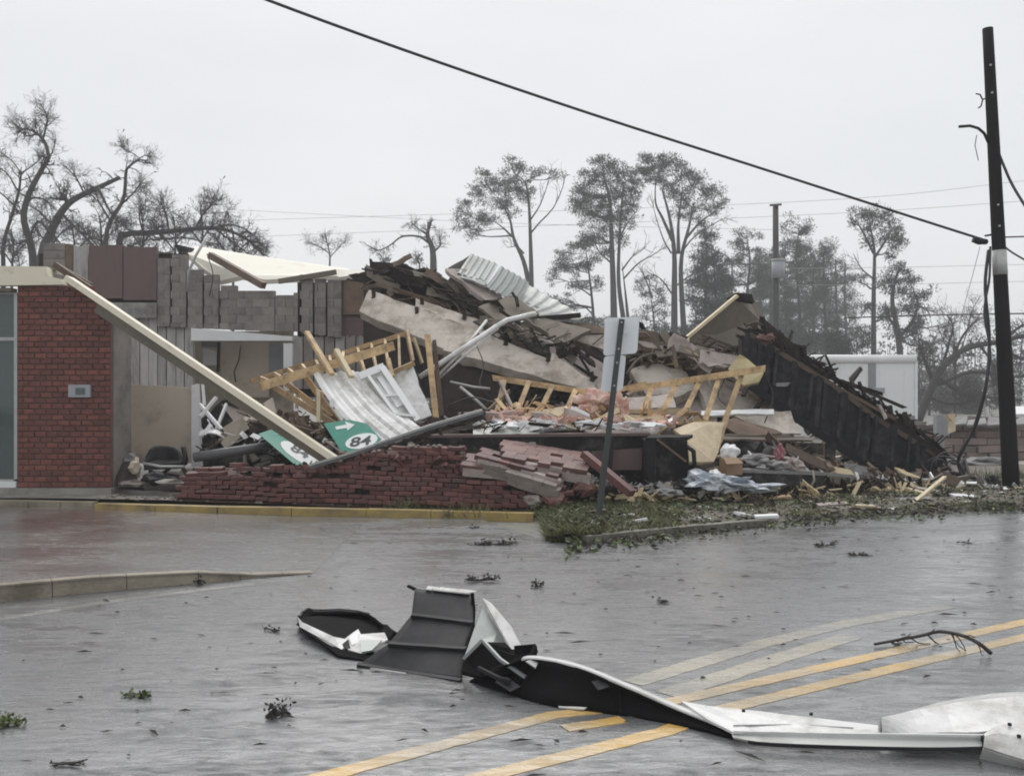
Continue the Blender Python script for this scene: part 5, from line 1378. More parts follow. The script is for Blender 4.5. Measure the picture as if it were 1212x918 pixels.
one(MB().slab([P(1194, 578, 16.9), P(1212, 574, 17.2), P(1230, 577, 17), P(1210, 583, 16.4)], .05), 'white_scrap', M['white'], 'white flat scrap at the foot of the utility pole', 'scrap')

# ------------------------------------------------------------------ leaning sign seen from behind
sg = thing('leaning_sign', 'leaning road sign on a dark post with two pale plate backs', 'road sign', G(708, 617, .06))
sa, sb_ = G(708, 617, .02), P(736, 378, 13.2)
MB().bar(sa, sb_, .075, .045, (0, 1, 0)).build('post', M['postgreen'], sg)
MB().bar(sa + Vector((-.025, -.05, .0)), sa.lerp(sb_, .35) + Vector((-.025, -.05, 0)), .05, .03, (0, 1, 0)).build('post', M['postgreen'], sg)
def splate(pts):
    q = [P(*p) for p in pts]
    rr = []
    for i in range(len(q)):                          # rounded corners
        a, b, c = q[i - 1], q[i], q[(i + 1) % len(q)]
        for t in (0, .33, .66, 1):
            e1, e2 = b + (a - b).normalized() * .05, b + (c - b).normalized() * .05
            rr.append(e1.lerp(b, t).lerp(b.lerp(e2, t), t))
    return MB().slab(rr, .008)
splate([(716, 376, 13.27), (757, 375, 13.27), (754, 418, 13.25), (714, 421, 13.25)]).build('plate', M['signback'], sg)
splate([(715, 421.5, 13.25), (741, 420, 13.25), (737, 462, 13.23), (711, 464, 13.23)]).build('plate', M['signback'], sg)
for t in (.985, .85, .78, .665):
    MB().tube([sa.lerp(sb_, t) + Vector((0, -.03, 0)), sa.lerp(sb_, t) + Vector((0, .05, 0))], .014, n=8).build('bolt', M['alu'], sg)

# ------------------------------------------------------------------ utility poles, cables
up_ = thing('utility_pole', 'tall black utility pole with a white band at the right edge of the road', 'utility pole', G(1197, 581, .05))
pb, pt = G(1197, 581, .0), P(1169, 34, 17.4)
n_ = 14
MB().tube([pb.lerp(pt, i / n_) for i in range(n_ + 1)], .145, .092, n=14).build('pole', M['pole'], up_)
def on_pole(py):
    t = (581 - py) / (581 - 34); return pb.lerp(pt, t)
def pr(py): return lerp(.145, .092, (581 - py) / 547)
MB().tube([on_pole(328), on_pole(314), on_pole(299)], pr(314) + .006, n=14).build('white_band', M['galv_lt'], up_)
for y in (246, 271, 113, 80): MB().tube([on_pole(y) + Vector((-.03, -pr(y) - .015, 0)), on_pole(y) + Vector((-.03, 0, 0))], .018, n=8).build('bolt', M['alu'], up_)
MB().tube([on_pole(171) + Vector((-.1, -.02, 0)), P(1165, 158, 17.3), P(1158, 152, 17.2), P(1148, 149, 17.2), P(1135, 150, 17.2)], .026, n=7).build('bracket_arm', M['greymetal'], up_)
MB().tube([on_pole(118) + Vector((-.1, 0, 0)), P(1163, 118, 17.3), P(1161, 126, 17.3), P(1158, 128, 17.3)], .014, n=5).tube([P(1163, 118, 17.3), P(1160, 112, 17.3), P(1155, 111, 17.3)], .014, n=5).build('hook', M['greymetal'], up_)
MB().tube([P(1156, 160, 17.2), P(1154, 172, 17.2), P(1158, 190, 17.2)], .008, n=4).build('loose_wire', M['greymetal'], up_)
MB().tube([on_pole(280) + Vector((-.1, 0, 0)), P(1166, 279, 17.4)], .02, n=6).build('hook', M['wire'], up_)
def cable(name, lab, pts, r, grp=None, n=26, m='wire', cat='cable'):
    return one(MB().tube(smooth(pts, n), r, n=6), name, M[m], lab, cat, grp)
cable('overhead_cable', 'thick black cable sweeping from the pole up across the sky to the left', [(1168, 285, 17.3), (1080, 257, 17.2), (900, 199, 16.6), (700, 135, 15.6), (500, 67, 14.6), (316, 0, 13.8), (150, -66, 13.2)], .0225)
one(MB().tube([P(1152, 283, 17.2), P(1158, 286, 17.2), P(1167, 286, 17.3)], .06, .05, n=8), 'splice_case', M['rubber'], 'black splice case on the thick cable beside the pole', 'splice case')
cable('drop_cable', 'black cable bundle hanging from the pole down to the wire loops', [(1170, 296, 17.2), (1166, 340, 17.1), (1171, 400, 17.1), (1168, 450, 17.1), (1156, 500, 17.2), (1139, 532, 17.4), (1134, 548, 17.6), (1140, 566, 17.5)], .028)
cable('drop_cable', 'thinner black cable twisted along the hanging bundle', [(1172, 292, 17.2), (1171, 330, 17.05), (1165, 370, 17.05), (1172, 420, 17.0), (1163, 470, 17.05), (1150, 512, 17.2), (1136, 540, 17.4)], .02)
cable('pole_cable', 'black cable dropping from the upper pole past the right edge', [(1177, 168, 17.4), (1188, 196, 17.2), (1200, 222, 17.0), (1225, 262, 16.6)], .024)
cable('pole_cable', 'level thin cable leaving the pole beside the splice case', [(1182, 281, 17.4), (1212, 280, 18.5), (1300, 278, 21)], .016)
cable('pole_cable', 'slack thin cable leaving the pole below the level one', [(1184, 287, 17.4), (1200, 300, 17.5), (1240, 322, 18)], .016)
cable('guy_wire', 'faint grey guy wire slanting below the splice case', [(1160, 292, 17.6), (1150, 330, 17.9), (1138, 374, 18.3), (1135, 400, 18.6)], .006, m='alu')
bp_ = thing('utility_pole', 'grey distant utility pole with a transformer among the trees', 'utility pole', P(918, 505, 52))
b0, b1 = Vector((P(919, 470, 52).x, 52, 0)), P(918, 242, 52)
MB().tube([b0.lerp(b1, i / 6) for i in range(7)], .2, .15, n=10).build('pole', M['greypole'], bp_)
tf = MB().tube([P(921, 329, 51.6), P(921, 309, 51.6)], .34, n=14).build('transformer', M['steel_lt'], bp_)
MB().tube([P(921, 309, 51.6), P(921, 307, 51.6)], .36, n=14).build('lid', M['alu'], tf)
MB().bar(P(911, 243, 51.8), P(925, 242, 51.8), .08, .1).build('crossarm', M['greypole'], bp_)
fl = [([(250, 262, 60), (918, 240, 52), (1212, 214, 48), (1400, 190, 45)], 'uppermost faint power line crossing the grey sky behind the poles'),
      ([(250, 282, 60), (918, 256, 52), (1212, 238, 48), (1400, 225, 45)], 'second faint power line from the top'),
      ([(918, 318, 52), (1080, 316, 50), (1212, 313, 48), (1400, 311, 46)], 'faint power line leaving the distant transformer'),
      ([(918, 338, 52), (1080, 336, 50), (1212, 333, 48), (1400, 331, 46)], 'faint power line just below the transformer line'),
      ([(1000, 376, 38), (1100, 373, 36), (1212, 371, 34), (1400, 370, 32)], 'lowest and darkest distant power line right of the trees'),
      ([(250, 247, 62), (600, 264, 58), (918, 272, 54)], 'faint sagging power line above the wreck left of the trees')]
for i, (p_, l_) in enumerate(fl):
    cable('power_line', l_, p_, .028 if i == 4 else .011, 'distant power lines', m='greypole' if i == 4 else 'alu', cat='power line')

# ------------------------------------------------------------------ trees
def wander(r, p, d, length, n, jit, grav=0.0):
    pts = [p]
    d = d.normalized()
    for i in range(n):
        d = (d + rdir(r) * jit + Vector((0, 0, grav))).normalized()
        pts.append(pts[-1] + d * length / n)
    return pts
def twigs(mb, r, p, d, length, rad, lev, jit=.35, grav=.05, k=4):
    pts = wander(r, p, d, length, 4 if lev else 3, jit, grav)
    mb.tube(pts, rad, rad * .45, n=4 if lev > 1 else 3, cap=False)
    if lev == 0: return
    for i in range(k):
        t = r.uniform(.25, 1) * (len(pts) - 1)
        j = min(int(t), len(pts) - 2)
        q = pts[j].lerp(pts[j + 1], t - j)
        dd = (pts[j + 1] - pts[j]).normalized()
        twigs(mb, r, q, dd + rdir(r) * .95, length * r.uniform(.4, .65), rad * .55, lev - 1, jit, grav, k)
TL = .58                                              # twig length
TK = 1.45                                             # how far off the trees stand
def down(x, Y): return (x, HY + CH * F / Y)
def bare_tree(lab, base, limbs, Y, seed, nt_=14, tl=1.6, lev=2, m='bark', k=4, grav=.05, name='bare_tree', group=None, leafy=0):
    """limbs: list of (pixel polyline, r0, r1, twig density)"""
    r = random.Random(seed)
    Y *= TK
    base = Vector((base.x * TK, base.y * TK, 0))
    limbs = [([down(pix[0][0], Y)] + list(pix[1:]) if li == 0 else pix, r0 * 1.1, r1 * 1.1, dn) for li, (pix, r0, r1, dn) in enumerate(limbs)]
    t = thing(name, lab, 'tree', base, group)
    tm, cm = MB(), MB()
    for li, (pix, r0, r1, dn) in enumerate(limbs):
        dy = 0
        q = []
        for i, (x, y) in enumerate(pix):
            if i: dy += r.uniform(-.5, .5)
            q.append((x, y, Y + dy))
        L_ = smooth(q, max(6, len(pix) * 3))
        (tm if li == 0 else cm).tube(L_, r0, r1, n=8 if r0 > .1 else 6)
        for i in range(int(nt_ * dn * 1.7)):
            p, d = along(L_, r.uniform(.25, 1) ** .8)
            rad = lerp(r0, r1, .7) * .42
            twigs(cm, r, p, d * .7 + rdir(r), tl * TL * r.uniform(.5, 1.1), max(.013, min(.045, rad)), lev, .42, grav, k)
    tm.build('trunk', M[m], t)
    cr = cm.build('branches', M[m], t)
    if leafy:
        lb = MB()
        for i in range(leafy // 2):
            v = r.choice(cm.v)
            s_ = r.uniform(.07, .16)
            a, b = rdir(r) * s_, rdir(r) * s_ * .6
            q = v + rdir(r) * .15
            lb.add([q, q + a + b, q + a * 2], [(0, 1, 2)])
        lb.build('leaves', M['leafbrown'], t)['kind'] = 'stuff'
    return t
def gp(x, Y): return Vector((P(x, 0, Y).x, Y, 0))
Y1 = 38
def down(x, Y): return (x, HY + CH * F / Y)
bare_tree('tall crooked bare tree rising highest at the left behind the shop roof', gp(42, Y1), [
    ([down(44, Y1), (40, 330), (37, 292), (28, 258), (35, 228), (50, 200), (58, 186)], .24, .10, .8),
    ([(58, 186), (54, 170), (46, 160), (36, 154), (25, 152)], .10, .03, 1.5), ([(50, 168), (54, 152), (56, 140), (51, 128)], .06, .02, 1.5),
    ([(46, 158), (30, 160), (12, 142)], .05, .02, 1.0), ([(33, 240), (40, 234), (56, 238), (62, 250)], .06, .03, .7), ([(42, 212), (52, 196), (61, 182), (65, 168)], .05, .02, .8)], Y1, 3, 14, 1.7, leafy=260)
bare_tree('thin bare tree at the left edge of the picture, left of the tall crooked one', gp(4, Y1 + 1), [
    ([down(2, Y1), (4, 330), (4, 290), (14, 255), (22, 228), (25, 205)], .14, .05, .8),
    ([(22, 228), (8, 205), (-10, 195)], .05, .02, 1.2), ([(25, 205), (40, 195), (50, 185)], .04, .02, 1.1), ([(18, 245), (0, 228), (-18, 222)], .05, .02, 1), ([(25, 205), (14, 190), (0, 180)], .035, .02, 1)], Y1 + 1, 4, 12, 1.5, leafy=120)
bare_tree('thick snapped trunk leaning right with a broken upper end behind the shop', gp(46, Y1 - 1), [
    ([down(40, Y1), (48, 318), (60, 276), (72, 252), (86, 237), (110, 225), (142, 210)], .27, .10, .6),
    ([(66, 258), (80, 240), (72, 232)], .14, .05, .8), ([(100, 230), (90, 210), (80, 200)], .05, .02, 1), ([(116, 222), (130, 250), (140, 262)], .07, .03, 1), ([(60, 276), (45, 262), (30, 285), (2, 292)], .08, .03, .8),
    ([(75, 255), (95, 275), (110, 290)], .08, .03, 1.2), ([(64, 268), (54, 258), (42, 246)], .06, .02, 1)], Y1 - 1, 5, 15, 1.6, leafy=100)
bare_tree('slender bare tree forking at its top in the middle of the left bare trees', gp(136, Y1 + 2), [
    ([down(112, Y1), (124, 300), (131, 262), (146, 236), (149, 205), (152, 198), (163, 190), (174, 190)], .15, .035, .7),
    ([(163, 186), (156, 181), (149, 179), (145, 174)], .035, .015, 1.2), ([(164, 188), (172, 184), (177, 186)], .03, .015, 1), ([(146, 240), (160, 226), (168, 215)], .05, .02, 1.5), ([(131, 262), (118, 240), (112, 226)], .06, .02, 1.4)], Y1 + 2, 6, 14, 1.4, leafy=150)
bare_tree('wide spreading bare crown blown down behind the cream roof sheet', gp(150, Y1 + 3), [
    ([down(132, Y1), (140, 300), (150, 278), (170, 276), (200, 274), (240, 270), (268, 272), (295, 285), (312, 302)], .22, .05, 1.8),
    ([(232, 271), (240, 254), (250, 242), (252, 234)], .07, .02, 2.2), ([(200, 274), (196, 252), (190, 240)], .07, .02, 2.0), ([(250, 270), (276, 266), (300, 278), (310, 292)], .06, .02, 1.8), ([(170, 276), (165, 256), (172, 240)], .07, .02, 1.6),
    ([(150, 290), (170, 296), (200, 300)], .08, .04, 1.5), ([(255, 271), (280, 290), (300, 306)], .05, .02, 1.5), ([(180, 284), (220, 282), (262, 290)], .06, .02, 1.6), ([(265, 272), (268, 250), (272, 262)], .03, .015, 1.4)], Y1 + 3, 8, 14, 1.8, leafy=700)
bare_tree('small faint bare tree far off above the white roof strip', gp(388, 75), [
    ([(388, 500), (390, 330), (390, 300), (384, 276)], .14, .04, .8), ([(390, 305), (402, 292), (408, 286)], .05, .02, 1), ([(388, 298), (374, 290), (368, 288)], .05, .02, 1)], 75, 9, 16, 2.2, leafy=350)
bare_tree('broken bare tree with a drooping left branch above the dark roof edge', gp(515, 58), [
    ([down(514, 58), (513, 420), (513, 330), (512, 296), (506, 278), (510, 262)], .42, .10, .7),
    ([(508, 288), (496, 280), (476, 280), (462, 290), (448, 296), (434, 290)], .10, .03, .9), ([(506, 278), (494, 270), (486, 262)], .08, .03, .8), ([(512, 300), (521, 290), (520, 278)], .07, .03, 1), ([(490, 330), (482, 322), (474, 326)], .06, .03, 1.2)], 58, 10, 13, 1.5, leafy=160)
for i, (x, y0, h, lab) in enumerate(((455, 322, 14, 'small dark shrub top showing over the left of the dark roof edge'), (495, 322, 16, 'small dark shrub top showing left of the broken bare tree'), (22, 330, 30, 'dark bushy regrowth behind the cream fascia'))):
    b = gp(x, 50)
    bare_tree(lab, b, [([down(x, 50), (x, 400), (x + 2, y0), (x - 1, y0 - h)], .1, .03, 1.0)], 50, 20 + i, 26, 1.2, leafy=200, name='shrub')

for i, (x, y0, sp, lab) in enumerate(((86, 262, 24, 'low tangle of bare branches right of the snapped trunk'), (118, 250, 26, 'low tangle of bare branches under the slender bare tree'), (168, 248, 24, 'low tangle of bare branches left of the spreading crown'),
                                   (206, 252, 24, 'low tangle of bare branches in the middle of the spreading crown'), (238, 244, 22, 'upright tangle of bare branches right in the spreading crown'), (276, 266, 22, 'low drooping tangle of bare branches above the cream roof sheet'),
                                   (60, 252, 20, 'low tangle of bare branches behind the snapped trunk'), (14, 268, 20, 'low tangle of bare branches at the left picture edge'), (140, 268, 24, 'dense low tangle of branches above the brown wall panels'))):
    b = gp(x, 41)
    bare_tree(lab, b, [([down(x, 41), (x, 330), (x + 2, y0 + 30), (x - 1, y0 + 4)], .09, .03, 1.2), ([(x, y0 + 44), (x - sp * .6, y0 + 26), (x - sp, y0 + 14)], .05, .02, 1.3), ([(x, y0 + 40), (x + sp * .6, y0 + 24), (x + sp, y0 + 18)], .05, .02, 1.3)], 41, 40 + i, 13, 1.5, leafy=260, name='bare_shrub')

def pine_tree(lab, Y, stems, clumps, seed, m='needle', dens=1.0, bare=(), name='pine_tree', group=None, bm='bark'):
    """stems: (pixel polyline, r0, r1); clumps: ellipses (cx, cy, rx, ry) in which needle tufts sit on the ends of boughs"""
    r = random.Random(seed)
    Y *= TK
    stems = [([down(pix[0][0], Y)] + list(pix[1:]) if si == 0 else pix, r0 * 1.1, r1 * .7) for si, (pix, r0, r1) in enumerate(stems)]
    t = thing(name, lab, 'tree', gp(stems[0][0][0][0], Y), group)
    tm, cm, lb = MB(), MB(), MB()
    S = Y / F
    nodes = []
    for i, (pix, r0, r1) in enumerate(stems):
        q = [(x, y, Y + (0 if k == 0 else r.uniform(-.4, .4))) for k, (x, y) in enumerate(pix)]
        L_ = smooth(q, max(8, len(pix) * 3))
        tm.tube(L_, r0, r1, n=7)
        nodes += [(p, lerp(r0, r1, j / len(L_))) for j, p in enumerate(L_) if j > len(L_) * .3]
    for pix in bare:
        L_ = smooth([(x, y, Y + r.uniform(-.4, .4)) for x, y in pix], 8)
        cm.tube(L_, .10, .025, n=5)
        for i in range(6):
            p, d = along(L_, r.uniform(.3, 1))
            twigs(cm, r, p, d + rdir(r) * .8, 1.5, .03, 1, .3, .05, 3)
    for (cx, cy_, rx, ry) in clumps:
        hub = P(cx, cy_, Y)
        cands = [q for q in nodes if q[0].z < hub.z + 1.2] or nodes
        base, br = min(cands, key=lambda q: (q[0] - hub).length + max(0, q[0].z - hub.z + .3) * 1.5)
        mid = base.lerp(hub, .55) + Vector((0, r.uniform(-.4, .4), -.08 * (hub - base).length))
        bough = [base, base.lerp(mid, .5) + rdir(r) * .15, mid, mid.lerp(hub, .5) + rdir(r) * .2, hub]
        cm.tube(bough, min(br * .6, .11), .03, n=5, cap=False)
        n = max(3, int(math.pi * rx * ry / 24 * dens))
        for _ in range(n):
            while True:
                a, b, c = r.uniform(-1, 1), r.uniform(-1, 1), r.uniform(-1, 1)
                if a * a + b * b + c * c < 1: break
            p = hub + Vector((a * rx * S * 1.08, c * (rx + ry) / 2 * S * .9, b * ry * S * 1.15))
            p0, _d = along(bough, r.uniform(.5, 1))
            cm.tube([p0, p0.lerp(p, .5) + rdir(r) * .18, p], .03, .012, n=3, cap=False)
            tr_ = r.uniform(.4, .85)
            for _k in range(r.randint(40, 66)):
                e = rdir(r)
                q = p + Vector((e.x * tr_, e.y * tr_, e.z * tr_ * .6)) * r.random() ** .6
                d = (e + rdir(r) * .7 + Vector((0, 0, .25))).normalized() * r.uniform(.14, .34)
                s_ = d.cross(rdir(r)).normalized() * r.uniform(.028, .055)
                lb.add([q - s_, q + s_, q + d], [(0, 1, 2)])
    tm.build('trunk', M[bm], t)
    cm.build('boughs', M[bm], t)
    o = lb.build('needles', M[m], t)
    o['kind'] = 'stuff'
    return t
Yp = 70
def C_(*a): return list(a)
pine_tree('two stemmed pine with bare right limbs standing alone above the metal sheets', Yp, [
    ([down(629, Yp), (629, 420), (629, 340), (628, 290), (626, 240), (622, 215)], .36, .10), ([(627, 342), (620, 310), (608, 282), (603, 258), (590, 235)], .26, .07), ([(606, 280), (596, 270), (585, 262)], .12, .05)],
    C_((606, 200, 15, 12), (592, 216, 18, 12), (572, 212, 13, 10), (565, 228, 11, 12), (586, 236, 18, 11), (612, 222, 14, 14), (562, 258, 12, 10), (546, 250, 11, 13), (545, 268, 9, 8), (560, 275, 9, 8), (578, 258, 13, 9), (624, 232, 11, 10), (632, 208, 8, 6), (655, 208, 10, 5), (640, 204, 5, 5), (602, 248, 11, 8)), 101, dens=.8,
    bare=[[(629, 275), (640, 262), (655, 246), (666, 222), (669, 206)], [(628, 260), (638, 245), (646, 225), (650, 210)], [(620, 300), (612, 292), (600, 293)]])
pine_tree('broad tall pine with two close stems left of the arched pine', Yp - 2, [
    ([down(726, 68), (727, 420), (726, 350), (724, 290), (722, 240), (714, 205)], .45, .12), ([(742, 420), (738, 380), (732, 330), (734, 270), (738, 215)], .30, .10), ([(748, 430), (743, 375), (740, 345), (736, 310)], .22, .03)],
    C_((714, 196, 16, 10), (730, 206, 16, 14), (700, 212, 18, 14), (688, 230, 13, 14), (712, 230, 18, 14), (735, 232, 14, 16), (748, 222, 10, 12), (696, 252, 18, 12), (720, 256, 18, 14), (742, 258, 11, 14), (684, 244, 9, 10), (706, 276, 16, 10), (735, 282, 12, 8), (752, 238, 7, 9), (694, 286, 10, 7), (715, 300, 10, 8)), 102, dens=.95,
    bare=[[(736, 320), (750, 302), (765, 292)], [(738, 330), (755, 312), (772, 302), (788, 292)], [(722, 310), (708, 296), (698, 270)], [(734, 280), (744, 262), (756, 246)]])
pine_tree('short leaning pine with a loose crown left of the broad tall pine', Yp + 2, [
    ([down(706, 72), (704, 420), (702, 370), (698, 330), (694, 300)], .24, .08)],
    C_((672, 298, 15, 10), (690, 290, 15, 10), (660, 312, 12, 10), (680, 316, 17, 10), (700, 310, 13, 12), (655, 330, 9, 7), (662, 352, 12, 6), (684, 338, 14, 8), (648, 352, 9, 5), (706, 336, 9, 8), (676, 362, 13, 6), (652, 366, 10, 5), (668, 376, 12, 5)), 103, dens=.8,
    bare=[[(700, 350), (688, 342), (676, 338)], [(702, 372), (690, 362), (672, 358)]])
pine_tree('tall arched pine with a crown spreading over to the right', Yp - 1, [
    ([down(798, 69), (798, 430), (798, 350), (798, 300), (793, 260), (784, 225)], .44, .12), ([(812, 430), (808, 370), (806, 310), (815, 270), (822, 240)], .34, .10), ([(803, 300), (803, 262), (808, 222)], .2, .06), ([(796, 285), (784, 258), (776, 240), (776, 210)], .18, .05), ([(812, 282), (830, 262), (848, 250)], .14, .05)],
    C_((770, 196, 20, 11), (792, 192, 18, 9), (756, 204, 13, 8), (780, 210, 16, 9), (806, 206, 16, 12), (824, 218, 16, 12), (842, 228, 13, 10), (852, 240, 8, 9), (800, 226, 13, 11), (816, 240, 15, 11), (836, 248, 13, 8), (790, 216, 10, 8), (808, 254, 11, 7), (828, 262, 10, 6), (764, 188, 9, 6)), 104, dens=.9,
    bare=[[(795, 300), (786, 285), (778, 262), (772, 240)], [(806, 300), (822, 280), (850, 262), (858, 258)], [(797, 350), (782, 330), (766, 322)], [(798, 340), (820, 324), (838, 318)]])
pine_tree('dense dark evergreen close right of the arched pine stems', Yp - 6, [
    ([down(836, 64), (836, 420), (835, 340), (836, 290)], .26, .06)],
    C_((838, 282, 10, 12), (832, 304, 15, 14), (848, 312, 12, 14), (826, 328, 13, 14), (844, 336, 18, 14), (858, 336, 9, 12), (828, 352, 16, 12), (850, 360, 18, 12), (834, 374, 18, 12), (822, 388, 14, 10), (858, 382, 14, 12), (842, 398, 20, 12)), 105, 'needle_dk', 1.3, name='evergreen_tree')
pine_tree('loose pine in the gap between the broad pine and the arched pine', Yp + 5, [
    ([down(776, 75), (775, 430), (774, 380), (770, 350)], .2, .07)],
    C_((768, 332, 13, 9), (784, 344, 12, 10), (758, 348, 11, 8), (774, 362, 16, 9), (760, 374, 13, 7), (788, 376, 11, 10), (776, 392, 15, 9), (756, 396, 12, 8)), 106, dens=.65, bare=[[(772, 352), (764, 330), (756, 316)]])
for i, (x, top, wd, lab) in enumerate(((884, 272, 24, 'grey green pine left of the distant utility pole'), (946, 256, 25, 'highest grey green pine just right of the distant utility pole'), (976, 282, 22, 'grey green pine between the distant pole and the slim tall pine'), (912, 300, 24, 'grey green pine partly hidden by the distant utility pole'),
                                     (930, 288, 22, 'grey green pine filling the gap right of the distant pole'), (900, 296, 22, 'grey green pine filling the gap left of the distant pole'), (962, 290, 22, 'grey green pine behind the highest one'), (990, 300, 20, 'grey green pine third from the slim tall pine'),
                                     (848, 330, 18, 'grey green pine behind the dense dark evergreen'), (1000, 330, 20, 'small grey green pine left of the slim tall pine'), (866, 320, 18, 'small grey green pine right of the dense dark evergreen'))):
    r = random.Random(200 + i)
    cl = []
    y = top + 8
    while y < 418:
        sp = wd * min(1, .45 + (y - top) / 90)
        for _ in range(4 if sp > 14 else 2):
            cl.append((x + r.uniform(-sp, sp), y + r.uniform(-7, 7), r.uniform(8, 14), r.uniform(6, 10)))
        y += 14
    pine_tree(lab, 76 + i * 2, [([down(x + 3, 76), (x + 3, 430), (x, 360), (x + r.uniform(-4, 4), 310), (x, top + 10)], .27, .07)], cl, 210 + i, dens=.62, group=None)
pine_tree('slim tall pine with a flat top rising behind the white trailer', Yp - 8, [
    ([down(1034, 62), (1034, 430), (1034, 350), (1035, 300), (1031, 272)], .30, .10), ([(1034, 300), (1022, 276), (1014, 262)], .12, .05), ([(1035, 305), (1048, 285), (1056, 272)], .12, .05)],
    C_((1020, 254, 12, 8), (1036, 252, 14, 8), (1008, 262, 9, 6), (1050, 262, 12, 9), (1028, 268, 12, 8), (1060, 274, 12, 9), (1044, 280, 12, 8), (1068, 288, 7, 7), (1052, 298, 10, 7), (1024, 284, 7, 6), (1018, 330, 9, 6), (1046, 336, 10, 7), (1022, 362, 11, 7), (1048, 370, 11, 8), (1026, 394, 14, 9)), 120, dens=.8, bare=[[(1034, 330), (1020, 318), (1010, 300)]])
pine_tree('ragged twisted pine with hanging broken limbs right of the slim tall pine', Yp - 12, [
    ([down(1068, 58), (1066, 430), (1062, 390), (1056, 356), (1060, 330), (1066, 316)], .32, .10), ([(1064, 400), (1080, 380), (1086, 360), (1080, 340)], .16, .05), ([(1064, 392), (1050, 372), (1048, 356)], .14, .05)],
    C_((1066, 318, 14, 8), (1052, 330, 10, 8), (1076, 332, 10, 10), (1060, 346, 12, 8), (1086, 350, 10, 12), (1096, 344, 9, 6), (1072, 366, 12, 9), (1090, 374, 11, 10), (1052, 374, 11, 10), (1082, 392, 14, 10), (1062, 396, 14, 10), (1092, 408, 12, 8)), 121, 'needle_dk', .7, bare=[[(1078, 380), (1092, 388), (1116, 384)], [(1082, 360), (1096, 366), (1102, 376)], [(1086, 400), (1100, 410), (1100, 440)]])
# thickets at the foot of the trees, each a bush of its own
r = random.Random(77)
bl_ = ['left of the slim pine', 'behind the leaning roof', 'behind the black facade top', 'left of the trailer roof', 'behind the trailer roof', 'right of the trailer', 'behind the low pinkish wall', 'left of the utility pole',
       'behind the upper sign plate', 'under the arched pine', 'under the broad tall pine', 'beyond the pale metal sheet']
for i, (x, y0, wx, dk) in enumerate(((1006, 408, 22, 1), (880, 396, 24, 0), (915, 398, 24, 1), (945, 402, 24, 0), (975, 400, 22, 1), (1100, 440, 24, 0), (1130, 452, 26, 1), (1160, 446, 24, 0), (742, 392, 22, 0), (800, 396, 22, 1), (700, 384, 20, 0), (660, 378, 18, 0))):
    cl = []
    for yy in range(int(y0), 500, 15):
        for _ in range(3): cl.append((x + r.uniform(-wx, wx), yy + r.uniform(-6, 6), r.uniform(10, 15), r.uniform(7, 10)))
    cl = cl[:15]
    pine_tree('hazy grey thicket bush ' + bl_[i], 60 + (i % 4) * 3, [([down(x, 64), (x, 470), (x + 3, y0 + 10)], .12, .04)], cl, 300 + i, 'needle_dk' if dk else 'needle', .8, name='bush')
# uprooted tree behind the utility pole
bare_tree('uprooted tree arching over to the right behind the utility pole', gp(1100, 44), [
    ([down(1086, 44), (1098, 470), (1112, 440), (1128, 422), (1150, 410), (1180, 405), (1212, 398), (1260, 402)], .27, .10, 1.3),
    ([(1105, 452), (1096, 430), (1090, 415)], .16, .06, 1), ([(1115, 436), (1122, 410), (1128, 386), (1120, 372)], .10, .03, 1.0), ([(1130, 420), (1138, 400), (1150, 384), (1160, 376)], .09, .03, 1.0), ([(1180, 404), (1200, 420), (1225, 430)], .12, .05, 1.4),
    ([(1190, 400), (1210, 385), (1230, 380)], .1, .04, 1.2), ([(1110, 446), (1130, 460), (1150, 470)], .12, .05, 1.6), ([(1110, 455), (1150, 440), (1200, 446), (1240, 440)], .13, .05, 1.8), ([(1160, 409), (1175, 430), (1180, 450)], .09, .04, 1.5),
    ([(1100, 470), (1130, 478), (1170, 470), (1210, 474)], .12, .05, 1.6)], 44, 31, 15, 1.9, leafy=1500)
bare_tree('bare sapling fanning out between the ragged pine and the utility pole', gp(1130, 48), [
    ([down(1130, 48), (1131, 450), (1130, 415), (1128, 385)], .10, .03, 1.2), ([(1131, 430), (1142, 400), (1150, 370), (1160, 350)], .05, .015, 1.2), ([(1131, 436), (1118, 405), (1110, 388)], .05, .015, 1.2)], 48, 33, 12, 1.6)
# far wood that reads as one mass
mb = MB(); r = random.Random(91)
tw = MB()
for i in range(560):
    x = r.uniform(-120, 150); Y = r.uniform(135, 170); h = r.uniform(5, 13)
    if -8 < x < 1 and r.random() < .5: continue
    tw.tube([(x, Y, 0), (x + r.uniform(-.4, .4), Y, h * .9)], .14, .05, n=4, cap=False)
    for k in range(70):
        e = rdir(r)
        q = Vector((x + e.x * 1.9, Y + e.y * 1.9, h * .55 + e.z * h * .45))
        d = rdir(r) * r.uniform(.4, .9); s_ = d.cross(rdir(r)).normalized() * r.uniform(.12, .25)
        mb.add([q - s_, q + s_, q + d], [(0, 1, 2)])
tw.f += [tuple(len(tw.v) + j for j in f) for f in mb.f]; tw.sm += mb.sm; tw.v += mb.v
o = stuff(tw, 'far_wood', M['needle'], 'grey far wood along the horizon behind everything')

# ------------------------------------------------------------------ twisted metal sheet on the road (foreground)
hs = thing('twisted_metal_sheet', 'long torn black and white metal cladding lying twisted across the road', 'metal sheet', G(640, 840))
def hp(name, pts, m, th=.012): return MB().slab([P(*p) for p in pts], th, None, .011 if 'crump' in name or 'lip' in name or 'floor' in name else .004).build(name, M[m], hs)
def gz(x, y, z=0.0): q = G(x, y, z); return (x, y, q.y)      # ground pixel -> (x, y, depth)
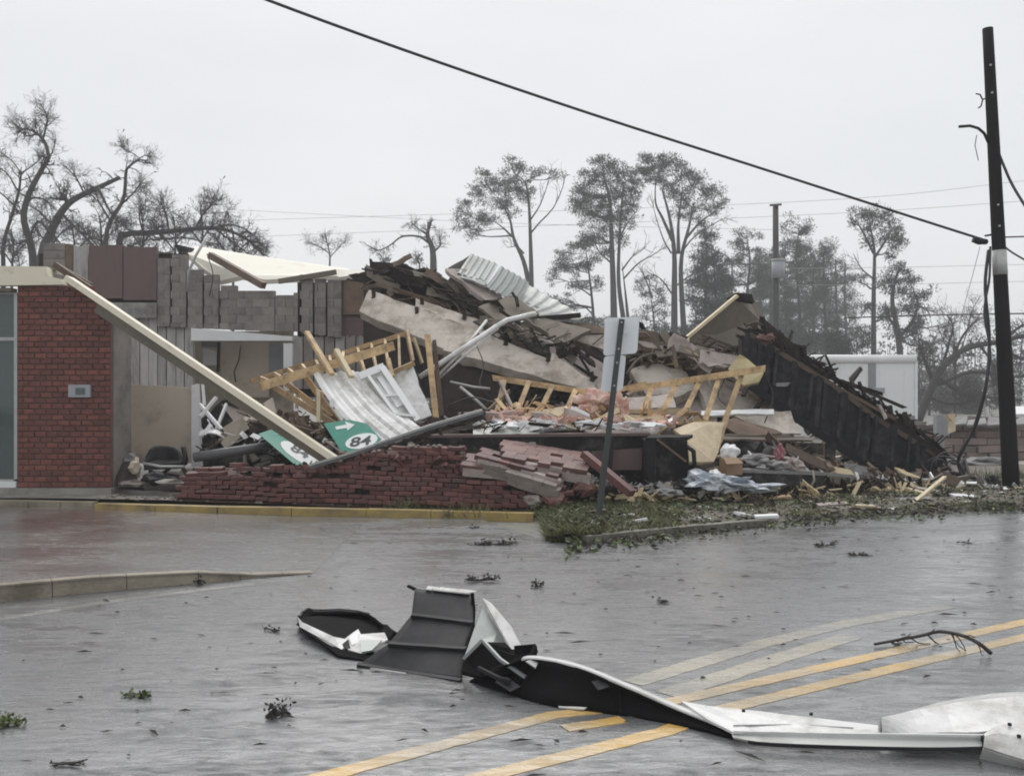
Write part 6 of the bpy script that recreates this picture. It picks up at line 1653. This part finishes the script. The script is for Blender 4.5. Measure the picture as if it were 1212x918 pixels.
# left tray
hp('tray_floor', [gz(357, 742, .05), (352, 731, 7.0), (372, 726, 7.25), (432, 728, 7.25), (474, 752, 6.7), (446, 776, 6.2), (410, 762, 6.3)], 'blackmetal')
MB().slab([P(352, 729, 6.95), P(358, 736, 6.75), P(395, 753, 6.42), P(410, 756, 6.36), P(415, 762, 6.3), P(404, 768, 6.24), P(390, 762, 6.3), P(355, 742, 6.72)], .02).build('lip', M['whitemetal'], hs)
rim_ = smooth([(353, 730, 6.95), (360, 725, 7.15), (376, 722, 7.3), (430, 724, 7.3), (452, 737, 6.95), (474, 752, 6.65)], 14)
rim_ = [q + Vector((.012 * noise.noise(Vector((i, 2, 5))), .03 * noise.noise(Vector((i * .9, 3, 1))), .045 * noise.noise(Vector((i * .7, 1, 8))))) for i, q in enumerate(rim_)]
rows = [rim_, [q + Vector((.01, .0, -.07)) for q in rim_], [Vector((q.x * .985 + .0, q.y - .12, .05)) for q in rim_]]
o = MB().grid(rows).build('back_lip', M['blackmetal'], hs)
s_ = o.modifiers.new('solid', 'SOLIDIFY'); s_.thickness = .012
MB().bars([q + Vector((0, 0, .008)) for q in rim_[:10]], .014, .01).build('rolled_edge', M['greymetal'], hs)
MB().slab([P(354, 741, 6.7), P(404, 768, 6.22), P(440, 776, 6.1), P(462, 770, 6.2), P(440, 782, 6.05), P(400, 775, 6.15)], .02).build('under_shadow', M['blackmetal'], hs)  # black strip standing for the shadow beneath the white lip
hp('crumpled_flap', [(406, 757, 6.4), (418, 748, 6.45), (424, 744, 6.5), (427, 750, 6.4), (455, 748, 6.5), (459, 756, 6.3), (446, 764, 6.2), (428, 773, 6.15), (412, 768, 6.2)], 'whitemetal')
hp('crumpled_flap', [(413, 753, 6.38), (424, 747, 6.42), (424, 760, 6.3), (416, 763, 6.28)], 'white')
hp('crumpled_flap', [(405, 762, 6.3), (412, 756, 6.33), (414, 766, 6.22), (408, 768, 6.22)], 'rubber')
hp('crumpled_flap', [(426, 757, 6.3), (452, 757, 6.28), (440, 769, 6.15), (428, 771, 6.13)], 'galv')
hp('crumpled_flap', [(450, 745, 6.55), (458, 740, 6.6), (466, 748, 6.5), (460, 756, 6.4)], 'blackmetal')
# upright dark panel with three ribs
Q = {'tl': P(491, 697, 6.45), 'tr': P(559, 704, 6.35), 'ml': P(487, 728, 6.25), 'mr': P(560, 737, 6.1), 'nl': P(460, 762, 6.05), 'nr': P(552, 768, 5.9), 'bl': P(424, 787, 5.98), 'br': P(546, 806, 5.66)}
rows = []
def ring(t, a='l'):
    ks = ['t', 'm', 'n', 'b']; t *= 3; k = min(int(t), 2); f = t - k
    return Q[ks[k] + a].lerp(Q[ks[k + 1] + a], f)
for i in range(22):
    t = i / 21
    a, b = ring(t, 'l'), ring(t, 'r')
    rows.append([a.lerp(b, s_ / 10) + Vector((0, .06 * math.sin(math.pi * s_ / 10) * (1 - t * .4) + .012 * noise.noise(Vector((t * 4, s_ * .5, 7))), -.012 * math.sin(math.pi * s_ / 10))) for s_ in range(11)])
o = MB().grid(rows).build('panel', M['greymetal'], hs)
s_ = o.modifiers.new('solid', 'SOLIDIFY'); s_.thickness = .012; s_.offset = 0
for a, b, wd in (('ml', 'mr', .022), ('nl', 'nr', .026), ('bl', 'br', .03)):
    k = {'m': 7, 'n': 14, 'b': 21}[a[0]]
    MB().bars([q + Vector((0, -.018, .004)) for q in rows[k][::2]], .03, wd, (0, -.3, 1)).build('rib', M['greymetal'], hs)
MB().bars([q + Vector((0, .03, .012)) for q in rows[0][2:]], .10, .008).build('top_lip', M['whitemetal'], hs)
MB().bars([P(483, 693, 6.5), P(491, 697, 6.47), P(500, 701, 6.46)], .02, .016).build('torn_corner', M['blackmetal'], hs)
MB().bars([P(559, 702, 6.3), P(561, 722, 6.25), P(560, 740, 6.1), P(550, 770, 5.9)], .02, .03, (0, -1, 0)).build('edge', M['blackmetal'], hs)
MB().bars([P(440, 790, 5.93), P(500, 800, 5.78), P(548, 812, 5.62), P(575, 818, 5.54), P(640, 832, 5.4)], .035, .012).build('bottom_lip', M['whitemetal'], hs)
MB().slab([P(540, 810, 5.62), P(590, 812, 5.6), P(640, 829, 5.4), P(642, 833, 5.38), P(560, 816, 5.56)], .01).build('bottom_lip', M['galv'], hs)
# folded peak
hp('folded_panel', [(572, 717, 6.1), (601, 764, 5.85), (580, 766, 5.75), (549, 778, 5.75), (561, 748, 5.95)], 'galv')
hp('folded_edge', [(571, 707, 6.12), (581, 713, 6.08), (604, 740, 5.9), (617, 766, 5.74), (606, 769, 5.74), (598, 757, 5.86), (583, 733, 6.0), (573, 716, 6.1)], 'whitemetal', .02)
hp('crumpled_panel', [(549, 777, 5.72), (571, 759, 5.66), (598, 760, 5.75), (606, 768, 5.68), (634, 765, 5.6), (628, 778, 5.5), (624, 796, 5.45), (570, 800, 5.5), (546, 794, 5.6)], 'blackmetal', .03)
MB().bars([P(549, 779, 5.68), P(571, 757, 5.62), P(592, 780, 5.5), P(622, 801, 5.4)], .016, .018).build('fold_ridge', M['galv'], hs)
MB().bars([P(566, 790, 5.52), P(590, 802, 5.42), P(604, 806, 5.38)], .02, .02).build('fold_ridge', M['greymetal'], hs)
MB().bars([P(610, 769, 5.62), P(634, 767, 5.56), P(628, 780, 5.48)], .02, .05).build('fold_ridge', M['blackmetal'], hs)
# long black web with bright top lip
topl = [(604, 786, 5.42), (628, 779, 5.42), (682, 789, 5.28), (740, 812, 5.1), (800, 838, 4.95), (872, 867, 4.72)]
botl = [gz(556, 806, .0), gz(604, 821, .005), gz(660, 836, .005), gz(740, 846, .005), gz(800, 857, .005), gz(870, 873, .01)]
ta, tb_ = smooth(topl, 24), smooth(botl, 24)
rows = []
for v in range(6):
    rows.append([a.lerp(b, v / 5) + Vector((0, .05 * math.sin(math.pi * v / 5) + .012 * noise.noise(Vector((i * .4, v, 3))), 0)) for i, (a, b) in enumerate(zip(ta, tb_))])
o = MB().grid(rows).build('web', M['blackmetal'], hs)
s_ = o.modifiers.new('solid', 'SOLIDIFY'); s_.thickness = .014; s_.offset = 0
mb = MB()
mb.grid([[q + Vector((0, -.008, .006)) for q in ta[3:]], [q + Vector((.012, .022 + .015 * (i / 20), .012)) for i, q in enumerate(ta[3:])]])
o = mb.build('top_lip', M['whitemetal'], hs)
s_ = o.modifiers.new('solid', 'SOLIDIFY'); s_.thickness = .012
MB().slab([P(658, 832, 5.2), P(668, 831, 5.2), P(697, 836, 5.12), P(690, 838, 5.1), P(662, 836, 5.15)], .008).build('torn_tab', M['whitemetal'], hs)
# white flat part: inner tray, long front lip, rear flap, right flap
hp('white_tray', [(806, 829, 5.02), (840, 835, 4.98), (900, 841, 4.92), (1040, 858, 4.72), (1046, 866, 4.6), (872, 868, 4.66), (838, 851, 4.8)], 'whitemetal', .012)
fl_ = [(868, 866, 4.64), (900, 867, 4.6), (1000, 869, 4.55), (1100, 870, 4.5), (1164, 871, 4.47)]
fb_ = [(868, 874, 4.62), (905, 880, 4.55), (1000, 884, 4.5), (1100, 886, 4.46), (1162, 885, 4.44)]
a_, b_ = smooth(fl_, 14), smooth(fb_, 14)
o = MB().grid([a_, [x.lerp(y, .5) + Vector((0, .018, 0)) for x, y in zip(a_, b_)], b_], False).build('front_lip', M['galv_lt'], hs)
s_ = o.modifiers.new('solid', 'SOLIDIFY'); s_.thickness = .012
MB().bars([q + Vector((0, -.004, .004)) for q in a_], .014, .012).build('rolled_edge', M['whitemetal'], hs)
MB().bars([q + Vector((0, -.006, .003)) for q in b_[2:]], .012, .016).build('rolled_edge', M['greymetal'], hs)
rows = []
up1 = smooth([(1042, 866, 4.58), (1058, 853, 4.75), (1098, 838, 4.95), (1165, 824, 5.1), (1240, 821, 5.1), (1320, 822, 5.05)], 16)
lo1 = smooth([(1044, 868, 4.56), (1080, 869, 4.53), (1120, 869, 4.52), (1170, 868, 4.5), (1240, 862, 4.55), (1320, 858, 4.6)], 16)
for v in range(7):
    rows.append([a.lerp(b, v / 6) + Vector((0, 0, .05 * math.sin(math.pi * v / 6) + (.012 if v == 3 else 0) + .008 * noise.noise(Vector((i * .5, v * .6, 9))))) for i, (a, b) in enumerate(zip(up1, lo1))])
o = MB().grid(rows, False).build('white_flap', M['whitemetal'], hs)
s_ = o.modifiers.new('solid', 'SOLIDIFY'); s_.thickness = .012
up2 = smooth([(1166, 871, 4.46), (1184, 860, 4.5), (1205, 862, 4.48), (1250, 874, 4.4), (1310, 890, 4.3)], 10)
lo2 = smooth([(1164, 884, 4.42), (1180, 890, 4.38), (1205, 898, 4.33), (1250, 912, 4.25), (1310, 935, 4.1)], 10)
o = MB().grid([[a.lerp(b, v / 4) + Vector((0, 0, .02 * math.sin(math.pi * v / 4))) for a, b in zip(up2, lo2)] for v in range(5)], False).build('white_flap', M['whitemetal'], hs)
s_ = o.modifiers.new('solid', 'SOLIDIFY'); s_.thickness = .012
mb = MB(); mb.grid([lo2, [q + Vector((0, .03, -.055)) for q in lo2]], False)
o = mb.build('front_lip', M['galv_lt'], hs)
s_ = o.modifiers.new('solid', 'SOLIDIFY'); s_.thickness = .01
MB().box(P(1166, 874, 4.45), (.03, .03, .025)).build('fold_shade', M['rubber'], hs)  # small black box standing for the shade inside the fold
mid_ = [a.lerp(b, .55) + Vector((0, 0, .058)) for a, b in zip(up1, lo1)]
MB().bars(mid_[2:], .012, .012).build('crease', M['galv_lt'], hs)
MB().bars([a.lerp(b, .12) + Vector((0, 0, .026)) for a, b in zip(up1, lo1)][3:], .008, .01).build('crease', M['galv_lt'], hs)
MB().bars([P(868, 858, 4.74), P(940, 857, 4.74), P(1010, 861, 4.68)], .006, .006).build('crease', M['galv'], hs)
for x, y, Y in ((1062, 862, 4.66), (1100, 851, 4.8), (1150, 842, 4.9), (1195, 866, 4.47), (1206, 880, 4.4), (880, 849, 4.83), (960, 853, 4.79)):
    q = P(x, y, Y); q.z += .03
    MB().tube([q, q + Vector((0, 0, .012))], .009, n=6).build('screw', M['rubber'], hs)
for i in (5, 14):
    MB().bars([tb_[i].lerp(ta[i], t) + Vector((.0, .03 * math.sin(3.1 * t) - .008, 0)) for t in (.06, .35, .65, .96)], .008, .012, (1, 0, 0)).build('fold_ridge', M['blackmetal'], hs)
MB().slab([P(700, 806, 5.16), P(712, 803, 5.2), P(722, 812, 5.14), P(708, 816, 5.12)], .006).build('torn_tab', M['greymetal'], hs)
MB().slab([P(586, 806, 5.4), P(600, 800, 5.44), P(616, 812, 5.36), P(604, 818, 5.34)], .008).build('torn_tab', M['greymetal'], hs)
MB().slab([P(622, 782, 5.4), P(640, 776, 5.44), P(634, 790, 5.36)], .008).build('torn_tab', M['galv'], hs)

# ------------------------------------------------------------------ debris on the road
def sprig(lab, px, py, span, seed, green=True, h=.1, n=7, nl=70, cat='leaf clump', name='leaf_clump', ang=None):
    r = random.Random(seed)
    c = G(px, py)
    t = thing(name, lab, cat, c)
    st, lf = MB(), MB()
    sc_ = c.y / F
    S = span * sc_
    for i in range(n):
        a = r.uniform(0, 6.28) if ang is None else ang + r.uniform(-.5, .5) + (3.14 if i % 2 else 0)
        d = Vector((math.cos(a), math.sin(a) * .6, r.uniform(.02, .25)))
        pts = wander(r, c + Vector((0, 0, .012)), d, S * r.uniform(.3, .6), 4, .25, -.12)
        for q in pts: q.z = max(q.z, .008)
        st.tube(pts, .007, .003, n=4)
        for k in range(nl // n):
            p, dd = along(pts, r.uniform(.1, 1))
            p = p + Vector((r.gauss(0, .015), r.gauss(0, .015), abs(r.gauss(0, h * .22))))
            l = r.uniform(.012, .030) * (1 + .05 * c.y)
            e = (dd + rdir(r)).normalized() * l
            s_ = e.cross(rdir(r)).normalized() * l * .28
            p.z = max(p.z, .01)
            q2 = p + e; q2.z = max(q2.z, .006)
            lf.add([p, p + e * .5 + s_, q2, p + e * .5 - s_], [(0, 1, 2, 3)])
    st.build('stem', M['bark'], t)
    o = lf.build('leaves', M['leaf' if green else 'leafdark'], t); o['kind'] = 'stuff'
    return t
sprig('dark clump of leaves lying alone on the road left of the metal sheet', 330, 848, 26, 1, False, .12, 6, 150)
sprig('green clump of leaves cut off by the left edge of the road', 12, 858, 40, 2, True, .07, 9, 180)
sprig('flat green leaf sprig on the road, third from the left edge', 162, 824, 34, 3, True, .03, 7, 60, ang=0)
sprig('thin dark twig with few leaves near the lower left corner', 80, 906, 44, 4, False, .01, 5, 10, 'twig', 'twig', 0)
sprig('dark leafy twig near the far left kerb end in the road', 570, 688, 38, 5, False, .10, 7, 100, ang=0)
sprig('dark flat leafy twig in front of the grassy verge tip', 585, 645, 55, 6, False, .12, 8, 110, ang=0)
sprig('small dark twig on the road left of the black tray', 322, 747, 22, 7, False, .06, 6, 30, 'twig', 'twig')
sprig('small dark leaf tuft right of the leafy twig', 636, 695, 18, 8, False, .08, 6, 40)
sprig('thin forked twig in the middle of the road before the faded line', 790, 713, 28, 9, False, .05, 5, 16, 'twig', 'twig')
sprig('dark flat twig on the road near the verge, right side', 1015, 658, 26, 10, False, .05, 6, 40, 'twig', 'twig', 0)
sprig('dark leafy twig left of the flat one near the verge', 978, 647, 26, 11, False, .07, 6, 50, 'twig', 'twig', 0)
sprig('small leaf tuft at the end of the left concrete kerb', 240, 692, 16, 12, False, .12, 5, 40)
sprig('dark leaf tuft on the left lot before the yellow kerb', 560, 625, 14, 13, False, .06, 4, 20)
sprig('leaf tuft lying along the left kerb top', 40, 697, 40, 14, True, .04, 5, 40, ang=0)
sprig('little twig on the road right of the thin forked twig', 1143, 643, 16, 15, False, .04, 4, 12, 'twig', 'twig', 0)
for i, (x, y, sp_, g_, lab) in enumerate(((672, 628, 50, True, 'torn green branch at the left tip of the grassy verge'), (735, 622, 44, True, 'torn green branch in the grass right of the sign post'), (790, 618, 46, True, 'torn green branch lying on the grass before the dark bench'), (845, 612, 44, True, 'torn green branch by the kerb below the plastic sheeting'),
        (905, 606, 40, False, 'dark wet branch on the middle of the verge'), (960, 604, 40, False, 'dark wet branch near the road on the right half of the verge'), (700, 634, 60, False, 'dark wet leaves heaped against the kerb at the verge tip'), (1040, 598, 36, False, 'dark wet branch below the end of the black facade'), (470, 606, 44, True, 'green weeds hanging over the middle of the yellow kerb'), (1110, 594, 36, False, 'dark wet branch at the utility pole end of the verge'), (640, 612, 36, True, 'green weeds at the right end of the yellow kerb'))):
    o = sprig(lab, x, y, sp_, 60 + i, g_, .3, 9, 170, 'branch', 'torn_branch')
    o.location.z += .09 if i not in (6, 8, 10) else .02
bt = thing('fallen_branch', 'long bare twig lying across the yellow double line at the right', 'branch', G(1120, 762))
pts = smooth([gz(1035, 762, .02), gz(1062, 757, .03), (1090, 752, 6.5), (1112, 747, 6.45), (1140, 752, 6.3), (1160, 762, 6.2), gz(1173, 773, .02)], 16)
MB().tube(pts, .009, .014, n=6).build('stem', M['bark'], bt)
mb = MB(); r = random.Random(55)
for i in range(16):
    p, d = along(pts, r.uniform(.05, .8))
    q = wander(r, p, d + rdir(r) * .8 + Vector((0, 0, -.2)), r.uniform(.05, .2), 3, .3, -.1)
    for z in q: z.z = max(z.z, .008)
    mb.tube(q, .005, .003, n=4)
mb.build('side_twigs', M['bark'], bt)
mb = MB(); r = random.Random(56)
for i in range(420):                                  # leaf litter flattened by the wind
    y = r.uniform(4.2, 13)
    x = r.uniform(-.6, .72) * y
    if r.random() < .5: x, y = x + r.gauss(0, .3), y + r.gauss(0, .1)
    l, wd = r.uniform(.01, .03) + .07 * r.random() ** 5, r.uniform(.003, .010)
    a = r.gauss(-.05, .5)
    d, s_ = Vector((math.cos(a), math.sin(a), 0)) * l, Vector((-math.sin(a), math.cos(a), 0)) * wd
    c = Vector((x, y, .008))
    mb.add([c - d, c + s_ + Vector((0, 0, r.uniform(.002, .012))), c + d, c - s_], [(0, 1, 2, 3)])
stuff(mb, 'leaf_litter', M['litter'], 'dark leaf flecks flattened on the wet road')

# ------------------------------------------------------------------ grass and debris of the verge
mb = MB(); r = random.Random(57)
def vpt(u, v):
    u *= 5 * .999; k = int(u); f = u - k
    return vfront[k].lerp(vfront[k + 1], f).lerp(vback[k].lerp(vback[k + 1], f), v)
n_ = 0
while n_ < 22000:
    u, v = r.random() ** 1.15 * .92, r.uniform(.0, 1)
    q = vpt(u, v)
    pat = noise.noise(Vector((q.x * .9, q.y * 1.3, 8))) + .35 * noise.noise(Vector((q.x * 3, q.y * 3, 2)))
    if pat < -.18 + u * .28 - (.25 if u < .35 else 0): continue
    n_ += 1
    z = verge_z(q.x, q.y) * min(1, u * 12)
    h = r.uniform(.02, .10) * (1.2 if u < .4 else .8)
    a = r.uniform(0, 6.28)
    s_ = Vector((math.cos(a), math.sin(a), 0)) * r.uniform(.006, .013)
    tip = Vector((r.gauss(-.02, .07), r.gauss(0, .06), h))
    b0_ = Vector((q.x, q.y, z))
    mb.add([b0_ - s_, b0_ + s_, b0_ + tip], [(0, 1, 2)])
for (gx_, gy_, n2, sp) in ((466, 601, 500, .22), (500, 604, 200, .2), (845, 582, 400, .22), (858, 574, 250, .15), (560, 612, 150, .25), (1160, 572, 300, .5), (1205, 566, 300, .6)):
    c = G(gx_, gy_)
    for i in range(n2):
        q = c + Vector((r.gauss(0, sp), r.gauss(0, sp * .4), .02))
        a = r.uniform(0, 6.28); s_ = Vector((math.cos(a), math.sin(a), 0)) * .011
        mb.add([q - s_, q + s_, q + Vector((r.gauss(0, .07), r.gauss(0, .05), r.uniform(.08, .24)))], [(0, 1, 2)])
stuff(mb, 'grass', M['grass'], 'ragged wet grass on the verge')
mb = MB()
for i in range(700):
    u, v = r.uniform(.0, .95), r.random()
    q = vpt(u, v)
    z = verge_z(q.x, q.y) * min(1, u * 12) + .01
    Mx = Matrix.Rotation(r.uniform(0, 6.28), 3, 'Z') @ Matrix.Rotation(r.gauss(0, .3), 3, 'X')
    mb.box((q.x, q.y, z), (r.uniform(.03, .16), r.uniform(.02, .07), r.uniform(.01, .035)), Mx)
stuff(mb, 'verge_debris', M['leafbrown'], 'brown wet litter scattered through the verge')
for nm, m, nn, lab in (('leafy_litter', 'leaf', 4200, 'green leaves torn from trees lying over the verge'), ('dark_leaf_litter', 'leafdark', 3400, 'dark wet leaves lying over the verge'), ('brown_leaf_litter', 'leafbrown', 3200, 'brown wet leaves lying over the verge')):
    mb = MB()
    i = 0
    while i < nn:
        u, v = r.random() ** 1.05 * .99, r.uniform(0, 1) if r.random() < .72 else r.gauss(-.03, .11)
        if v < 0 and u < .1: continue
        q = vpt(max(0, u), v)
        if noise.noise(Vector((q.x * 1.6, q.y * 2.2, len(nm)))) < r.uniform(-.35, .3): continue
        i += 1
        z = (verge_z(q.x, q.y) * min(1, u * 12) if v > .05 else .02) + r.random() ** 2 * (.10 if v > .05 else .05)
        l = r.uniform(.02, .06)
        e = rdir(r) * l; e.z *= .5
        s_ = e.cross(rdir(r)).normalized() * l * .35
        p = Vector((q.x, q.y, z))
        mb.add([p - e, p + s_, p + e, p - s_], [(0, 1, 2, 3)])
    stuff(mb, nm, M[m], lab)
for nm, m, nn, lab in (('pale_chips', 'palepine', 300, 'pale timber chips scattered over the verge'), ('white_chips', 'white', 130, 'white plaster chips scattered over the verge'), ('brick_chips', 'brick_pink', 160, 'brick chips scattered over the verge'), ('grey_chips', 'rock', 320, 'grey chips scattered over the verge')):
    mb = MB()
    for i in range(nn):
        u, v = r.uniform(.05, 1) , r.uniform(.1, 1.15)
        q = vpt(min(u, .999), v)
        Mx = Matrix.Rotation(r.uniform(0, 6.28), 3, 'Z') @ Matrix.Rotation(r.gauss(0, .3), 3, 'X')
        mb.box((q.x, q.y, verge_z(q.x, q.y) + .015), (r.uniform(.03, .17), r.uniform(.02, .06), r.uniform(.01, .03)), Mx)
    stuff(mb, nm, M[m], lab)
for i, (x, y, l, a, wd, m, lab) in enumerate(((812, 592, .75, .05, .12, 'palepine', 'pale timber plank lying level at the back of the verge, leftmost'), (858, 590, .9, .0, .10, 'palepine', 'pale timber plank on the verge below the plastic sheeting'),
        (905, 591, .8, .1, .13, 'pine', 'orange timber plank on the verge below the dark bench'), (955, 588, .9, .05, .12, 'pine', 'orange timber plank on the verge right of the dark bench'), (1010, 583, .8, -.05, .14, 'brownwood', 'brown plank at the back of the verge below the facade'),
        (1050, 580, .7, .15, .10, 'palepine', 'pale plank under the right end of the black facade'), (985, 598, .5, .3, .08, 'pinkgrey', 'greyish board scrap in the middle of the verge'), (1105, 582, .6, .1, .16, 'pinkgrey', 'greyish flat board near the utility pole end of the verge'),
        (1080, 592, .5, -.3, .14, 'rock', 'grey flat scrap on the verge below the cable loops'), (1140, 588, .4, .2, .12, 'white', 'pale scrap on the verge left of the utility pole'), (735, 612, .35, .1, .08, 'white', 'white scrap in the grass just right of the sign post'),
        (752, 618, .3, -.1, .07, 'white', 'second white scrap in the grass below the first'), (800, 606, .32, .9, .05, 'palepine', 'short pale stick standing slanted in the grass'), (880, 610, .26, .7, .12, 'white', 'white pointed scrap in the grass near the kerb'),
        (907, 612, .30, .0, .10, 'white', 'white flat scrap at the road side of the verge'), (1023, 600, .3, .2, .1, 'palepine', 'pale chunk of wood on the right half of the verge'), (700, 607, .4, .1, .1, 'brownwood', 'brown board end in the grass left of the sign post'))):
    c = G(x, y, .1)
    Mx = Matrix.Rotation(a, 3, 'Z') @ Matrix.Rotation(r.gauss(0, .12) + (.5 if 'standing' in lab else 0), 3, 'Y') @ Matrix.Rotation(r.gauss(.15, .1), 3, 'X')
    one(MB().box((c.x, c.y, .115), (l, wd, .035), Mx), 'loose_plank', M[m], lab, 'plank')
one(MB().bar(G(1080, 596, .1), G(1100, 576, .1) + Vector((0, -.6, .22)), .06, .04), 'loose_plank', M['palepine'], 'pale batten sticking up slanted before the facade end', 'plank')
one(MB().bar(G(1072, 578, .14), G(1100, 586, .12), .08, .05), 'loose_plank', M['palepine'], 'pale batten crossing under the slanted one', 'plank')
mb = MB()
for i in range(160):
    x = r.uniform(-6.5, 0.4)
    yb = ipl([(-6.5, 15.35), (-5, 15.1), (.5, 13.95)], x)
    y = yb + r.uniform(-.25, .5)
    mb.lump((x, y, .07), (r.uniform(.015, .05), r.uniform(.015, .04), r.uniform(.01, .025)), i, .4, 1)
stuff(mb, 'rubble_crumbs', M['mortar_grey'], 'mortar crumbs strewn before the fallen bricks')

# ------------------------------------------------------------------ rain mist in the air
mb = MB().box((0, 120, 15), (900, 700, 32.2))
hz = mb.build('haze', bpy.data.materials.new('rain_mist'), off=Vector((0, 120, 0)))
hz['kind'] = 'stuff'
hm = hz.data.materials[0]
hm.use_nodes = True
ht = hm.node_tree
ht.nodes.clear()
ho = ht.nodes.new('ShaderNodeOutputMaterial')
hv = ht.nodes.new('ShaderNodeVolumePrincipled')
hv.inputs['Color'].default_value = (.93, .95, .97, 1)
hv.inputs['Density'].default_value = .0016
ht.links.new(hv.outputs[0], ho.inputs['Volume'])
